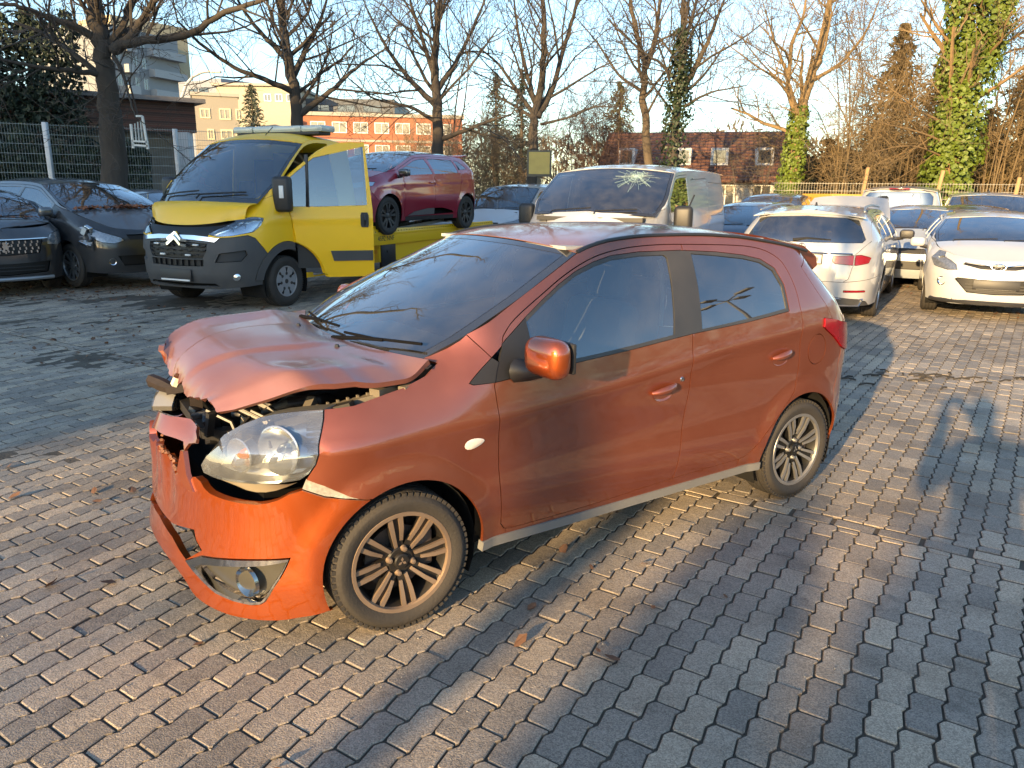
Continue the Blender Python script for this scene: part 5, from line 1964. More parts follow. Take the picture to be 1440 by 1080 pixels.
            b.box((-2.40, 1.03, zb - 0.38), (0.42, 0.05, 0.40), ch=0.01)
            b.build('tool_box', M('tool_box_plastic', (0.012, 0.012, 0.014), 0.45), root)
            b = MB()
            b.lathe([(0, 0.012), (0.02, 0.01), (0.022, 0)], 12, Matrix.Translation((-2.36, 1.056, zb - 0.31)))
            b.build('tool_box_lock', BLACK, root)
            b = MB()
            b.box((-3.5, 1.02, zb - 0.33), (3.4, 0.03, 0.28))
            b.box((-1.9, 1.02, zb - 0.33), (0.5, 0.03, 0.28))
            b.build('underrun_panel', YELLOW, root)
            lettering('3.5', (-2.05, 1.04, zb - 0.30), (0, 1, 0), 0.07, M('orange_print', (0.6, 0.12, 0.02), 0.5), root)
    b = MB()
    b.box((-1.78, 0, zb + 0.30), (0.05, 1.9, 0.62))
    b.build('headboard', YELLOW, root)
    b = MB()                                                  # ladder-like ramp lying on the bed
    for y in (0.66, 0.92):
        b.beam((-2.75, y, zb + 0.02), (-4.7, y, zb + 0.13), 0.04, 0.05)
    for k in range(8):
        t = (k + 0.5) / 8
        b.beam((lerp(-2.75, -4.7, t), 0.66, zb + 0.02 + 0.11 * t), (lerp(-2.75, -4.7, t), 0.92, zb + 0.02 + 0.11 * t), 0.03, 0.03)
    b.build('loading_ramp', STEEL, root)
    for cx, st in ((0, radians(0)), (-4.0, 0)):
        for sg in (1, -1):
            add_wheel(root, (cx, sg * 0.985, r), r, 0.22, 0.205, 'cover', M('wheel_trim', (0.36, 0.37, 0.39), 0.4, 0.5, dust=0.35), DARKALLOY, sg, st, 1 if (cx, sg) == (0, 1) else 0)
    for sg in (1, -1):
        b = MB()
        pts = arc(0, r, ra + 0.01, -25, 205, 16)
        n = len(pts)
        b.add([Vector((x, sg * 0.97, z)) for x, z in pts] + [Vector((x, sg * 0.55, z)) for x, z in pts], [(i, i + 1, n + i + 1, n + i) for i in range(n - 1)])
        b.build('arch_liner', WELL, root)
    return root


make_tow()


# ------------------------------------------------------------------ red hatchback on the flatbed
def make_red():
    zb = 0.90
    f = Vector((cos(radians(245.5)), sin(radians(245.5)), 0))
    root = empty('red_hatchback', (-2.83, 13.62, zb), radians(243.5), 'crimson hatchback with black wheels riding on the yellow flatbed', 'car')
    S = spec(2.59, 0.85, 0.62, 0.865, 1.44, r=0.315, zf=0.80, zh=1.02, xw0=-0.02, xw1=-0.98, zb0=0.95, zb1=1.05, doors=(-0.45, -1.42, -2.38), tailtop=0.34, zrail=1.37)
    S['zb'] = 0
    S['fseam'] = [(0.26, 0.52), (0.42, 0.68), (0.5, 0.82)]
    S['rseam'] = [(-2.86, 0.50), (-3.0, 0.68), ('r', 0.5, 0.62), ('r', 0.0, 0.62)]
    feats = [('headlamp', [(0.66, 0.76), (0.40, 0.80), (0.32, 0.86), (0.45, 0.87), (0.62, 0.83), ('f', 0.55, 0.80), ('f', 0.50, 0.72)], BRIGHT, dict(inset=0.0, th=0.03)),
             ('grille', [('f', 0, 0.72), ('f', 0.5, 0.70), ('f', 0.45, 0.62), ('f', 0, 0.62)], MESHBLK, dict(join=True, inset=0.02, th=0)),
             ('tail_lamp', [(-2.95, 0.90), (-3.08, 0.93), ('r', 0.55, 0.92), ('r', 0.55, 0.82), (-3.1, 0.82)], REDLENS, dict(inset=-0.005, th=0.03)),
             ('rear_window', [('r', 0, 1.32), ('r', 0.46, 1.29), ('r', 0.58, 1.06), ('r', 0, 1.06)], TINT, dict(join=True, inset=0.004, th=0)),
             ('quarter_window', [(-2.33, 1.11), (-2.36, 1.28), (-2.50, 1.26), (-2.62, 1.17), (-2.64, 1.13)], TINT, dict(inset=0.004, th=0)),
             ('sill_insert', [(-0.55, 0.30), (-0.75, 0.37), (-1.2, 0.42), (-1.7, 0.42), (-2.05, 0.36), (-2.10, 0.325), (-1.3, 0.31)], M('satin_chrome', (0.30, 0.30, 0.31), 0.3, 0.8), dict(inset=-0.004, th=0.012))]
    S['extra'] = [('fender', (0.2, 0.75), CRIMSON, {}), ('body_side', (-0.6, S['zedge'](-0.6) - 0.02), CRIMSON, {}), ('front_bumper', ('f', 0.2, 0.45), CRIMSON, dict(join=True)),
                  ('rear_bumper', ('r', 0.2, 0.45), CRIMSON, dict(join=True))]
    S['sideglass'] = TINT
    objs, fw, fr = vehicle(root, S, CRIMSON, feats, sp=0.055, rims=('five', DARKALLOY, M('pocket_black', (0.008, 0.008, 0.008), 0.6)), roofm=BLACKP, detail=1, sills=BLACK)
    for sg in (1, -1):
        mirror_part(root, -0.28, sg * 0.87, 1.02, sg, BLACKP, size=(0.12, 0.20, 0.13))
        b = MB()
        b.box((-1.30, sg * (S['W'](-1.3, 0.86) + 0.012), 0.865), (0.16, 0.03, 0.03), ch=0.01)
        b.build('door_handle', CRIMSON, root)
    b = MB()
    b.box((-3.02, 0, 1.385), (0.26, 1.05, 0.03), (0, 0.1, 0), ch=0.01)
    b.build('rear_spoiler', CRIMSON, root)
    return root


make_red()
# ------------------------------------------------------------------ the parked wrecks round the yard
def std_feats(S, head, gr=None, lgr=None, tailp=None, fog=None, glassr=None, headmat=None, gmat=None):
    f = [('headlamp', head, headmat or LAMPFACE, dict(inset=0.0, th=0.04))]
    if gr: f.append(('grille', gr, gmat or MESHBLK, dict(join=gr[0][1] == 0, inset=0.02, th=0.0)))
    if lgr: f.append(('lower_grille', lgr, MESHBLK, dict(join=True, inset=0.03, th=0.0)))
    if tailp: f.append(('tail_lamp', tailp, REDLENS, dict(inset=-0.006, th=0.03)))
    if glassr: f.append(('rear_window', glassr, TINT, dict(join=True, inset=0.004, th=0)))
    return f


def std_rear(S):
    hw, xt = S['hw'], -(S['wb'] + S['ro'])
    zb = S['belt'](xt)
    zt = S['zr']
    return ([(xt + 0.30, zb - 0.06), (xt + 0.16, zb - 0.03), ('r', hw * 0.66, zb - 0.03), ('r', hw * 0.64, zb - 0.17), (xt + 0.12, zb - 0.2)],
            [('r', 0, zt - 0.06), ('r', hw * 0.50, zt - 0.09), ('r', hw * 0.64, zb + 0.05), ('r', 0, zb + 0.03)])


def std_extra(S, body, zbump=0.62, fend=(0.2, 0.75)):
    return [('fender', fend, body, {}), ('body_side', ((S['doors'][0] + S['doors'][1]) / 2, S['zedge']((S['doors'][0] + S['doors'][1]) / 2) - 0.02), body, {}),
            ('front_bumper', ('f', 0.2, 0.30), body, dict(join=True)), ('rear_bumper', ('r', 0.2, 0.42), body, dict(join=True))]


def seams(S, fs_end, rs_z=0.62):
    r, ra, wb = S['r'], S['ra'], S['wb']
    a = radians(38)
    S['fseam'] = [((ra - 0.06) * cos(a), r + (ra - 0.06) * sin(a)), ((ra + 0.1) * cos(a), r + (ra + 0.12) * sin(a)), fs_end]
    a = radians(142)
    S['rseam'] = [(-wb + (ra - 0.06) * cos(a), r + (ra - 0.06) * sin(a)), (-wb + (ra + 0.12) * cos(a), r + (ra + 0.12) * sin(a)), ('r', S['hw'] * 0.6, rs_z), ('r', 0.0, rs_z)]


def handles(root, S, xs, z, mat):
    for x in xs:
        for sg in (1, -1):
            b = MB()
            b.box((x, sg * (S['W'](x, z) + 0.014), z), (0.17, 0.028, 0.032), ch=0.012)
            b.build('door_handle', mat, root)


def badge_ring(root, c, rx, rz, mat=None, H=False, tilt=0.15):
    """oval chrome emblem facing forward with a slanted letter form inside"""
    b = MB()
    pts = [Vector((c[0] + tilt * rz * -sin(a), c[1] + rx * cos(a), c[2] + rz * sin(a))) for a in (2 * pi * k / 24 for k in range(25))]
    b.tube(pts, rz * 0.16, 6, cap=False)
    if H:
        for s in (-1, 1):
            b.beam((c[0] + 0.004, c[1] + s * rx * 0.42 - 0.012, c[2] - rz * 0.72), (c[0] + 0.004, c[1] + s * rx * 0.42 + 0.012, c[2] + rz * 0.72), rz * 0.26, 0.012, up=(1, 0, 0))
        b.beam((c[0] + 0.004, c[1] - rx * 0.45, c[2] - rz * 0.2), (c[0] + 0.004, c[1] + rx * 0.45, c[2] + rz * 0.2), rz * 0.24, 0.012, up=(1, 0, 0))
    return b.build('badge', mat or CHROME, root, 50)


# ---- white hatchback facing the camera at the right
def make_white_front():
    root = empty('white_hatchback', (6.81, 11.10, 0), radians(244), 'white hatchback facing the camera at the right edge with an oval chrome badge', 'car')
    S = spec(2.525, 0.80, 0.61, 0.86, 1.42, r=0.30, zf=0.80, zh=0.99, xw0=0.02, xw1=-0.86, zb0=0.93, zb1=1.0, doors=(-0.42, -1.35, -2.25), tailtop=0.36, nF=2.7)
    seams(S, (0.42, 0.80))
    tl, rw = std_rear(S)
    S['extra'] = std_extra(S, WHITE)
    feats = std_feats(S, [('f', 0.48, 0.665), ('f', 0.60, 0.655), (0.50, 0.70), (0.38, 0.80), (0.33, 0.90), (0.42, 0.885), (0.52, 0.82), ('f', 0.58, 0.78), ('f', 0.50, 0.73)],
                      [('f', 0, 0.725), ('f', 0.20, 0.735), ('f', 0.40, 0.76), ('f', 0.42, 0.74), ('f', 0.20, 0.69), ('f', 0, 0.685)],
                      [('f', 0, 0.545), ('f', 0.46, 0.56), ('f', 0.49, 0.54), ('f', 0.33, 0.37), ('f', 0, 0.355)], tl, None, rw)
    objs, fw, fr = vehicle(root, S, WHITE, feats, rims=('five', ALLOY, DARKALLOY))
    for o in objs['headlamp']:
        pass
    for h, sg in zip(objs['headlamp'], (1, -1)):
        lamp_inside(h, S, (0.52, 0.66, 0.775), 0.062, (sg,))
        lamp_inside(h, S, (0.62, 0.58, 0.715), 0.04, (sg,))
    B = S['B']
    badge_ring(root, (B.P(0, 0.72).x + 0.012, 0, 0.722), 0.085, 0.045, H=True)
    b = MB()
    for sg in (1, -1):
        q = [B.P(B.uf(y, z), z) + Vector((0.008, 0, 0)) for y, z in ((0.10, 0.735), (0.22, 0.755), (0.42, 0.775))]
        b.tube([Vector((p.x, p.y * sg, p.z)) for p in q], 0.008, 6)
    b.build('grille_trim', CHROME, root)
    b = MB()
    for z in (0.40, 0.44, 0.48):
        b.box((B.P(0, z).x - 0.02, 0, z), (0.02, 0.72, 0.012))
    b.build('grille_slat', BLACK, root)['kind'] = 'stuff'
    plate(root, B, (B.P(0, 0.49).x - 0.005, 0, 0.485), (1, 0, 0.05), 0.52, 0.10, None)
    b = MB()
    b.box((B.P(0, 0.43).x + 0.008, 0, 0.432), (0.012, 0.46, 0.014))
    b.build('plate_strip', ALLOY, root)
    for sg in (1, -1):
        q = B.P(B.uf(0.64, 0.50), 0.50)
        n = Vector((0.85, 0.5 * sg, 0))
        T = Matrix.Translation((q.x - 0.004, q.y * sg, q.z)) @ n.to_track_quat('Y', 'Z').to_matrix().to_4x4()
        b = MB()
        b.lathe([(0.066, -0.006), (0.062, 0.006), (0.05, 0.008), (0.042, -0.004), (0.03, -0.012), (0, -0.016)], 20, T)
        b.build('fog_lamp', CHROME, root, 50)
        mirror_part(root, -0.25, sg * 0.88, 0.97, sg, WHITE, size=(0.12, 0.20, 0.135))
    b = MB()
    q = [B.P(B.uf(y, 0.24), 0.235) + Vector((0.012, 0, 0)) for y in (-0.75, -0.6, -0.3, 0, 0.3, 0.6, 0.75)]
    b.tube(q, 0.03, 6)
    b.build('front_lip', BLACK, root)
    handles(root, S, (-1.2, -2.1), 0.86, WHITE)


make_white_front()


# ---- white estate seen from behind, bonnet open
def make_estate():
    th = radians(61)
    root = empty('white_estate', (5.70, 13.73, 0), th, 'white estate car seen from behind with red horizontal tail lamps and raised bonnet', 'car')
    S = spec(2.94, 0.85, 1.14, 0.925, 1.50, r=0.335, zf=0.78, zh=1.0, xw0=-0.10, xw1=-1.05, zb0=0.97, zb1=1.04, doors=(-0.50, -1.55, -2.55), tailtop=0.33, nR=4.2, zre=1.36, crown=0.05)
    seams(S, (0.40, 0.80), 0.56)
    hw, xt = S['hw'], -(2.94 + 1.14)
    S['extra'] = std_extra(S, WHITE2)
    S['extra'][3] = ('rear_bumper', ('r', 0.2, 0.50), WHITE2, dict(join=True))
    S['extra'] += [('tailgate', ('r', 0.2, 0.78), WHITE2, dict(join=True)), ('rear_diffuser', ('r', 0.2, 0.30), M('diffuser_plastic', (0.05, 0.05, 0.05), 0.5), dict(join=True))]
    rw = [('r', 0, 1.375), ('r', 0.50, 1.355), ('r', 0.62, 1.33), ('r', 0.735, 1.10), ('r', 0.70, 1.055), ('r', 0, 1.045)]
    feats = [('headlamp', [(0.5, 0.66), (0.3, 0.75), (0.4, 0.82), (0.55, 0.78), ('f', 0.5, 0.72), ('f', 0.5, 0.66)], BRIGHT, dict(inset=0.0, th=0.03)),
             ('tail_lamp', [('r', 0.655, 0.90), (xt + 0.14, 0.905), (xt + 0.26, 0.87), (xt + 0.22, 0.80), (xt + 0.10, 0.775), ('r', 0.655, 0.775)], REDLENS, dict(inset=-0.008, th=0.03)),
             ('inner_tail_lamp', [('r', 0.635, 0.90), ('r', 0.635, 0.775), ('r', 0.42, 0.79), ('r', 0.385, 0.83), ('r', 0.40, 0.885)], REDLENS, dict(inset=-0.008, th=0.03)),
             ('rear_window', rw, TINT, dict(join=True, inset=0.004, th=0)),
             ('reflector', [('r', 0.56, 0.455), ('r', 0.80, 0.455), ('r', 0.80, 0.43), ('r', 0.56, 0.43)], REDLENS, dict(inset=-0.004, th=0.01)),
             ('quarter_window', [(-2.50, 1.11), (-2.52, 1.33), (-2.9, 1.31), (-3.25, 1.24), (-3.40, 1.15), (-3.1, 1.12)], TINT, dict(inset=0.004, th=0))]
    # tailgate outline and bumper/diffuser line
    S['gate'] = [[('r', 0.645, 1.41 + 0.05), ('r', 0.645, 1.36)] if False else [('r', 0.70, 1.46), ('r', 0.72, 1.38), ('r', 0.80, 1.08), ('r', 0.66, 0.92), ('r', 0.645, 0.90), ('r', 0.645, 0.775), ('r', 0.60, 0.60), ('r', 0.52, 0.545)],
                 [('r', 0, 0.36), ('r', 0.45, 0.365), ('r', 0.62, 0.35), ('r', 0.74, 0.34), ('r', 0.82, 0.30), ('r', 0.86, 0.2)]]
    S['sideglass'] = TINT
    objs, fw, fr = vehicle(root, S, WHITE2, feats, rims=('five', ALLOY, DARKALLOY), nohood=True, glassm=TINT)
    B = S['B']
    # opened bonnet
    pts = []
    b = MB()
    nU, nV = 10, 8
    hinge = Vector((0.02, 0, 1.0))
    rot = Matrix.Rotation(radians(-42), 3, 'Y')
    g = []
    for j in range(nV + 1):
        for i in range(nU + 1):
            s, v = i / nU * 2 - 1, j / nV
            y = s * lerp(0.74, 0.62, v * v)
            q = Vector((v * 0.98, y, 0.03 * (1 - s * s) - 0.10 * v * v - 0.03 * abs(s) ** 4))
            g.append(hinge + rot @ q)
    n1 = len(g)
    g2 = [p + rot @ Vector((0, 0, -0.02)) for p in g]
    fs = []
    for j in range(nV):
        for i in range(nU):
            a = j * (nU + 1) + i
            fs += [(a, a + 1, a + nU + 2, a + nU + 1), (n1 + a + nU + 1, n1 + a + nU + 2, n1 + a + 1, n1 + a)]
    ed = [i for i in range(nU + 1)] + [(j + 1) * (nU + 1) - 1 for j in range(1, nV + 1)] + [nV * (nU + 1) + i for i in range(nU - 1, -1, -1)] + [j * (nU + 1) for j in range(nV - 1, 0, -1)]
    for k in range(len(ed)):
        a, c = ed[k], ed[(k + 1) % len(ed)]
        fs.append((a, c, n1 + c, n1 + a))
    b.add(g + g2, fs)
    o = b.build('bonnet', WHITE2, root, 50)
    o['label'] = 'white bonnet propped wide open'
    zc = 0.99
    q = B.P(B.U, zc)
    b = MB()
    R_ = 0.045
    b.tube([Vector((q.x - 0.012, R_ * cos(a), zc + R_ * sin(a))) for a in (2 * pi * k / 24 for k in range(25))], 0.005, 5, cap=False)
    for k in range(3):
        a = pi / 2 + 2 * pi * k / 3
        b.beam((q.x - 0.012, 0, zc), (q.x - 0.012, R_ * cos(a), zc + R_ * sin(a)), 0.012, 0.008, up=(1, 0, 0))
    b.build('star_badge', CHROME, root)
    b = MB()
    b.tube([B.P(B.ur(y, 0.915), 0.915) + Vector((-0.01, 0, 0)) for y in (-0.62, -0.3, 0, 0.3, 0.62)], 0.012, 6)
    b.build('tailgate_trim', CHROME, root)
    plate(root, B, B.P(B.U, 0.84) + Vector((0.0, 0, 0)), (-1, 0, 0.05), 0.52, 0.11, PLATE)
    pm = MB()
    for k, (y, w_) in enumerate(((0.16, 0.06), (0.07, 0.07), (-0.04, 0.06), (-0.13, 0.05), (-0.2, 0.04))):
        pm.box((B.P(B.U, 0.84).x - 0.025, y, 0.84), (0.004, w_, 0.045))
    pm.build('plate_smudge', M('faded_ink', (0.25, 0.23, 0.2), 0.6, var=0.5, vscale=60), root)['kind'] = 'stuff'
    b = MB()
    q = B.P(B.U, 1.07)
    b.tube([(q.x - 0.02, 0.12, 1.075), (q.x + 0.01, -0.05, 1.10), (q.x + 0.01, -0.34, 1.085)], [0.018, 0.012, 0.008], 6)
    b.build('rear_wiper', BLACK, root)
    for sg in (1, -1):
        b = MB()
        q = [B.P(B.ur(y, z), z) for y, z in ((0.47, 0.345), (0.78, 0.335), (0.74, 0.255), (0.50, 0.26))]
        q = [Vector((p.x - 0.014, p.y * sg, p.z)) for p in q]
        b.tube(q + q[:1], 0.014, 6, cap=False)
        b.build('exhaust_trim', CHROME, root)
        b = MB()
        x0 = S['rail'][0][0]
        b.tube([Vector((x, sg * (S['W'](x, S['zedge'](x)) - 0.03), S['zedge'](x) + 0.05)) for x in (-1.15, -1.3, -1.8, -2.4, -3.0, -3.4, -3.55)], [0.01, 0.016, 0.017, 0.017, 0.017, 0.016, 0.01], 8)
        b.build('roof_rail', ALLOY, root)
        mirror_part(root, -0.45, sg * 0.94, 1.02, sg, BLACKP, size=(0.14, 0.22, 0.15))
    b = MB()
    b.box((-3.55, 0, 1.40), (0.24, 1.15, 0.03), (0, -0.1, 0), ch=0.01)
    b.build('roof_spoiler', WHITE2, root)
    b = MB()
    b.box((-3.66, 0, 1.376), (0.02, 0.36, 0.018))
    b.build('brake_lamp', REDLENS, root)
    b = MB()
    b.prism([(-0.06, 0), (0.06, 0), (-0.03, 0.05)], 0.02, Matrix.Translation((-3.2, -0.0, 1.49)) @ Matrix.Rotation(pi / 2, 4, 'X'))
    b.build('aerial_fin', BLACK, root)
    handles(root, S, (-1.4, -2.4), 0.88, WHITE2)


make_estate()


# ---- white panel van with the smashed screen
def dent(s, v, p):
    k = exp(-((s + 0.05) / 0.16) ** 2) * exp(-((v - 0.72) / 0.22) ** 2)
    p.z += 0.045 * k + 0.008 * noise.noise(Vector((s * 4, v * 4, 3.0)))
    p.z -= 0.04 * exp(-((s - 0.25) / 0.10) ** 2) * exp(-((v - 0.6) / 0.3) ** 2)
    return p


def make_panel_van():
    root = empty('white_panel_van', (1.13, 10.45, 0), radians(244.5), 'white panel van with a dented bonnet and a windscreen cracked on one side', 'van')
    S = spec(3.0, 0.92, 0.98, 0.95, 2.05, r=0.335, zf=1.06, zh=1.36, xw0=0.26, xw1=-0.56, zb0=1.26, zb1=1.30, doors=(-0.20, -1.25), tailtop=0.12, crown=0.09, bow=0.15, yr=0.88, noseup=0.36, nR=8, zre=1.93, roll=0.12,
             nose=[(0.2, 0.84), (0.4, 0.92), (0.7, 0.92), (0.95, 0.86), (1.06, 0.76), (1.2, 0.56), (1.4, 0.3), (2.2, -0.3)])
    seams(S, (0.46, 1.02), 0.5)
    S['zdoor'] = 0.05
    S['extra'] = [('fender', (0.2, 0.95), WHITE, {}), ('body_side', (-3.0, 0.9), WHITE, {}), ('front_bumper', ('f', 0.2, 0.5), WHITE, dict(join=True)), ('rear_bumper', ('r', 0.2, 0.42), GREYBUMP, dict(join=True)),
                  ('rear_door', ('r', 0.3, 1.2), WHITE, {})]
    feats = [('headlamp', [('f', 0.50, 0.84), (0.55, 0.85), (0.40, 0.96), (0.38, 1.06), (0.50, 1.05), ('f', 0.60, 1.0), ('f', 0.48, 0.95)], BRIGHT, dict(inset=0, th=0.03)),
             ('grille', [('f', 0, 0.98), ('f', 0.46, 0.97), ('f', 0.46, 0.86), ('f', 0, 0.86)], MESHBLK, dict(join=True, inset=0.02, th=0)),
             ('sliding_door', [(-1.36, 0.36), (-1.36, 1.82), (-2.42, 1.86), (-2.42, 0.62), (-2.36, 0.36)], WHITE, {}),
             ('side_pressing', [(-2.54, 1.30), (-2.54, 1.80), (-3.70, 1.78), (-3.76, 1.30)], WHITE, dict(inset=0.008, gap=0.001)),
             ('tail_lamp', [(-3.78, 1.35), ('r', 0.80, 1.35), ('r', 0.80, 0.8), (-3.78, 0.8)], REDLENS, dict(th=0.03))]
    S['gate'] = [[('r', 0.76, 2.02), ('r', 0.78, 0.45)]]
    objs, fw, fr = vehicle(root, S, WHITE, feats, hoodfn=dent, rims=('cover', ALLOY, DARKALLOY), seats=[(-0.75, 0.5), (-0.75, -0.3), (-0.75, -0.62)])
    rr = random.Random(11)
    c = (0.46, 0.80)
    rays = []

    def gp(s, v, o=0.004): return fw(s, v) + Vector((0.45, 0, 0.89)) * o
    b = MB()
    for k in range(44):
        a = 2 * pi * k / 44 + rr.uniform(-.1, .1)
        ln = rr.uniform(0.08, 0.34) if k % 4 else rr.uniform(0.25, 0.45)
        pts = []
        for t in range(5):
            q = ln * t / 4
            s_, v_ = c[0] + q * cos(a) * 1.0 + rr.uniform(-.012, .012), c[1] + q * sin(a) * 1.15 + rr.uniform(-.012, .012)
            if abs(s_) > 0.92 or v_ > 0.94 or v_ < 0.06: break
            pts.append(gp(s_, v_))
        if len(pts) > 1: b.tube(pts, rr.uniform(0.0008, 0.0022), 4)
    for rd in (0.05, 0.085, 0.125, 0.18):
        for k in range(16):
            if rr.random() < 0.35: continue
            a0, a1 = 2 * pi * k / 16, 2 * pi * (k + 1) / 16
            p = [(c[0] + rd * cos(a) * 1.1, c[1] + rd * sin(a) * 1.2) for a in (a0, a1)]
            if all(abs(s_) < 0.92 and 0.05 < v_ < 0.94 for s_, v_ in p): b.tube([gp(*p[0]), gp(*p[1])], 0.0022, 4)
    for k in range(70):
        a, q = rr.uniform(0, 6.28), abs(rr.gauss(0, 0.05))
        s_, v_ = c[0] + q * cos(a), c[1] + q * sin(a)
        if v_ > 0.93: continue
        p0 = gp(s_, v_)
        b.tube([p0, p0 + (gp(s_ + 0.02, v_) - p0) * rr.uniform(-1, 1) + (gp(s_, v_ + 0.02) - p0) * rr.uniform(-1, 1)], 0.003, 4)
    o = b.build('glass_crack', M('crushed_glass', (0.34, 0.47, 0.45), 0.3), root, 0)
    o['kind'] = 'stuff'
    for sg in (1, -1):
        mirror_part(root, -0.10, sg * 0.97, 1.34, sg, BLACK, size=(0.14, 0.24, 0.30))
    b = MB()
    b.tube([(-0.10, 1.02, 1.14), (-0.50, 1.12, 1.62)], 0.012, 5)
    b.build('loose_wiper_arm', BLACK, root)
    b = MB()
    b.box((-1.5, 0, 1.2), (0.03, 1.7, 1.3))
    b.build('bulkhead', SEAT, root)
    handles(root, S, (-1.15,), 1.06, BLACK)


make_panel_van()


def simple_car(name, loc, th, label, S, body, head, gr, lgr=None, group=None, cat='car', roofm=None, rims=('ten', ALLOY, DARKALLOY), mir=None, mirz=None, glassm=None, hoodfn=None, extra=None, rsz=0.62, skip=(), rear_seed=True, wsm=None, nohood=False, winds='std'):
    root = empty(name, loc, radians(th), label, cat, group)
    tl, rw = std_rear(S)
    if 'fseam' not in S: seams(S, S.get('fs_end', (S['fo'] - 0.41, S['zf'] + 0.015)), rsz)
    S['extra'] = std_extra(S, body) + (extra or [])
    feats = std_feats(S, head, gr, lgr, tl, None, rw)
    objs, fw, fr = vehicle(root, S, body, feats, sp=0.075, roofm=roofm, rims=rims, glassm=glassm, hoodfn=hoodfn, skip=skip, wsm=wsm, nohood=nohood, windows=winds)
    for h, sg in zip(objs.get('headlamp', []), (1, -1)):
        c = S.get('bowl', (S['fo'] - 0.28, S['hw'] * 0.74, S['zf'] - 0.05))
        lamp_inside(h, S, c, 0.05, (sg,))
    for sg in (1, -1):
        mirror_part(root, S['xw0'] - 0.30, sg * S['hw'] * 1.02, mirz or S['zh'], sg, mir or body, size=(0.12, 0.2, 0.135))
    d = S['doors']
    handles(root, S, tuple(x + 0.14 for x in d[1:]), S['belt'](d[1]) - 0.12, body)
    return root, S, objs, fw, fr


def head_std(S, zl=None):
    fo, hw, zf = S['fo'], S['hw'], S['zf']
    return [('f', hw * 0.52, zf - 0.13), ('f', hw * 0.68, zf - 0.15), (fo - 0.34, zf - 0.08), (fo - 0.48, zf + 0.035), (fo - 0.40, zf + 0.045), (fo - 0.28, zf - 0.0), ('f', hw * 0.62, zf - 0.035), ('f', hw * 0.52, zf - 0.06)]


def gr_std(S, h=0.09, y=0.44):
    z = S['zf'] - 0.06
    return [('f', 0, z), ('f', S['hw'] * y, z), ('f', S['hw'] * (y - 0.04), z - h), ('f', 0, z - h)]


def lgr_std(S, z1=0.50, z0=0.36, y=0.62):
    return [('f', 0, z1), ('f', S['hw'] * y, z1), ('f', S['hw'] * (y - 0.08), z0), ('f', 0, z0)]


# ---- dark SUV at the far left
S = spec(2.67, 0.92, 0.86, 0.92, 1.64, r=0.35, zf=0.98, zh=1.13, xw0=0.06, xw1=-0.80, zb0=1.10, zb1=1.18, doors=(-0.48, -1.45, -2.4), tailtop=0.4, nF=3.4, zs=0.26, noseup=0.20,
         nose=[(0.12, 0.80), (0.3, 0.90), (0.45, 0.92), (0.75, 0.92), (0.9, 0.89), (0.98, 0.83), (1.1, 0.65), (1.8, 0)])
S['fs_end'] = (0.50, 0.92)
suv, S, ob, fw, fr = simple_car('dark_suv', (-8.25, 12.35, 0), 316, 'dark blue-black SUV with a chrome animal badge, cut off by the left edge', S, BLACKP,
           [('f', 0.58, 0.78), ('f', 0.74, 0.76), (0.62, 0.80), (0.48, 0.90), (0.50, 0.985), (0.60, 0.97), ('f', 0.66, 0.93), ('f', 0.60, 0.86)],
           [('f', 0, 0.86), ('f', 0.52, 0.85), ('f', 0.46, 0.66), ('f', 0, 0.63)], [('f', 0, 0.50), ('f', 0.60, 0.52), ('f', 0.55, 0.36), ('f', 0, 0.33)])
B = S['B']
b = MB()
for k in range(-5, 6):
    for z in (0.68, 0.73, 0.78, 0.825):
        y = k * 0.085 + (0.02 if z in (0.73, 0.825) else 0)
        if abs(y) < 0.46: b.box((B.P(B.uf(abs(y), z), z).x - 0.012, y, z), (0.012, 0.02, 0.038))
b.build('grille_studs', CHROME, suv)['kind'] = 'stuff'
b = MB()
b.tube([Vector((B.P(B.uf(abs(y), 0.865), 0.865).x + 0.01, y, 0.865 + 0.015 * abs(y))) for y in (-0.6, -0.3, 0, 0.3, 0.6)], 0.014, 6)
b.build('chrome_bar', CHROME, suv)
b = MB()
for z in (0.40, 0.45):
    b.tube([Vector((B.P(B.uf(abs(y), z), z).x - 0.012, y, z)) for y in (-0.5, -0.25, 0, 0.25, 0.5)], 0.008, 5)
b.build('lower_slat', BLACK, suv)['kind'] = 'stuff'
b = MB()
b.tube([Vector((B.P(B.uf(abs(y), 0.28), 0.27).x + 0.02, y, 0.275)) for y in (-0.62, -0.3, 0, 0.3, 0.62)], 0.03, 8)
b.build('skid_plate', M('satin_silver_plastic', (0.35, 0.36, 0.37), 0.35, 0.6), suv)
xb = B.P(0, 0.755).x + 0.012                                  # rearing animal badge, read as a chrome outline shape
prof = [(-0.05, -0.07), (-0.02, -0.075), (-0.012, -0.03), (0.008, -0.035), (0.02, -0.075), (0.045, -0.07), (0.03, -0.025), (0.034, 0.0), (0.062, 0.012), (0.058, 0.03), (0.03, 0.022), (0.022, 0.036),
        (0.05, 0.058), (0.04, 0.072), (0.008, 0.05), (-0.004, 0.074), (-0.032, 0.078), (-0.046, 0.058), (-0.034, 0.04), (-0.05, 0.01), (-0.032, -0.02), (-0.055, -0.045)]
b = MB()
b.prism(prof, 0.012, Matrix.Translation((xb, 0, 0.755)) @ Matrix(((0, 0, 1, 0), (1, 0, 0, 0), (0, 1, 0, 0), (0, 0, 0, 1))))
b.build('animal_badge', CHROME, suv, 0)
rr = random.Random(3)
leaf_litter('leaf_drift', suv, [(Vector((0.10 + rr.uniform(0, 0.16), y, 1.165 + rr.uniform(0, 0.02))), (0.1, 0, 1)) for y in [rr.uniform(-0.7, 0.7) for _ in range(60)]], 4)

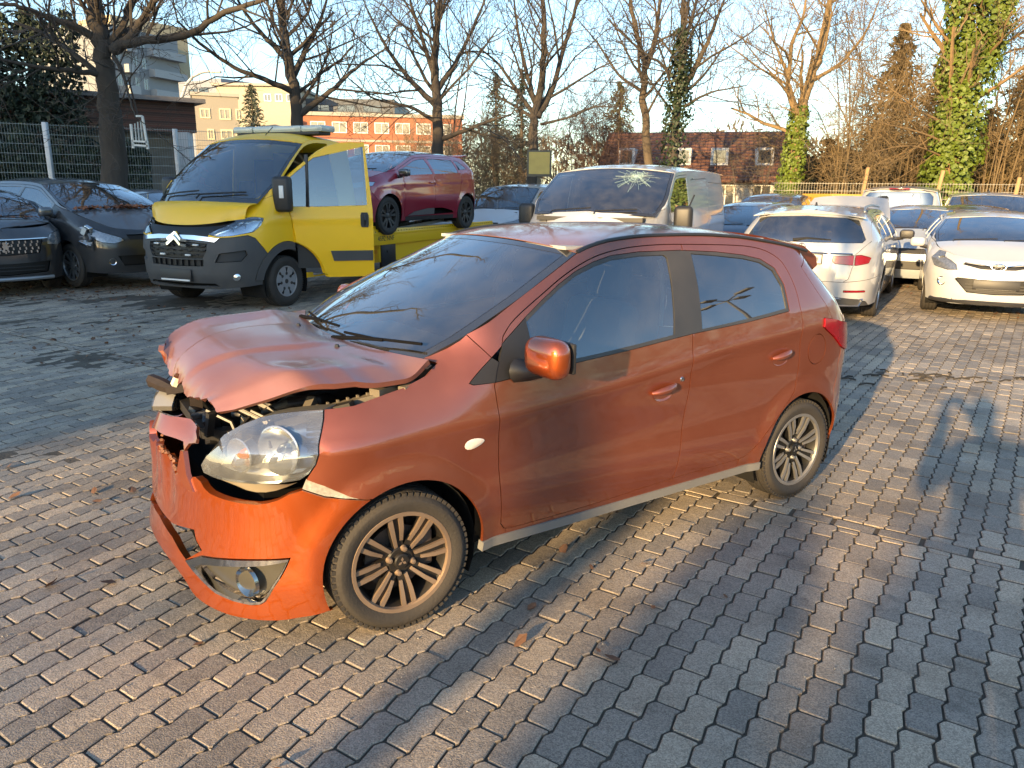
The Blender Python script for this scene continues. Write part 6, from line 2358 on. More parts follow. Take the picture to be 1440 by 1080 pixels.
# ---- crumpled anthracite hatchback
S = spec(2.65, 0.86, 0.72, 0.885, 1.60, r=0.32, zf=0.84, zh=1.10, xw0=0.06, xw1=-0.90, zb0=1.05, zb1=1.12, doors=(-0.44, -1.44, -2.36), tailtop=0.5, zs=0.24)
S['fs_end'] = (0.44, 0.86)


def crush(p):                                                 # right front wing pushed in
    k = exp(-((p.x - 0.42) / 0.22) ** 2) * exp(-((p.z - 0.80) / 0.22) ** 2) * (1 if p.y > 0 else 0)
    return Vector((p.x - 0.06 * k, p.y - 0.20 * k + 0.02 * k * sin(p.x * 40), p.z + 0.03 * k * sin(p.x * 31)))


hd = [('f', 0.44, 0.70), ('f', 0.58, 0.66), ('f', 0.72, 0.68), (0.46, 0.78), (0.32, 0.90), (0.42, 0.90), (0.60, 0.83), ('f', 0.58, 0.78), ('f', 0.48, 0.745)]
anth, S, ob, fw, fr = simple_car('anthracite_hatchback', (-6.75, 13.5, 0.04), 328, 'anthracite hatchback with a crushed wing and dead leaves along its windscreen foot', S, ANTHRA, hd, gr_std(S, 0.07), lgr_std(S, 0.48, 0.34))
anth.scale = (1.08, 1.05, 1.10)
rr = random.Random(9)
sp_ = []
for k in range(170):
    s_ = rr.uniform(-0.95, 0.95)
    p = fw(s_, 0.06) + Vector((rr.uniform(0.0, 0.10), 0, rr.uniform(0.0, 0.04)))
    sp_.append((p, (0.2, 0, 1)))
leaf_litter('leaf_drift', anth, sp_, 5, None, (0.05, 0.11))
b = MB()
rr = random.Random(2)
for k in range(9):
    b.box((0.45 + rr.uniform(-.15, .12), -0.84 + rr.uniform(-.04, .03), 0.72 + rr.uniform(-.12, .14)), (rr.uniform(.06, .16), 0.03, rr.uniform(.04, .12)), (rr.uniform(-.5, .5), rr.uniform(-.5, .5), rr.uniform(-.5, .5)), ch=0.006)
b.build('crushed_wing', ANTHRA, anth, 0)['kind'] = 'stuff'
b = MB()
b.box((0.50, -0.80, 0.86), (0.12, 0.06, 0.10), (0.3, 0.4, 0.2), ch=0.01)
b.box((0.44, -0.86, 0.66), (0.18, 0.05, 0.035), (0.1, 0.3, 0.2), ch=0.008)
b.build('broken_lamp_shard', CHROME, anth, 0)['kind'] = 'stuff'
for sg in (1, -1):
    q = S['B'].P(S['B'].uf(0.62, 0.40), 0.40)
    T = Matrix.Translation((q.x, q.y * sg, q.z)) @ Vector((0.8, 0.6 * sg, 0)).to_track_quat('Y', 'Z').to_matrix().to_4x4()
    b = MB()
    b.lathe([(0.055, -0.01), (0.05, 0.006), (0.03, -0.01), (0, -0.014)], 16, T)
    b.build('fog_lamp', CHROME, anth, 50)

# ---- grey saloon behind it, two dark cars, pale silver one, dark one, three small vans
S = spec(2.65, 0.88, 0.9, 0.88, 1.50, r=0.31, doors=(-0.44, -1.44, -2.36), zf=0.8, zh=1.02, xw0=0.0, xw1=-0.9, tailtop=0.6)
simple_car('grey_hatchback', (-6.7, 16.4, 0.1), 326, 'slate grey car half hidden between anthracite hatchback and yellow truck', S, paint('slate_paint', (0.07, 0.08, 0.10), 0.4), head_std(S), gr_std(S), lgr_std(S))
S = spec(2.6, 0.85, 0.65, 0.87, 1.47, r=0.31, zf=0.80, zh=1.0, doors=(-0.44, -1.40, -2.3))
simple_car('navy_hatchback', (4.35, 14.9, 0), 246, 'dark blue hatchback close behind the white panel van', S, NAVY, head_std(S), gr_std(S), lgr_std(S), mir=BLACKP)
S = spec(2.7, 0.9, 0.9, 0.89, 1.62, r=0.33, zf=0.88, zh=1.1, zb0=1.05, zb1=1.12, doors=(-0.46, -1.45, -2.4))
simple_car('blue_hatchback', (6.1, 19.2, 0), 243, 'dark blue taller car in front of the white cottage', S, paint('dull_blue_paint', (0.03, 0.035, 0.09), 0.3, dust=0.35), head_std(S), gr_std(S), lgr_std(S))
S = spec(2.3, 0.72, 0.5, 0.82, 1.45, r=0.29, zf=0.78, zh=1.0, doors=(-0.42, -1.5), tailtop=0.35)
simple_car('silver_hatchback', (7.35, 14.35, 0), 243, 'pale blue-silver small car with a torn wing, squeezed between white estate and white van', S, SILVER, head_std(S), gr_std(S), lgr_std(S), skip=())
S = spec(2.5, 0.82, 0.62, 0.85, 1.46, r=0.31, zf=0.80, zh=1.0, doors=(-0.42, -1.38, -2.25))
simple_car('black_hatchback', (8.15, 14.0, 0), 243, 'black car with a round head lamp peeping out beside the white hatchback', S, BLACKP, head_std(S), gr_std(S), lgr_std(S))


def make_small_van(name, loc, th, label, body, H=1.80, seed=0):
    S = spec(2.75, 0.85, 0.8, 0.90, H, r=0.32, zf=0.92, zh=1.14, xw0=0.16, xw1=-0.72, zb0=1.08, zb1=1.14, doors=(-0.36, -1.38, -2.3), tailtop=0.14, crown=0.06, yr=0.82, nR=6, zre=H - 0.13, noseup=0.30)
    seams(S, (0.44, 0.935), 0.55)
    S['extra'] = std_extra(S, body)
    S['extra'][3] = ('rear_bumper', ('r', 0.2, 0.42), body, dict(join=True))
    S['extra'].append(('tailgate', ('r', 0.2, 0.85), body, dict(join=True)))
    xt = -3.55
    feats = std_feats(S, head_std(S), [('f', 0, 0.88), ('f', 0.42, 0.88), ('f', 0.40, 0.76), ('f', 0, 0.76)], lgr_std(S, 0.52, 0.36))
    feats += [('tail_lamp', [(xt + 0.15, 1.28), ('r', 0.775, 1.28), ('r', 0.775, 0.82), (xt + 0.10, 0.82)], REDLENS, dict(inset=-0.006, th=0.03)),
              ('rear_window', [('r', 0, H - 0.14), ('r', 0.60, H - 0.16), ('r', 0.68, H - 0.24), ('r', 0.69, 1.10), ('r', 0, 1.08)], TINT, dict(join=True, inset=0.004, th=0))]
    S['gate'] = [[('r', 0.66, H), ('r', 0.74, H - 0.2), ('r', 0.75, 0.9), ('r', 0.72, 0.5)]]
    root = empty(name, loc, radians(th), label, 'van')
    objs, fw, fr = vehicle(root, S, body, feats, sp=0.08, rims=('cover', ALLOY, DARKALLOY))
    for sg in (1, -1):
        mirror_part(root, -0.16, sg * 0.92, 1.16, sg, BLACK, size=(0.13, 0.22, 0.20))
    b = MB()
    b.tube([(-0.95, 0, H - 0.02), (-1.1, 0, H + 0.06)], 0.006, 5)
    b.lathe([(0, 0.03), (0.03, 0.01), (0.035, -0.02)], 8, Matrix.Translation((-0.95, 0, H)) @ Matrix.Rotation(pi / 2, 4, 'X'))
    b.build('aerial', BLACK, root)
    b = MB()
    b.box((xt + 0.02, 0, H - 0.075), (0.03, 0.40, 0.03), ch=0.005)
    b.build('brake_lamp', REDLENS, root)
    return root, S


make_small_van('white_family_van', (-0.35, 19.6, 0), 240.5, 'white family van with a black door mirror behind the red hatchback', WHITE)
make_small_van('white_delivery_van', (10.15, 20.6, 0), 61, 'white delivery van seen from behind with a large rear window and upright red lamps', WHITE2, 1.82)
make_small_van('silver_van', (10.7, 17.9, 0), 243, 'silver-white van with a roof aerial behind the white hatchback', paint('silver_white_paint', (0.5, 0.51, 0.52), 0.2), 1.70)
# ------------------------------------------------------------------ ground and paving
CA = radians(56)
DV, EV = Vector((cos(CA), sin(CA), 0)), Vector((sin(CA), -cos(CA), 0))
_ci = cam.matrix_world.inverted()


def pix(p):
    q = _ci @ Vector(p)
    if q.z > -0.2: return None
    return (720 + 1090 * q.x / -q.z, 540 - 1090 * q.y / -q.z)


def at(u, v, Y):
    """point seen at photo pixel (u, v), Y metres ahead of the camera"""
    d = cam.matrix_world.to_3x3() @ Vector(((u - 720) / 1090, -(v - 540) / 1090, -1))
    return Vector((0, 0, CAMZ)) + d * (Y / d.y)


def stone_material(name, flag, base=(0.41, 0.345, 0.27)):
    m = bpy.data.materials.new(name)
    m.use_nodes = True
    t = m.node_tree
    L = t.links.new
    N = t.nodes.new
    p = t.nodes['Principled BSDF']
    geo = N('ShaderNodeNewGeometry')

    def nz(scale, detail=4, rough=0.55):
        n = N('ShaderNodeTexNoise')
        n.inputs['Scale'].default_value, n.inputs['Detail'].default_value, n.inputs['Roughness'].default_value = scale, detail, rough
        L(geo.outputs['Position'], n.inputs['Vector'])
        return n.outputs[0]

    def ramp(src, a, b, c, d):
        r = N('ShaderNodeMapRange')
        for i, v in enumerate((a, b, c, d)): r.inputs[i + 1].default_value = v
        L(src, r.inputs[0])
        return r.outputs[0]

    def mul(a, b):
        r = N('ShaderNodeMath')
        r.operation = 'MULTIPLY'
        L(a, r.inputs[0])
        L(b, r.inputs[1])
        return r.outputs[0]

    def mix(f, a, col):
        r = N('ShaderNodeMix')
        r.data_type = 'RGBA'
        L(f, r.inputs[0])
        L(a, r.inputs[6])
        r.inputs[7].default_value = col + (1,)
        return r.outputs[2]
    rgb = N('ShaderNodeRGB')
    rgb.outputs[0].default_value = base + (1,)
    col = rgb.outputs[0]
    col = mix(ramp(nz(0.55, 6), 0.42, 0.64, 0, 0.7), col, tuple(c * 0.60 for c in base))     # broad grime
    col = mix(ramp(nz(1.9, 6), 0.50, 0.72, 0, 0.7), col, (0.17, 0.135, 0.10))              # soil film
    col = mix(ramp(nz(4.2, 5), 0.60, 0.75, 0, 0.5), col, (0.085, 0.08, 0.073))               # oil and rubber spots
    col = mix(ramp(nz(2.6, 8, 0.7), 0.62, 0.74, 0, 0.35), col, (0.46, 0.44, 0.41))           # pale scuffs
    v = N('ShaderNodeTexVoronoi')
    v.inputs['Scale'].default_value = 240
    L(geo.outputs['Position'], v.inputs['Vector'])
    sp = N('ShaderNodeSeparateColor')
    L(v.outputs['Color'], sp.inputs[0])
    grit = ramp(sp.outputs[0], 0.0, 1.0, 0.62, 1.30)
    hs = N('ShaderNodeHueSaturation')
    if flag:
        oi = N('ShaderNodeObjectInfo')
        src = oi.outputs['Random']
    else:
        a = N('ShaderNodeAttribute')
        a.attribute_name = 'tint'
        src = a.outputs['Fac']
    L(mul(ramp(src, 0, 1, 0.66, 1.22), grit), hs.inputs['Value'])
    L(ramp(src, 0, 1, 0.85, 1.2), hs.inputs['Saturation'])
    L(col, hs.inputs['Color'])
    L(hs.outputs[0], p.inputs['Base Color'])
    L(ramp(nz(3.0, 3), 0.3, 0.7, 0.62, 0.95), p.inputs['Roughness'])
    p.inputs['Specular IOR Level'].default_value = 0.35
    b = N('ShaderNodeBump')
    b.inputs['Strength'].default_value, b.inputs['Distance'].default_value = 0.7, 0.004
    ad = N('ShaderNodeMath')
    ad.operation = 'ADD'
    L(nz(170, 3), ad.inputs[0])
    L(nz(28, 3), ad.inputs[1])
    L(ad.outputs[0], b.inputs['Height'])
    L(b.outputs[0], p.inputs['Normal'])
    return m


STONE_OBJ, STONE = stone_material('paver_concrete', True), stone_material('paver_concrete_far', False)
STONE_EDGE = M('paver_edge_dirt', (0.14, 0.12, 0.098), 0.9, var=0.4, vscale=8)
SOIL = M('joint_soil', (0.105, 0.088, 0.068), 0.95, var=0.5, vscale=5, bump=0.8, bscale=50, detail=8, spec=0.2)
PL, PW = 0.226, 0.104


def soil_h(x, y):
    n = noise.noise(Vector((x * 0.55, y * 0.55, 4.0))) + 0.5 * noise.noise(Vector((x * 1.7, y * 1.7, 9.0)))
    h = -0.009 + 0.0025 * noise.noise(Vector((x * 5, y * 5, 0)))
    for cx, cy, rx, ry, k in ((-4.35, 7.4, 0.85, 0.55, 0.012), (-3.2, 4.6, 1.5, 0.5, 0.0095), (-5.5, 9.8, 2.2, 0.8, 0.011), (3.9, 7.2, 0.6, 0.35, 0.007), (-6.3, 11.5, 3, 0.9, 0.014), (1.6, 3.95, 3.5, 0.10, 0.004)):
        d = ((x - cx) / rx) ** 2 + ((y - cy) / ry) ** 2
        if d < 4: h += k * exp(-d) * (0.8 + 0.9 * n)
    return min(h, 0.006)


def zig(t):
    """wavy long side of a paver, two waves to a stone"""
    q = ((t / (PL / 2)) % 1.0)
    return 0.0075 * ((1 - 2 * q / 0.72) if q < 0.72 else (-1 + 2 * (q - 0.72) / 0.28))


def stone_outline(l=PL, w=PW, g=0.0038, wave=True):
    ts = [-l / 2 + g, -l / 2 + g + 0.010, -l / 2 + 0.081, -0.0005, 0.081 + 0.0, l / 2 - g - 0.010, l / 2 - g]
    rt, lf = [], []
    for i, t in enumerate(ts):
        inset = 0.006 if i in (0, len(ts) - 1) else 0
        s = zig(t + l / 2) if wave else 0
        rt.append((w / 2 - g + s - inset, t))
        lf.append((-w / 2 + g + s + inset, t))
    return rt + lf[::-1]


def clip(poly, n, c):
    out = []
    for i in range(len(poly)):
        a, b = poly[i], poly[(i + 1) % len(poly)]
        da, db = a[0] * n[0] + a[1] * n[1] - c, b[0] * n[0] + b[1] * n[1] - c
        if da >= 0: out.append(a)
        if da * db < 0:
            t = da / (da - db)
            out.append((a[0] + (b[0] - a[0]) * t, a[1] + (b[1] - a[1]) * t))
    return out


def stone_geo(ol, ch=0.0045):
    """outline (e,d) -> verts, faces, material index: top, chamfer, skirt"""
    n = len(ol)
    cx, cy = sum(p[0] for p in ol) / n, sum(p[1] for p in ol) / n
    vs = []
    for p in ol:
        q = Vector((p[0] - cx, p[1] - cy))
        l = q.length or 1
        q *= (l - ch) / l
        vs.append((cx + q.x, cy + q.y, 0.0))
    vs += [(p[0], p[1], -0.0035) for p in ol] + [(p[0], p[1], -0.024) for p in ol]
    fs = [tuple(range(n))]
    mi = [0]
    for i in range(n):
        j = (i + 1) % n
        fs.append((n + i, n + j, j, i)); mi.append(0)
        fs.append((2 * n + i, 2 * n + j, n + j, n + i)); mi.append(1)
    return vs, fs, mi


def paving():
    rr = random.Random(21)
    nx, ny = 330, 250
    x0, x1, y0, y1 = -13.5, 15.5, -1.0, 20.0
    vs, fs = [], []
    for j in range(ny + 1):
        y = lerp(y0, y1, (j / ny) ** 1.3)
        for i in range(nx + 1):
            x = lerp(x0, x1, i / nx)
            e = min(1.0, (x - x0) * 2, (x1 - x) * 2, (y1 - y) * 2)
            vs.append((x, y, soil_h(x, y) - 0.01 * (1 - max(0, e))))
    for j in range(ny):
        for i in range(nx):
            a = j * (nx + 1) + i
            fs.append((a, a + 1, a + nx + 2, a + nx + 1))
    b = MB()
    b.add(vs, fs)
    bed = tag(b.build('paving', SOIL, None, 80), kind='structure')
    b = MB()
    b.quad((-420, -420, -0.03), (420, -420, -0.03), (420, 420, -0.03), (-420, 420, -0.03))
    tag(b.build('ground', M('rough_ground', (0.10, 0.09, 0.07), 0.95, var=0.4, vscale=0.7, detail=8), None, 0), kind='structure')
    T0 = 4.11
    full = stone_outline()
    half = stone_outline(PL / 2)
    rect = stone_outline(0.105, 0.205, 0.008, False)
    variants = {}

    def shared(key, ol):
        if key not in variants:
            v_, f_, m_ = stone_geo(ol)
            me = bpy.data.meshes.new('paver')
            me.from_pydata(v_, [], f_)
            me.materials.append(STONE_OBJ)
            me.materials.append(STONE_EDGE)
            me.polygons.foreach_set('material_index', m_)
            variants[key] = me
        return variants[key]
    items = []
    for i in range(-150, 190):
        for j in range(-40, 100):
            t = j * PL + (PL / 2 if i % 2 else 0) + 0.05
            e = i * PW
            for side in (0,):
                c = EV * e + DV * t
                if c.y < 0.9 or c.y > 15.5 or abs(c.x) > 14: continue
                q = pix((c.x, c.y, 0))
                if q is None or not (-220 < q[0] < 1660 and q[1] < 1320): continue
                lo, hi = t - PL / 2, t + PL / 2
                ol, key = full, 'full'
                if hi > T0 - 0.062 and lo < T0 + 0.062:
                    a = clip(full, (0, -1), -(T0 - 0.062 - t)) if lo < T0 - 0.062 else None
                    b_ = clip(full, (0, 1), T0 + 0.062 - t) if hi > T0 + 0.062 else None
                    for pl in (a, b_):
                        if pl and max(p[1] for p in pl) - min(p[1] for p in pl) > 0.03: items.append((q, c, pl, None))
                    continue
                items.append((q, c, full, 'full'))
    for k in range(-60, 70):
        c = EV * (k * 0.212 + 0.03) + DV * T0
        q = pix((c.x, c.y, 0))
        if q and -220 < q[0] < 1660 and c.y > 0.5: items.append((q, c, rect, 'rect'))
    cand = sorted([it for it in items if it[3] and -5 < it[0][0] < 1445 and it[0][1] < 1085], key=lambda it: it[1].length)
    single = {id(it) for it in cand[:300]}
    sv, sf, sm, st = [], [], [], []
    base = Matrix((EV, DV, Vector((0, 0, 1)))).transposed()
    for it in items:
        q, c, ol, key = it
        hz = rr.gauss(0, 0.0016)
        Rm = base @ Euler((rr.gauss(0, 0.006), rr.gauss(0, 0.009), rr.gauss(0, 0.010))).to_matrix()
        if id(it) in single:
            o = bpy.data.objects.new('gutter_stone' if key == 'rect' else 'paver', shared(key, ol))
            COL.objects.link(o)
            M4 = Rm.to_4x4()
            M4.translation = Vector((c.x, c.y, hz))
            o.matrix_world = M4
            o.parent = bed
        else:
            v_, f_, m_ = stone_geo(ol)
            if c.length > 9: f_, m_ = f_[:1] + f_[1::2], [0] * (1 + len(ol))
            b0 = len(sv)
            for v in v_:
                p = Rm @ Vector(v)
                sv.append((p.x + c.x, p.y + c.y, p.z + hz))
            sf += [tuple(b0 + k for k in f) for f in f_]
            sm += m_
            st += [rr.random()] * len(v_)
    me = bpy.data.meshes.new('paver_field')
    me.from_pydata(sv, [], sf)
    me.materials.append(STONE)
    me.materials.append(STONE_EDGE)
    me.polygons.foreach_set('material_index', sm)
    at_ = me.attributes.new('tint', 'FLOAT', 'POINT')
    at_.data.foreach_set('value', st)
    o = bpy.data.objects.new('paver_field', me)
    COL.objects.link(o)
    o.parent = bed
    o['kind'] = 'stuff'


paving()

# dead leaves, grit and glass crumbs on the stones
rr = random.Random(31)
sp_ = []
for k in range(900):
    q = rr.random()
    if q < 0.5: x, y = rr.uniform(-9.5, -5.6), rr.uniform(11.4, 13.6)
    elif q < 0.62: x, y = rr.gauss(7.4, 0.5), rr.uniform(10.5, 15)
    elif q < 0.8: x, y = rr.uniform(-6, -3), rr.uniform(7.0, 11)
    else: x, y = rr.uniform(-4, 1.0), rr.uniform(1.7, 5)
    if q > 0.8 and rr.random() < 0.6: continue
    sp_.append((Vector((x, y, 0.006 + rr.random() * 0.012)), (rr.uniform(-.3, .3), rr.uniform(-.3, .3), 1)))
leaf_litter('leaf_litter', None, sp_, 8, M('brown_leaf', (0.15, 0.075, 0.04), 0.85, var=0.5, vscale=20), (0.025, 0.075))
b = MB()
for k in range(700):
    y = rr.uniform(1.7, 9)
    x = rr.uniform(-0.75, 0.8) * y
    s = rr.uniform(0.0015, 0.004)
    if rr.random() < 0.25: x, y = -1.5 + rr.gauss(0, 0.6), 3.0 + rr.gauss(0, 0.8)
    b.box((x, y, 0.004), (s * 1.6, s, s), (rr.random(), rr.random(), rr.random() * 6))
o = b.build('grit', M('pale_grit', (0.30, 0.28, 0.25), 0.7, var=0.5, vscale=90), None, 0)
o['kind'] = 'stuff'
b = MB()
for k in range(26):
    x, y = 3.75 + rr.gauss(0, 0.55), 7.0 + rr.gauss(0, 0.16) - 0.15 * 0
    a = rr.uniform(0, 3.14)
    b.tube([(x, y, 0.01), (x + 0.08 * cos(a), y + 0.05 * sin(a), 0.02), (x + 0.16 * cos(a), y + 0.10 * sin(a), 0.008)], 0.008, 5)
o = b.build('twig_debris', M('rotten_twig', (0.04, 0.035, 0.03), 0.9), None, 0)
o['kind'] = 'stuff'
# ------------------------------------------------------------------ buildings
def house_windows(root, face, wins, frame_m, glass_m, sill=True):
    """face(a, z, o) -> point; wins: (a0, a1, z0, z1)"""
    for a0, a1, z0, z1 in wins:
        b = MB()
        t = 0.07
        for (p, q) in (((a0, z0), (a1, z0 + t)), ((a0, z1 - t), (a1, z1)), ((a0, z0 + t), (a0 + t, z1 - t)), ((a1 - t, z0 + t), (a1, z1 - t)), (((a0 + a1) / 2 - t / 3, z0 + t), ((a0 + a1) / 2 + t / 3, z1 - t))):
            c = [face(p[0], p[1], 0.05), face(q[0], p[1], 0.05), face(q[0], q[1], 0.05), face(p[0], q[1], 0.05)]
            d = [face(p[0], p[1], -0.04), face(q[0], p[1], -0.04), face(q[0], q[1], -0.04), face(p[0], q[1], -0.04)]
            b.add(c + d, [(0, 1, 2, 3), (0, 4, 5, 1), (1, 5, 6, 2), (2, 6, 7, 3), (3, 7, 4, 0)])
        w_ = b.build('window', frame_m, root, 0)
        b = MB()
        b.quad(face(a0 + t, z0 + t, 0.012), face(a1 - t, z0 + t, 0.012), face(a1 - t, z1 - t, 0.012), face(a0 + t, z1 - t, 0.012))
        b.build('pane', glass_m, w_, 0)


def block(name, label, cat, c0, c1, depth, z0, z1, wall, wins=(), frame=None, pane=None, group=None, roofm=None, over=0.0, roofh=0.25):
    """box building whose front runs from c0 to c1 (xy), depth away from the camera"""
    a, b_ = Vector((c0[0], c0[1], 0)), Vector((c1[0], c1[1], 0))
    d = (b_ - a)
    L_ = d.length
    d.normalize()
    n = Vector((d.y, -d.x, 0))
    root = empty(name, ((a + b_) / 2)[:3], 0, label, cat, group)
    off = (a + b_) / 2
    m = MB()
    m.box((a + b_) / 2 - n * depth / 2 + Vector((0, 0, (z0 + z1) / 2)) - off, (L_, depth, z1 - z0), Matrix((d, -n, Vector((0, 0, 1)))).transposed())
    m.build('wall', wall, root, 0)
    if roofm:
        m = MB()
        m.box((a + b_) / 2 - n * depth / 2 + Vector((0, 0, z1 + roofh / 2 + 0.002)) - off, (L_ + over * 2, depth + over * 2, roofh), Matrix((d, -n, Vector((0, 0, 1)))).transposed())
        m.build('roof', roofm, root, 0)
    f = lambda s, z, o: a + d * s + n * o + Vector((0, 0, z)) - off
    if wins: house_windows(root, f, wins, frame or WHITEPLASTIC, pane or PANE)
    return root, f, L_


PANE = M('far_window_glass', (0.06, 0.07, 0.08), 0.06, coat=0.6, var=0.3)
PANEL = M('lit_window_glass', (0.30, 0.28, 0.22), 0.15, coat=0.4, var=0.3)
CONC = M('tower_concrete', (0.24, 0.25, 0.26), 0.85, var=0.12, vscale=0.6)
BEIGEW = M('beige_render', (0.30, 0.27, 0.22), 0.85, var=0.08, vscale=0.8)
BRICK = M('orange_brick', (0.36, 0.13, 0.07), 0.85, var=0.22, vscale=3)
DGREY = M('dark_cladding', (0.07, 0.08, 0.095), 0.6, var=0.15)
LIGHTW = M('pale_render', (0.38, 0.35, 0.30), 0.85, var=0.1)


def xy(u, v, Y):
    p = at(u, v, Y)
    return (p.x, p.y)


# high-rise with balconies
tw = []
c0, c1 = xy(160, 100, 112), xy(253, 100, 124)
zt = at(200, 40, 115).z
root, f, L_ = block('apartment_tower', 'tall pale apartment tower with rows of balconies beyond the bare trees', 'apartment tower', c0, c1, 14, 0, zt, CONC,
                    [(a, a + 0.9, z, z + 1.5) for a in (0.5, 3.6, 5.2) for z in [zt - 2.2 - 2.75 * k for k in range(8)]], M('tower_frame', (0.35, 0.36, 0.38), 0.6))
for k in range(9):
    z = zt - 1.2 - 2.75 * k
    for a0, a1 in ((1.6, 3.4), (6.4, L_ + 0.3)):
        b = MB()
        p = [f(a0, z - 1.9, 0), f(a1, z - 1.9, 0), f(a1, z - 1.9, 1.1), f(a0, z - 1.9, 1.1)]
        b.add(p + [q + Vector((0, 0, 1.05)) for q in p], [(0, 1, 2, 3), (4, 7, 6, 5), (0, 4, 5, 1), (1, 5, 6, 2), (2, 6, 7, 3), (3, 7, 4, 0)])
        b.build('balcony', M('balcony_panel', (0.33, 0.34, 0.35), 0.7) if k == 0 and a0 < 2 else bpy.data.materials['balcony_panel'], root, 0)
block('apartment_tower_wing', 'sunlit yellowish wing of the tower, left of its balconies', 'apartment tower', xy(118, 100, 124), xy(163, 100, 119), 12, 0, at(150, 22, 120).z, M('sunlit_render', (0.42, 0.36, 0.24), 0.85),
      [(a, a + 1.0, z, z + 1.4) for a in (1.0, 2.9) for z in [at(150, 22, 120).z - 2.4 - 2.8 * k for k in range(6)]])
block('grey_office', 'long grey flat-roofed office behind the street lamp', 'building', xy(252, 130, 96), xy(312, 130, 92), 12, 0, at(280, 113, 94).z, M('office_panel', (0.22, 0.24, 0.28), 0.6),
      [(1.8 + 1.9 * k, 3.4 + 1.9 * k, at(280, 130, 94).z - 0.2, at(280, 120, 94).z - 0.3) for k in range(2)], DGREY)
z1 = at(300, 134, 52).z
zz = lambda v, Y=52: at(300, v, Y).z
block('beige_house', 'beige rendered flat-roofed house with tall windows beside the spruce', 'house', xy(272, 160, 52), xy(336, 160, 53), 10, 0, z1, BEIGEW,
      [(0.4, 1.0, zz(166), zz(152)), (1.0 + 0.55, 2.1 + 0.15, zz(167), zz(151)), (2.55, 3.0, zz(167), zz(151)), (0.75, 1.15, zz(196), zz(181)), (1.55, 2.3, zz(195), zz(181)), (2.45, 2.95, zz(195), zz(181))], M('sunlit_frame', (0.7, 0.62, 0.4), 0.5), PANEL, None, LIGHTW, 0.1, 0.2)
block('cream_house', 'cream house with a flat pale roof edge right of the spruce', 'house', xy(305, 140, 66), xy(412, 140, 66), 10, 0, at(350, 121, 66).z, M('cream_render', (0.40, 0.36, 0.28), 0.85),
      [(3.8 + 0.9 * k, 4.4 + 0.9 * k, at(390, 143, 66).z, at(390, 132, 66).z) for k in range(3)], None, None, None, LIGHTW, 0.3, 0.2)
zb = lambda v: at(540, v, 58).z
br, bf, bl = block('brick_school', 'long orange brick building with bands of pale windows behind the recovery truck', 'building', xy(425, 190, 58), xy(650, 190, 60), 12, 0, zb(163), BRICK,
      [(0.6 + 1.5 * k, 1.65 + 1.5 * k, zb(187), zb(171)) for k in range(7)] + [(0.6 + 1.5 * k, 1.65 + 1.5 * k, zb(218), zb(203)) for k in range(7)], WHITEPLASTIC, PANEL, None, LIGHTW, 0.15, 0.25)
b = MB()
b.add([bf(-0.01, zb(199), 0.03), bf(bl, zb(199), 0.03), bf(bl, zb(196), 0.03), bf(-0.01, zb(196), 0.03)], [(0, 1, 2, 3)])
b.build('pale_band', LIGHTW, br, 0)
block('dark_penthouse', 'dark grey flat-roofed block rising behind the brick building', 'building', xy(425, 160, 70), xy(555, 160, 70), 10, 0, at(490, 139, 70).z, DGREY,
      [(0.8 + 2.2 * k, 2.4 + 2.2 * k, at(490, 158, 70).z, at(490, 147, 70).z) for k in range(3)], DGREY)

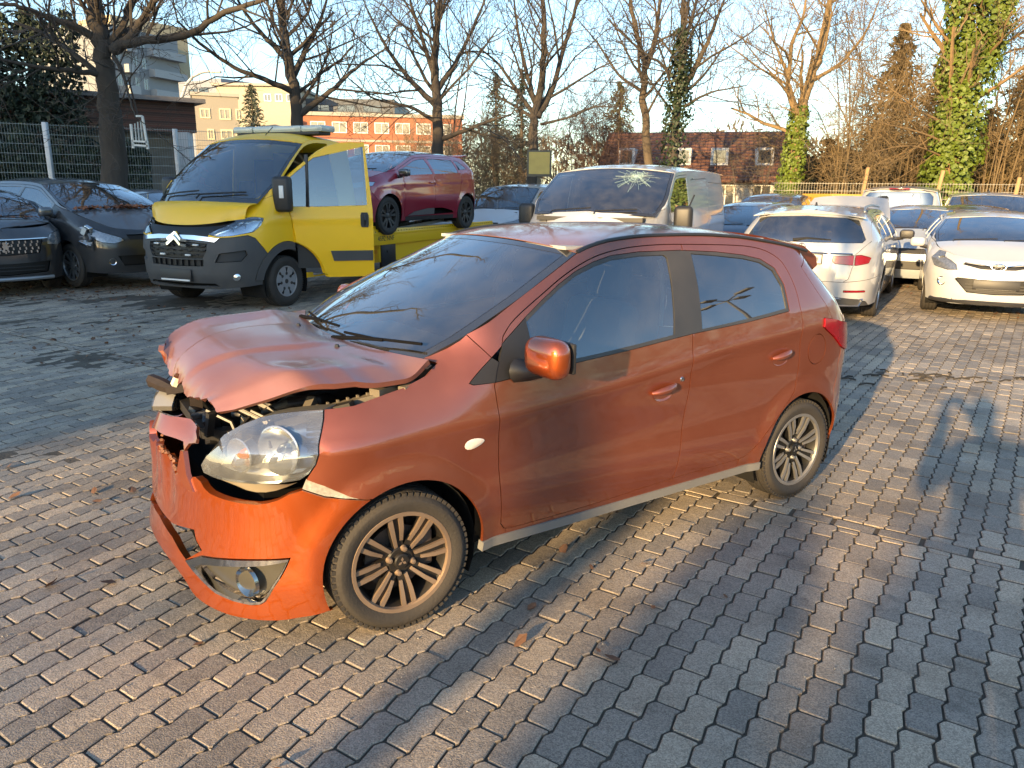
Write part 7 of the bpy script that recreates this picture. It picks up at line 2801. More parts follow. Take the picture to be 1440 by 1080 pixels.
# cottage with a tall tiled roof
def cottage():
    Y = 36
    p0, p1 = xy(845, 260, Y), xy(1105, 262, Y - 2)
    a, c = Vector((p0[0], p0[1], 0)), Vector((p1[0], p1[1], 0))
    d = (c - a)
    Ln = d.length
    d.normalize()
    n = Vector((d.y, -d.x, 0))
    off = (a + c) / 2
    root = empty('cottage', off, 0, 'low white cottage with a steep brown tiled roof and small dormers', 'house')
    zw = at(1060, 247, Y - 2).z
    zr = at(960, 186, Y + 3).z
    f = lambda s, z, o: a + d * s + n * o + Vector((0, 0, z)) - off
    b = MB()
    q = [f(0, 0, 0), f(Ln, 0, 0), f(Ln, 0, -8), f(0, 0, -8)]
    b.add(q + [p + Vector((0, 0, zw)) for p in q] + [f(0, zr - 0.1, -4), f(Ln, zr - 0.1, -4)], [(0, 1, 5, 4), (1, 2, 6, 9, 5), (2, 3, 7, 6), (3, 0, 4, 8, 7)])
    b.build('wall', M('whitewash', (0.62, 0.61, 0.58), 0.85, var=0.1), root, 0)
    rt = M('brown_tile', (0.16, 0.075, 0.05), 0.85, var=0.35, vscale=5)
    rf = None
    rows = 16
    b = MB()
    rr = random.Random(4)
    for i in range(rows):
        t0, t1 = i / rows, (i + 1.12) / rows
        nn = 46
        for k in range(nn):
            s0, s1 = -0.3 + (Ln + 0.6) * k / nn, -0.3 + (Ln + 0.6) * (k + 0.93) / nn
            z0, z1_ = lerp(zw - 0.25, zr, t0), lerp(zw - 0.25, zr, t1)
            o0, o1 = lerp(0.45, -4.0, t0), lerp(0.45, -4.0, t1)
            h = rr.uniform(0.0, 0.03)
            b.add([f(s0, z0 + 0.05 + h, o0), f(s1, z0 + 0.05 + h, o0), f(s1, z1_, o1), f(s0, z1_, o1), f(s0, z0 + h - 0.02, o0), f(s1, z0 + h - 0.02, o0)], [(0, 1, 2, 3), (4, 5, 1, 0)])
    b.add([f(-0.3, zw - 0.3, 0.42), f(Ln + 0.3, zw - 0.3, 0.42), f(Ln + 0.3, zr - 0.03, -4), f(-0.3, zr - 0.03, -4)], [(0, 1, 2, 3)])
    b.add([f(-0.3, zw - 0.3, -8.4), f(Ln + 0.3, zw - 0.3, -8.4), f(Ln + 0.3, zr, -4), f(-0.3, zr, -4)], [(0, 1, 2, 3)])
    rf = b.build('roof', rt, root, 0)
    house_windows(root, f, [(s, s + 0.85, zw - 1.35, zw - 0.35) for s in (Ln - 2.9, Ln - 1.4, Ln - 4.6, Ln - 6.2)], WHITEPLASTIC, PANE)
    for s in (0.6, 3.1, 4.7, 6.6):
        t = 0.30
        z0, o0 = lerp(zw - 0.25, zr, t), lerp(0.45, -4.0, t)
        b = MB()
        w_, h_ = 0.75, 0.75
        q = [f(s, z0, o0), f(s + w_, z0, o0), f(s + w_, z0 + h_, o0), f(s, z0 + h_, o0)]
        g = [f(s, z0 + h_, o0 - 1.6), f(s + w_, z0 + h_, o0 - 1.6)]
        b.add(q + g, [(0, 1, 2, 3), (3, 2, 5, 4), (0, 3, 4), (1, 5, 2)])
        dm = b.build('dormer', WHITEPLASTIC, root, 0)
        b = MB()
        b.quad(f(s + 0.12, z0 + 0.12, o0 + 0.02), f(s + w_ - 0.12, z0 + 0.12, o0 + 0.02), f(s + w_ - 0.12, z0 + h_ - 0.1, o0 + 0.02), f(s + 0.12, z0 + h_ - 0.1, o0 + 0.02))
        b.build('pane', PANE, dm, 0)


cottage()

# low building clad in brown boards, left behind the fence
def shed():
    Y = 24.0
    a, c = at(-60, 180, 20.5), at(275, 180, Y)
    a.z = c.z = 0
    d = (c - a)
    Ln = d.length
    d.normalize()
    n = Vector((d.y, -d.x, 0))
    off = (a + c) / 2
    root = empty('board_clad_building', off, 0, 'low building clad with dark brown horizontal boards behind the wire fence', 'building')
    f = lambda s, z, o: a + d * s + n * o + Vector((0, 0, z)) - off
    zt, zm = at(275, 146, Y).z, at(275, 187, Y).z
    b = MB()
    b.add([f(0, 0, -0.9), f(Ln, 0, -0.9), f(Ln, zm, -0.9), f(0, zm, -0.9)], [(0, 1, 2, 3)])
    b.add([f(Ln, 0, -0.9), f(Ln, 0, -7), f(Ln, zt, -7), f(Ln, zt, 0), f(Ln, zm, 0), f(Ln, zm, -0.9)], [(0, 1, 2, 3, 4, 5)])
    b.add([f(0, zm, -0.9), f(Ln, zm, -0.9), f(Ln, zm, 0), f(0, zm, 0)], [(0, 1, 2, 3)])
    b.build('wall', M('shed_wall', (0.30, 0.26, 0.21), 0.85), root, 0)
    bm_ = [M('clad_board_%s' % k, c_, 0.6, var=0.3, vscale=2, stretch=(0.3, 0.3, 6)) for k, c_ in (('red', (0.15, 0.062, 0.045)), ('brown', (0.11, 0.055, 0.042)), ('dark', (0.08, 0.043, 0.036)))]
    nb = 14
    rr = random.Random(6)
    for k in range(nb):
        z0, z1_ = lerp(zm, zt, k / nb), lerp(zm, zt, (k + 0.93) / nb)
        o = 0.02 + rr.uniform(0, 0.012)
        b = MB()
        q = [f(0, z0, o), f(Ln + 0.02, z0, o), f(Ln + 0.02, z1_, o), f(0, z1_, o)]
        q2 = [f(0, z0, -0.03), f(Ln + 0.02, z0, -0.03), f(Ln + 0.02, z1_, -0.03), f(0, z1_, -0.03)]
        b.add(q + q2, [(0, 1, 2, 3), (0, 4, 5, 1), (3, 2, 6, 7), (1, 5, 6, 2)])
        b.build('board', bm_[rr.randrange(3)], root, 0)
    b = MB()
    b.add([f(-0.2, zt + 0.0, 0.35), f(Ln + 0.25, zt + 0.0, 0.35), f(Ln + 0.25, zt, -7), f(-0.2, zt, -7), f(-0.2, zt + 0.12, 0.35), f(Ln + 0.25, zt + 0.12, 0.35), f(Ln + 0.25, zt + 0.12, -7), f(-0.2, zt + 0.12, -7)],
          [(0, 3, 2, 1), (4, 5, 6, 7), (0, 1, 5, 4), (1, 2, 6, 5)])
    b.build('roof', M('roof_edge', (0.24, 0.23, 0.23), 0.6), root, 0)
    b = MB()
    p = f(Ln - 0.35, 0, -0.1)
    b.box(p + Vector((0, 0, zm / 2)), (0.42, 0.42, zm))
    b.build('pillar', M('white_pillar', (0.6, 0.61, 0.64), 0.6), root, 0)


shed()


# ------------------------------------------------------------------ fences
def mesh_fence(name, label, pts, z0, z1, wire, postm, post_at, rad=0.0035, vx=0.06, hz=0.22, wood=False, rail_mat=None):
    root = empty(name, pts[0], 0, label, 'fence')
    o0 = Vector(pts[0])
    b = MB()
    rr = random.Random(8)
    for p, q in zip(pts[:-1], pts[1:]):
        p, q = Vector(p), Vector(q)
        n = int((q - p).length / vx)
        d = (q - p) / n
        sx = d.normalized()
        for k in range(n):
            c = p + d * k - o0
            s = sx * rad
            b.add([c - s + Vector((0, 0, z0)), c + s + Vector((0, 0, z0)), c + s + Vector((0, 0, z1)), c - s + Vector((0, 0, z1)),
                   c + Vector((-s.y, s.x, z0)), c + Vector((s.y, -s.x, z0)), c + Vector((s.y, -s.x, z1)), c + Vector((-s.y, s.x, z1))], [(0, 1, 2, 3), (4, 5, 6, 7)])
        m = int((z1 - z0) / hz)
        for k in range(m + 1):
            z = z0 + (z1 - z0 - 0.03) * k / m
            b.beam(p - o0 + Vector((0, 0, z)), q - o0 + Vector((0, 0, z)), 0.012, 0.010)
    w_ = b.build('wire_mesh', wire, root, 0)
    w_['kind'] = 'stuff'
    for P, lean, h, rd in post_at:
        P = Vector(P) - o0
        b = MB()
        if wood:
            b.tube([P, P + lean * (h * 0.5) + Vector((0.02, 0, 0)), P + lean * h], [rd, rd * 0.93, rd * 0.85], 9)
        else:
            b.box(P + Vector((0, 0, h / 2)), (rd * 2, rd * 2, h), ch=0.008)
        b.build('post', postm, root, 40)
    return root


GALV = M('galvanised_wire', (0.32, 0.35, 0.35), 0.5, 0.5, var=0.2)
A_, B_ = at(-80, 240, 18.6), at(275, 240, 21.5)
z1 = at(68, 174, 19.8).z
mesh_fence('left_wire_fence', 'tall galvanised wire mesh fence in front of the dark hedge', [(A_.x, A_.y, 0), (B_.x, B_.y, 0), (B_.x + 4, B_.y + 3, 0)], 0.35, z1, GALV, M('galvanised_post', (0.42, 0.45, 0.48), 0.5, 0.4), 
           [((at(72, 230, 19.75).x, 19.70, 0), 0, z1 + 0.03, 0.055), ((at(250, 230, 21.2).x, 21.2, 0), 0, z1, 0.05), ((at(-60, 230, 18.7).x, 18.6, 0), 0, z1, 0.05)])
A_, B_ = at(1085, 260, 24), at(1500, 268, 21.5)
zf = at(1250, 257, 23).z
WOODP = M('weathered_post', (0.40, 0.25, 0.12), 0.8, var=0.3, vscale=9, stretch=(1, 1, 0.15))
mesh_fence('right_wire_fence', 'wire mesh fence with leaning wooden posts along the right back of the yard', [(A_.x, A_.y, 0), (B_.x, B_.y, 0)], 0.0, zf, M('sunlit_wire', (0.27, 0.26, 0.23), 0.5, 0.4), WOODP,
           [((at(u, 300, Y).x, Y - 0.1, 0), Vector((dx, 0, 1)), h, 0.065) for u, Y, dx, h in ((1200, 23.2, 0.10, zf + 0.42), (1300, 22.6, 0.14, zf + 0.34), (1412, 22.0, 0.10, zf + 0.16))], vx=0.075, hz=0.2, wood=True)

# board on a post, curved lamp, broken white frame, yellow skip
t = empty('notice_board', at(757, 300, 21) * 1.0, 0, 'faded yellowish board on a dark post between the parked vans', 'sign')
t.location.z = 0
X = t.location.x
b = MB(); p = at(757, 230, 21)
b.box((0, 0, p.z / 2), (0.10, 0.08, p.z)); b.build('post', M('board_post', (0.10, 0.085, 0.06), 0.8), t, 0)
b = MB(); b.box((0, -0.08, p.z), (0.64, 0.04, 0.66), ch=0.01); b.build('board_frame', M('board_back', (0.12, 0.10, 0.07), 0.8), t)
b = MB(); b.box((0, -0.105, p.z + 0.01), (0.54, 0.01, 0.55)); b.build('board', M('faded_board', (0.50, 0.36, 0.10), 0.7, var=0.2), t)
t = empty('curved_street_lamp', (at(256, 140, 40).x, 40, 0), 0, 'slender street lamp with a curved arm above the board-clad building', 'street lamp')
q = [at(u, v, 40) for u, v in ((254, 240), (256, 136), (262, 119), (271, 108), (283, 102), (296, 100))]
b = MB(); b.tube([p - t.location for p in q], [0.09, 0.08, 0.075, 0.07, 0.065, 0.06], 8); b.build('mast', M('lamp_mast', (0.42, 0.43, 0.44), 0.5, 0.3), t)
b = MB(); b.box(at(303, 101, 40) - t.location, (0.55, 0.2, 0.12), ch=0.03); b.build('lamp_head', M('lamp_head', (0.5, 0.5, 0.48), 0.5), t)
p0 = at(196, 186, 18.0)
t = empty('white_plastic_frame', p0, 0, 'broken white plastic crate frame hanging above the wire fence', 'frame')
b = MB()
W_, H_ = 0.17, 0.34
for a, c in (((-W_, 0, -H_), (-W_, 0, H_ * 0.5)), ((W_ * 0.9, 0, -H_ * 1.05), (W_ * 0.6, 0, H_)), ((-W_ * 0.2, 0, H_), (W_ * 0.6, 0, H_)), ((-W_, 0, -H_ * 0.55), (W_, 0, -H_ * 0.6)), ((-W_, 0, -H_ * 0.8), (W_, 0, -H_ * 0.85))):
    b.beam(a, c, 0.05, 0.04)
for k in range(5): b.beam((-W_ + 0.07 * k, 0.02, -H_ * 0.6), (-W_ * 0.9 + 0.065 * k, 0.02, H_ * (0.45 + 0.1 * k)), 0.045, 0.01)
b.build('lattice', M('white_lattice', (0.66, 0.66, 0.62), 0.6), t)
b = MB(); b.tube([(0, 0, H_), (-0.05, 0, H_ + 0.35), (-0.12, 0, H_ + 0.8)], 0.02, 5); b.build('hook', M('hook_wood', (0.04, 0.03, 0.025), 0.8), t)
t = empty('yellow_skip', (at(1178, 280, 21.5).x, 21.5, 0), 0.1, 'yellow skip top showing beside the white delivery van', 'skip')
b = MB(); zt_ = at(1178, 273, 21.5).z
b.add([(-0.5, -0.6, 0.1), (0.5, -0.6, 0.1), (0.62, -0.8, zt_), (-0.62, -0.8, zt_), (-0.5, 0.6, 0.1), (0.5, 0.6, 0.1), (0.62, 0.8, zt_), (-0.62, 0.8, zt_)], [(0, 1, 2, 3), (1, 5, 6, 2), (5, 4, 7, 6), (4, 0, 3, 7), (0, 4, 5, 1)])
b.build('body', M('skip_yellow', (0.62, 0.36, 0.06), 0.5), t, 0)
b = MB(); b.box((0, -0.8, zt_ - 0.05), (1.24, 0.08, 0.1)); b.build('rim', M('skip_rim', (0.55, 0.34, 0.08), 0.5), t)
# street lamp with four heads, right of the yard; it shows as a reflection in the rear door window
t = empty('four_headed_lamp', (26, 2.0, 0), 0, 'tall street lamp with four floodlight heads beside the right of the yard', 'street lamp')
b = MB(); b.tube([(0, 0, 0), (0, 0, 11.5)], [0.12, 0.08], 10); b.build('mast', M('lamp_mast_dark', (0.12, 0.12, 0.13), 0.5), t)
for k in range(4):
    a = k * pi / 2 + 0.5
    b = MB(); b.tube([(0, 0, 11.4), (0.9 * cos(a), 0.9 * sin(a), 11.7)], 0.05, 6); b.box((1.25 * cos(a), 1.25 * sin(a), 11.72), (0.85, 0.45, 0.16), (0, 0, a), ch=0.04); b.build('lamp_arm', bpy.data.materials['lamp_mast_dark'], t)
# ------------------------------------------------------------------ trees
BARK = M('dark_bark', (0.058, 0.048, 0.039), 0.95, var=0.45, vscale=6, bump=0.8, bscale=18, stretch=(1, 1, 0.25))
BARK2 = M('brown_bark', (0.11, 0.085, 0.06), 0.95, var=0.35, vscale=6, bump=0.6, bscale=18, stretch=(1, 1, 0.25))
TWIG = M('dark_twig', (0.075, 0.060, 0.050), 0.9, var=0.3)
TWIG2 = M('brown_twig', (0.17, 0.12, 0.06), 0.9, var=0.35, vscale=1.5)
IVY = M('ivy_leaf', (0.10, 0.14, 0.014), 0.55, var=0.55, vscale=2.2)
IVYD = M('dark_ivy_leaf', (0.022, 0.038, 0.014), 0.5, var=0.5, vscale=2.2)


class Tree:
    def __init__(s, seed, sides=6):
        s.r = random.Random(seed)
        s.trunk, s.tw = MB(), MB()

    def twig(s, p, q, r0, r1):
        """three-sided tapered twig with a kink"""
        d = (q - p)
        l = d.length
        if l < 1e-4: return
        d /= l
        a = d.orthogonal().normalized()
        c = d.cross(a)
        m = p.lerp(q, 0.5) + (a * s.r.uniform(-1, 1) + c * s.r.uniform(-1, 1)) * l * 0.07
        vs = []
        for pt, rd in ((p, r0), (m, (r0 + r1) / 2), (q, r1)):
            for k in range(3):
                an = 2.094 * k
                vs.append(pt + (a * cos(an) + c * sin(an)) * rd)
        s.tw.add(vs, [(0, 1, 4, 3), (1, 2, 5, 4), (2, 0, 3, 5), (3, 4, 7, 6), (4, 5, 8, 7), (5, 3, 6, 8)])

    def limb(s, pts, r0, r1, n=7, kids=None, depth=2, ln=2.2, up=0.35, t0=0.25, spread=0.9, thin=0.35):
        """guided limb through points; kids = number of side branches"""
        pts = [Vector(p) for p in pts]
        sm = []
        for a in range(3):
            pass
        fx = [pchip([(i, p[k]) for i, p in enumerate(pts)]) for k in range(3)]
        N = (len(pts) - 1) * 5
        P = [Vector((fx[0](i / 5), fx[1](i / 5), fx[2](i / 5))) for i in range(N + 1)]
        for i in range(1, N):
            P[i] += Vector((s.r.gauss(0, 1), s.r.gauss(0, 1), s.r.gauss(0, 1))) * r0 * 0.10
        s.trunk.tube(P, [lerp(r0, r1, (i / N) ** 0.85) for i in range(N + 1)], n)
        kids = kids if kids is not None else 9
        for k in range(kids):
            t = lerp(t0, 0.99, (k + s.r.random()) / kids)
            i = min(N - 1, int(t * N))
            d = (P[i + 1] - P[i]).normalized()
            s.branch(P[i], d, lerp(r0, r1, t) * s.r.uniform(0.35, 0.6), ln * s.r.uniform(0.6, 1.25) * lerp(1.15, 0.7, t), depth, up, spread)
        s.branch(P[-1], (P[-1] - P[-2]).normalized(), r1, ln * 0.9, depth, up, 0.3)
        return P

    def branch(s, p, d, r, ln, depth, up, spread=0.9):
        a = d.orthogonal().normalized()
        a = Matrix.Rotation(s.r.uniform(0, 6.283), 3, d) @ a
        v = (d * s.r.uniform(0.35, 0.9) + a * spread + Vector((0, 0, up))).normalized()
        r = max(r * 0.85, 0.0055)
        n = 4
        P = [p.copy()]
        for i in range(n):
            v = (v + Vector((s.r.gauss(0, .16), s.r.gauss(0, .16), s.r.gauss(0, .13) + up * 0.16))).normalized()
            P.append(P[-1] + v * ln / n)
        if depth >= 2:
            s.trunk.tube(P, [lerp(r, r * 0.4, i / n) for i in range(n + 1)], 5, cap=False)
        else:
            for i in range(n):
                s.twig(P[i], P[i + 1], lerp(r, r * .45, i / n), lerp(r, r * .45, (i + 1) / n))
        if depth <= 0: return
        m = {3: 5, 2: 6, 1: 5}[depth]
        for k in range(m):
            t = (k + s.r.random()) / m * 0.9 + 0.1
            i = min(n - 1, int(t * n))
            q = P[i].lerp(P[i + 1], t * n - i)
            dd = (P[i + 1] - P[i]).normalized()
            s.branch(q, dd, r * s.r.uniform(0.35, 0.55), ln * s.r.uniform(0.35, 0.62), depth - 1, up, spread)

    def done(s, name, label, loc, group=None, bark=None, twig=None):
        root = empty(name, loc, 0, label, 'tree', group)
        L0 = Vector(loc)
        for mb, nm, mt in ((s.trunk, 'trunk', bark or BARK), (s.tw, 'crown', twig or TWIG)):
            if mb.v:
                mb.v = [(v[0] - L0.x, v[1] - L0.y, v[2] - L0.z) for v in mb.v]
                mb.build(nm, mt, root, 60)
        return root


def ground_of(p): return Vector((p.x, p.y, 0))


def px_tree(name, label, Y, trunk, r0, limbs, seed, lean=0.0, rise=4.5, group='bare trees along the back of the yard', bark=None, twig=None, kids=10, depth=2, ln=2.4, tn=9):
    """trunk, limbs: photo pixel polylines; each limb = (pixels, radius, depth offset)"""
    T = Tree(seed)
    P = [at(u, v, Y) for u, v in trunk]
    g = ground_of(P[0])
    top = P[-1] + (P[-1] - P[-2]).normalized() * rise + Vector((0, 0, rise * 0.3))
    T.limb([g] + P + [top], r0, r0 * 0.2, 10, kids + 4, depth, ln, 0.3, 0.35)
    for lp, rl, dy in limbs:
        Q = [at(u, v, Y + dy * i / max(1, len(lp) - 1)) for i, (u, v) in enumerate(lp)]
        T.limb(Q, rl * 0.82, rl * 0.2, 7, kids, depth, ln, 0.25, 0.2)
    return T.done(name, label, g, group, bark, twig)


def ivy_on(root, P, r0, r1, n, seed, mat, size=(0.06, 0.13), bulge=0.18):
    rr = random.Random(seed)
    b = MB()
    off = root.location
    N = len(P) - 1
    for k in range(n):
        t = rr.random()
        i = min(N - 1, int(t * N))
        c = P[i].lerp(P[i + 1], t * N - i)
        a = rr.uniform(0, 6.283)
        cl = 1 + 0.45 * noise.noise(Vector((c.x * 1.3 + cos(a), c.y + sin(a), c.z * 1.1)))
        rd = lerp(r0, r1, t) * cl + rr.uniform(-0.02, bulge) * cl
        nrm = Vector((cos(a), sin(a), rr.uniform(-0.1, 0.5)))
        s = rr.uniform(*size)
        q = nrm.to_track_quat('Z', 'Y').to_matrix() @ Euler((rr.uniform(-.7, .7), rr.uniform(-.7, .7), rr.uniform(0, 6.28))).to_matrix()
        o = c + Vector((cos(a), sin(a), 0)) * rd - off
        b.add([o + q @ Vector(v) for v in ((-s * .5, 0, 0), (0, -s * .5, s * .1), (s * .6, 0, 0), (0, s * .5, s * .1))], [(0, 1, 2, 3)])
    o = b.build('ivy', mat, root, 0)
    o['kind'] = 'stuff'
    return o


G = 'bare trees along the back of the yard'
px_tree('bare_tree', 'thickest dark bare tree at the left, standing against the board-clad building', 18.5, [(158, 200), (153, 150), (146, 90), (140, 50), (131, 10), (126, -50)], 0.33,
        [([(160, 70), (185, 50), (205, 20), (225, -10), (240, -60)], 0.16, -1.0), ([(162, 66), (195, 58), (260, 50), (315, 18), (370, 0), (420, -30)], 0.14, -2.0), ([(135, 55), (100, 35), (60, 22), (20, 8), (-30, 5)], 0.12, -1.5),
         ([(160, 80), (172, 100), (180, 130), (190, 165)], 0.07, -1), ([(148, 105), (110, 100), (60, 95), (0, 82), (-40, 70)], 0.09, -2)], 1, kids=9)
px_tree('bare_tree', 'bare tree rising straight behind the roof of the yellow truck', 22, [(421, 215), (418, 160), (408, 90), (398, 30), (392, -40)], 0.23,
        [([(423, 160), (450, 140), (475, 120), (500, 95), (540, 70)], 0.12, 0), ([(414, 130), (380, 115), (330, 95), (280, 60), (250, 30)], 0.11, -2), ([(411, 110), (430, 70), (450, 30), (465, -20)], 0.12, 1), ([(405, 85), (370, 50), (340, 10), (320, -30)], 0.10, 0)], 2)
px_tree('bare_tree', 'bare tree with a low fork right above the red hatchback', 24, [(617, 240), (616, 170), (612, 110), (615, 50), (619, -30)], 0.22,
        [([(622, 195), (650, 185), (690, 170), (720, 160)], 0.10, -1), ([(614, 150), (575, 110), (540, 60), (515, 10)], 0.12, 0), ([(612, 170), (575, 150), (530, 140), (490, 110)], 0.08, -1), ([(613, 130), (640, 90), (665, 40), (690, -20)], 0.12, 1), ([(612, 110), (595, 60), (580, 10), (570, -30)], 0.10, 0)], 3)
px_tree('bare_tree', 'many-stemmed bare tree behind the faded board', 26, [(748, 250), (750, 190), (752, 160), (763, 100), (765, 40), (762, -30)], 0.21,
        [([(756, 165), (775, 130), (795, 60), (812, 0), (820, -40)], 0.14, 1), ([(750, 160), (725, 125), (700, 90), (665, 60)], 0.10, 0), ([(754, 150), (740, 100), (728, 40), (720, -20)], 0.11, 0), ([(760, 175), (800, 165), (840, 150), (870, 150)], 0.06, -1)], 4)
px_tree('bare_tree', 'slender forked tree with brownish bark left of the ivy-dark trunk', 28, [(916, 270), (908, 190), (905, 130), (907, 95), (894, 50), (884, -30)], 0.2,
        [([(908, 96), (922, 50), (928, 0), (932, -40)], 0.14, 0), ([(905, 130), (870, 105), (840, 60), (815, 30)], 0.08, 0), ([(900, 115), (930, 120), (960, 140)], 0.05, 0)], 5, bark=BARK2)
px_tree('bare_tree', 'dark leaning tree wrapped in dull ivy behind the white panel van', 26, [(945, 250), (950, 180), (957, 110), (960, 50), (962, -30)], 0.21,
        [([(958, 130), (980, 90), (1003, 40), (1022, -10)], 0.15, 0), ([(956, 120), (930, 90), (900, 70), (870, 40)], 0.08, -1), ([(960, 60), (975, 20), (985, -20)], 0.1, 0), ([(962, 150), (1000, 130), (1050, 120)], 0.07, -1)], 6)
ro = bpy.data.objects['bare_tree.005']
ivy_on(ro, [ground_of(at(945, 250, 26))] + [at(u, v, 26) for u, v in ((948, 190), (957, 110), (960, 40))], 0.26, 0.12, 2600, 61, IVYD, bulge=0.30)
t7 = px_tree('ivy_tree', 'tree with a bright ivy sleeve up to its fork, left of the thicket', 26, [(1108, 285), (1118, 215), (1125, 160), (1137, 120), (1156, 60), (1170, -20)], 0.27,
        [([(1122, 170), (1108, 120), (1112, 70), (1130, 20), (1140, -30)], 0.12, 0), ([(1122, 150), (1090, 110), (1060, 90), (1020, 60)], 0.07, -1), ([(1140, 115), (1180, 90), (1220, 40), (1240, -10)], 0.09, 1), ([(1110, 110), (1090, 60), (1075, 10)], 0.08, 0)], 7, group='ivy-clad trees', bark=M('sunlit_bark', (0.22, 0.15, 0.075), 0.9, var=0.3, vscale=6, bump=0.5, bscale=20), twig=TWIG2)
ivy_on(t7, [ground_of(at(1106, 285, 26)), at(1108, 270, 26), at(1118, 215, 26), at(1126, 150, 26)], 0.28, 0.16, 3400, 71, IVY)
t8 = px_tree('ivy_tree', 'stout tree smothered in bright green ivy at the right', 25, [(1332, 270), (1340, 200), (1352, 130), (1362, 60), (1360, -40)], 0.36,
        [([(1355, 120), (1385, 80), (1402, 40), (1420, -10)], 0.16, 0), ([(1345, 180), (1300, 160), (1260, 130), (1215, 100)], 0.06, -1), ([(1340, 205), (1290, 185), (1230, 170), (1190, 150)], 0.05, -1.5), ([(1338, 225), (1280, 205), (1220, 215)], 0.045, -1.5),
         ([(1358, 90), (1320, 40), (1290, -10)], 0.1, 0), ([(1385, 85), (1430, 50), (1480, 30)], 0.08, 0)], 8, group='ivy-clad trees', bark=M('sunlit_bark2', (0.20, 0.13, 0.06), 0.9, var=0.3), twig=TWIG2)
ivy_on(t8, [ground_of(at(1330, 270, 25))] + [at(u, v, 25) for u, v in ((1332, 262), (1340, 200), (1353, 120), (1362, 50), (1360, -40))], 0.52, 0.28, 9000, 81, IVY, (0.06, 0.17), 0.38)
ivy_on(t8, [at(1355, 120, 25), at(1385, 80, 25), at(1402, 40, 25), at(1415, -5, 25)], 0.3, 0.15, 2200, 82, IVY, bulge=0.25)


# thickets of bare brown shoots
def thicket(u0, u1, v0, v1, Y, n, seed, label, depth=1, mat=None, arch=0.5, ln=1.5, r=0.02):
    T = Tree(seed)
    rr = T.r
    g = ground_of(at((u0 + u1) / 2, 300, Y))
    for k in range(n):
        u = rr.uniform(u0, u1)
        p = ground_of(at(u, 300, Y + rr.uniform(-1.2, 1.2)))
        h = at(u, rr.uniform(v0, lerp(v0, v1, 0.6)), Y).z
        dx = rr.gauss(0, arch)
        pts = [p, p + Vector((dx * 0.2, rr.gauss(0, .2), h * 0.45)), p + Vector((dx * 0.7, rr.gauss(0, .4), h * 0.85)), p + Vector((dx * 1.6, rr.gauss(0, .5), h))]
        T.limb(pts, r * rr.uniform(0.8, 2.0), 0.007, 4, 8, depth, ln, 0.1, 0.2, 1.0)
    root = T.done('thicket', label, g, 'bare brown thickets behind the fence', TWIG2 if mat is None else mat, TWIG2 if mat is None else mat)
    root['category'] = 'bush'
    return root


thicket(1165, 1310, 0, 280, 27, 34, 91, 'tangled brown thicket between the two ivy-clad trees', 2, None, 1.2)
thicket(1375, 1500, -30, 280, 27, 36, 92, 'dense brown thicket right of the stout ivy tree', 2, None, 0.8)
thicket(1000, 1100, 140, 270, 30, 7, 93, 'grey-brown bare bushes in front of the cottage roof', 2, M('grey_twig', (0.09, 0.075, 0.06), 0.9), 0.6)
thicket(640, 740, 170, 270, 30, 26, 94, 'pale brown bare bushes behind the small white family van', 2, M('pale_twig', (0.24, 0.17, 0.10), 0.9, var=0.3), 0.7)
thicket(785, 880, 140, 260, 32, 22, 95, 'upright reddish-brown shoots left of the cottage', 2, M('red_twig', (0.15, 0.09, 0.065), 0.9, var=0.3), 0.3)
thicket(550, 640, 190, 270, 34, 14, 96, 'low bare bushes in front of the brick building', 2, M('bush_twig', (0.22, 0.16, 0.09), 0.9, var=0.3), 0.5)


# conifers
def conifer(name, label, u, vtop, vbase, Y, width, seed, mat, dens=1.0, group=None, up=0.0):
    rr = random.Random(seed)
    g = ground_of(at(u, vbase, Y))
    H = at(u, vtop, Y).z
    root = empty(name, g, 0, label, 'tree', group)
    b = MB()
    b.tube([(0, 0, 0), (0, 0, H * 0.6), (0, 0, H)], [H * 0.022, H * 0.012, 0.01], 6)
    b.build('trunk', BARK2, root)
    b = MB()
    nl = int(H / 0.22)
    for i in range(nl):
        t = i / nl
        z = lerp(0.06 * H, H, t)
        R_ = width * (1 - t) ** 0.8 * (0.8 + 0.4 * rr.random())
        for k in range(int(dens * (5 + 9 * (1 - t)))):
            a = rr.uniform(0, 6.283)
            l = R_ * rr.uniform(0.55, 1.1)
            droop = (-0.25 + up) * l
            d = Vector((cos(a), sin(a), 0))
            sd = Vector((-sin(a), cos(a), 0))
            for j in range(5):
                f0 = (j + rr.random()) / 5
                c = d * l * f0 + Vector((0, 0, z + droop * f0 * f0 + rr.gauss(0, 0.05)))
                s = rr.uniform(0.14, 0.34) * (0.6 + width * 0.12)
                q = Euler((rr.uniform(-.9, .9), rr.uniform(-.9, .9), a + rr.uniform(-.6, .6))).to_matrix()
                b.add([c + q @ Vector(v) for v in ((-s * .5, -s * .12, 0), (s * .2, -s * .2, s * .06), (s * .8, 0, -s * .12), (s * .2, s * .2, s * .06))], [(0, 1, 2, 3)])
    b.build('crown', mat, root, 0)
    return root


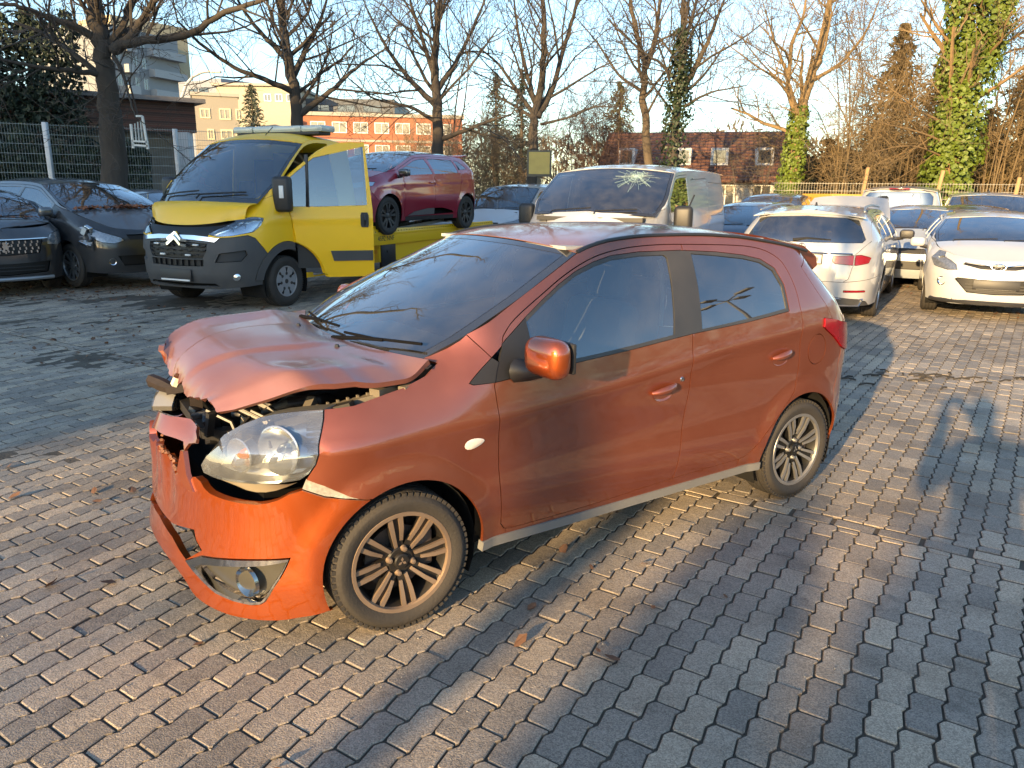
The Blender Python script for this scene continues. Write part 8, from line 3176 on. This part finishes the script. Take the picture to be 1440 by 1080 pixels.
NEEDLE = M('spruce_needle', (0.045, 0.06, 0.04), 0.7, var=0.45, vscale=1.5)
NEEDLEB = M('brownish_needle', (0.115, 0.085, 0.028), 0.7, var=0.5, vscale=1.5)
NEEDLED = M('dark_needle', (0.018, 0.032, 0.018), 0.7, var=0.45, vscale=1.5)
GC = 'conifers behind the fence'
conifer('spruce', 'blue-green spruce in front of the beige house', 359, 116, 215, 44, 2.3, 101, M('blue_spruce_needle', (0.085, 0.10, 0.07), 0.7, var=0.4, vscale=2), 2.2)
conifer('conifer', 'narrow yellow-green conifer above the pale brown bushes, nearest the red hatchback', 697, 100, 240, 55, 2.6, 102, NEEDLE, 1.8, GC)
conifer('conifer', 'narrow dark conifer beside the yellow-green one', 733, 95, 240, 56, 2.2, 103, NEEDLED, 1.8, GC)
conifer('conifer', 'broad yellow-green conifer left of the cottage', 868, 112, 240, 48, 3.2, 104, M('yellow_needle', (0.10, 0.095, 0.03), 0.7, var=0.4), 2.2, GC)
conifer('conifer', 'tall brownish conifer in the thicket, its top almost out of frame', 1243, 28, 280, 30, 2.6, 105, NEEDLEB, 3.4, GC)
conifer('conifer', 'brownish conifer just left of the stout ivy tree', 1308, 45, 280, 30, 2.6, 106, NEEDLEB, 3.4, GC)
conifer('conifer', 'brownish conifer at the right edge behind the thicket', 1424, 70, 280, 30, 3.0, 107, NEEDLEB, 3.4, GC)
for u, v, s, lb in ((1160, 190, 108, 'dark round evergreen behind the left part of the thicket'), (1225, 165, 109, 'dark evergreen in the middle of the thicket'), (1290, 175, 110, 'dark evergreen beside the stout ivy trunk'), (1375, 150, 111, 'dark evergreen under the right thicket')):
    conifer('evergreen', lb, u, v, 285, 31, 2.8, s, M('evergreen_leaf_%d' % s, (0.035, 0.036, 0.014), 0.7, var=0.5, vscale=1.5), 3.2, 'dark evergreens behind the fence')
conifer('yew', 'dark spreading evergreen at the far left beside the thickest tree', 62, 8, 235, 21.5, 3.2, 112, NEEDLED, 1.0, None, 0.15)


# hedge behind the left fence
def hedge(label, p0, p1, h, n, seed, mat, depth=0.9, z0=0.1, size=(0.07, 0.18)):
    rr = random.Random(seed)
    a, c = Vector(p0), Vector(p1)
    d = c - a
    sx = Vector((-d.y, d.x, 0)).normalized()
    root = empty('hedge', a, 0, label, 'hedge')
    b = MB()
    for k in range(n):
        t = rr.random()
        z = z0 + (h * (0.86 + 0.22 * noise.noise(Vector((t * 9, seed, 0))))) * rr.random() ** 0.8
        o = d * t + sx * rr.uniform(0, depth) * (1 if rr.random() > 0.6 else 0.25) + Vector((0, 0, z))
        s = rr.uniform(*size)
        q = Euler((rr.uniform(0, 6.3), rr.uniform(0, 6.3), rr.uniform(0, 6.3))).to_matrix()
        b.add([o + q @ Vector(v) for v in ((-s * .5, 0, 0), (0, -s * .4, s * .1), (s * .6, 0, 0), (0, s * .4, s * .1))], [(0, 1, 2, 3)])
    b.build('foliage', mat, root, 0)
    b = MB()
    for k in range(40):
        t = rr.random()
        p = d * t + sx * depth * 0.5
        b.tube([p, p + Vector((rr.gauss(0, .1), rr.gauss(0, .1), h * 0.8))], 0.025, 4)
    b.build('stems', BARK, root)['kind'] = 'stuff'
    return root


p0, p1 = at(-90, 240, 19.3), at(212, 240, 21.8)
hedge('dark ivy hedge filling the space behind the left wire fence', (p0.x, p0.y, 0), (p1.x, p1.y, 0), 3.1, 9000, 121, IVYD, 0.9)
p0, p1 = at(1125, 280, 33), at(1540, 280, 33)
hedge('undergrowth behind the thickets at the right, coloured dark for the shade', (p0.x, p0.y, 0), (p1.x, p1.y, 0), 3.6, 9000, 123, M('shaded_undergrowth_leaf', (0.035, 0.03, 0.014), 0.8, var=0.6, vscale=1.5), 1.5, 0.0, (0.15, 0.4))  # dark leaf colour holds the shade behind the thickets
p0, p1 = at(-100, 240, 20.0), at(128, 240, 21.2)
hedge('taller dark evergreen shrubs at the far left above the fence', (p0.x, p0.y, 0), (p1.x, p1.y, 0), 4.4, 7000, 122, NEEDLED, 1.2, 2.0)


def far_wood():
    """brown-grey woodland far behind everything and round the right-hand side, behind the camera"""
    rr = random.Random(200)
    b = MB()
    for k in range(30000):
        x = rr.uniform(-14, 95)
        Y = rr.uniform(74, 86)
        if k > 16000:
            a = radians(rr.uniform(-84, 38))
            R_ = rr.uniform(40, 46)
            x, Y = R_ * cos(a), R_ * sin(a)
        h = 6.5 + 2.4 * noise.noise(Vector((x * 0.16, 0, 2))) + 1.2 * noise.noise(Vector((x * 0.6, 5, 2)))
        z = h * rr.random() ** 0.75
        s = rr.uniform(0.25, 0.7)
        q = Euler((rr.uniform(0, 6.3), rr.uniform(0, 6.3), rr.uniform(0, 6.3))).to_matrix()
        b.add([Vector((x, Y, z)) + q @ Vector(v) for v in ((-s, 0, 0), (0, -s * .18, 0), (s, 0, 0), (0, s * .18, 0))], [(0, 1, 2, 3)])
    tag(b.build('far_wood', M('far_wood_twig', (0.10, 0.082, 0.06), 0.9, var=0.45, vscale=0.25), None, 0), kind='stuff')


far_wood()
# ------------------------------------------------------------------ shade casters behind the camera; the block, shrubs and thicket are added
SV = -SUN_AZ                                                  # along the shadows
EP = Vector((-SV.y, SV.x, 0)) * -1                            # to the right of them


def back(e, d): return EP * e + SUN_AZ * d


c = back(-14.9, 46)
t = empty('shade_block', c, atan2(EP.y, EP.x), 'plain unseen block added behind the camera to shade the left half of the yard', 'building')
b = MB(); b.box((0, 0, 8.25), (19.5, 10, 16.5)); b.build('wall', CONC, t, 0)  # unseen blocker, sized and set back to keep the sun off the left
house_windows(t, lambda a, z, o: Vector((a, 5 + o, z)), [(-8.5 + 3 * k, -7.0 + 3 * k, 1.2 + 3 * j, 2.8 + 3 * j) for k in range(6) for j in range(5)], WHITEPLASTIC, PANE)
T = Tree(301)
g = back(-1.45, 11)
T.limb([g, g + Vector((0.02, 0, 2.5)), g + Vector((0.1, 0, 5.5)), g + Vector((0.0, 0.3, 9))], 0.15, 0.06, 9, 8, 2, 1.6, 0.35, 0.62)
T.done('shade_tree', 'slim bare tree behind the camera whose trunk throws the narrow shadow', g, 'trees behind the camera')
for k, (e, d, h, sd) in enumerate(((-6.0, 19, 9, 302), (3.5, 24, 11, 303))):
    T = Tree(sd)
    g = back(e, d)
    T.limb([g, g + Vector((0.1, 0, h * 0.3)), g + Vector((-0.1, 0.1, h * 0.6)), g + Vector((0, 0.2, h))], 0.2, 0.05, 8, 12, 3, 2.6, 0.3, 0.25)
    T.done('shade_tree', ('bare tree behind the camera at the corner of the added shade block', 'larger bare tree behind the camera towards the right')[k], g, 'trees behind the camera')


def shrub(e, d, w_, h, n, seed, label):  # added blocker, sized so its shadow falls across the near paving
    rr = random.Random(seed)
    g = back(e, d)
    root = empty('shade_shrub', g, 0, label, 'bush', 'unseen shrubs added behind the camera for their shadow')
    b = MB()
    for k in range(n):
        x, y = rr.uniform(-1, 1), rr.uniform(-1, 1)
        z = rr.random()
        q2 = x * x + y * y
        if q2 > 1: continue
        p = EP * x * w_ * (1.05 - 0.2 * z) + SUN_AZ * y * w_ * 0.7 + Vector((0, 0, 0.05 + z * h * (1 - 0.25 * q2)))
        s = rr.uniform(0.16, 0.34)
        q = Euler((rr.uniform(0, 6.3), rr.uniform(0, 6.3), rr.uniform(0, 6.3))).to_matrix()
        b.add([p + q @ Vector(v) for v in ((-s * .5, 0, 0), (0, -s * .4, 0), (s * .6, 0, 0), (0, s * .4, 0))], [(0, 1, 2, 3)])
    b.build('foliage', IVYD, root, 0)
    b = MB(); b.tube([(0, 0, 0), (0.05, 0, h * 0.7)], 0.05, 5); b.build('stem', BARK, root)


shrub(-0.66, 15, 0.54, 4.25, 4200, 311, 'unseen evergreen shrub added behind the camera for its shadow, left of a pair')
shrub(0.02, 16, 0.50, 4.4, 4200, 312, 'unseen evergreen shrub added behind the camera for its shadow, right of a pair')

T = Tree(331)  # added twigs that thin the sun on the ground at left
for k in range(34):
    g = back(T.r.uniform(-5.6, -2.35), 20 + T.r.uniform(-1, 1))
    h = T.r.uniform(4.2, 5.3)
    T.limb([g, g + Vector((T.r.gauss(0, .1), 0, h * 0.5)), g + Vector((T.r.gauss(0, .25), T.r.gauss(0, .2), h))], 0.035, 0.012, 4, 8, 1, 0.9, 0.3, 0.25, 0.8)
root = T.done('shade_thicket', 'unseen bare thicket added behind the camera to dim the ground at left', back(-4, 20), None, TWIG2, TWIG2)
root['category'] = 'bush'


# ------------------------------------------------------------------ the person holding the camera
def person():
    root = empty('person', (-0.10, -0.72, 0), radians(90), 'person behind the camera in a dark jacket, both hands raised holding a phone', 'person')
    J = [(0, 0, 0.98), (0, 0, 1.18), (0, 0, 1.40), (0.02, 0, 1.52), (0.04, 0, 1.62), (0.05, 0, 1.74),
         (0, 0.20, 1.43), (0.12, 0.33, 1.24), (0.33, 0.13, 1.50), (0.40, 0.10, 1.60), (0, -0.20, 1.43), (0.12, -0.33, 1.24), (0.33, -0.13, 1.50), (0.40, -0.10, 1.60),
         (0, 0.11, 0.92), (0.02, 0.13, 0.50), (-0.02, 0.14, 0.08), (0.14, 0.16, 0.04), (0, -0.11, 0.92), (0.02, -0.13, 0.50), (-0.02, -0.14, 0.08), (0.14, -0.16, 0.04)]
    Rd = [.17, .165, .17, .07, .095, .075, .085, .065, .05, .045, .085, .065, .05, .045, .11, .075, .055, .045, .11, .075, .055, .045]
    E = [(0, 1), (1, 2), (2, 3), (3, 4), (4, 5), (2, 6), (6, 7), (7, 8), (8, 9), (2, 10), (10, 11), (11, 12), (12, 13), (0, 14), (14, 15), (15, 16), (16, 17), (0, 18), (18, 19), (19, 20), (20, 21)]
    for sg in (1, -1):
        w0 = 9 if sg > 0 else 13
        for k in range(5):
            z = 1.66 - 0.02 * k if k < 4 else 1.60
            a, q = len(J), (0.44 if k < 4 else 0.40)
            J += [(q, 0.09 * sg, z), (q + 0.03, (0.065 if k < 4 else 0.07) * sg, z + (0 if k < 4 else 0.02)), (q + (0.0 if k < 4 else 0.02), 0.045 * sg, z + (0 if k < 4 else 0.03))]
            Rd += [.011, .009, .008]
            E += [(w0, a), (a, a + 1), (a + 1, a + 2)]
    me = bpy.data.meshes.new('body')
    me.from_pydata(J, E, [])
    o = bpy.data.objects.new('body', me)
    COL.objects.link(o)
    o.parent = root
    sk = o.modifiers.new('skin', 'SKIN')
    for i, v in enumerate(me.skin_vertices[0].data):
        v.radius = (Rd[i], Rd[i])
    me.skin_vertices[0].data[0].use_root = True
    ss = o.modifiers.new('sub', 'SUBSURF')
    ss.levels = ss.render_levels = 1
    me.materials.append(M('dark_jacket', (0.02, 0.022, 0.03), 0.85))
    b = MB()
    bm = bmesh.new(); bmesh.ops.create_uvsphere(bm, u_segments=16, v_segments=10, radius=0.105); bm.verts.index_update()
    b.add([Vector((v.co.x * 0.98 + 0.02, v.co.y * 0.86, v.co.z * 1.08 + 1.70)) for v in bm.verts if True], [tuple(q.index for q in f.verts) for f in bm.faces]); bm.free()
    b.build('hair', M('dark_hair', (0.03, 0.02, 0.015), 0.8), root)
    return root


person()
t = empty('phone', (-0.10, -0.25, 1.665), 0, 'black phone held up by the person behind the camera', 'phone')
b = MB(); b.box((0.0, -0.03, 0), (0.15, 0.009, 0.072), ch=0.003); b.build('case', BLACK, t)
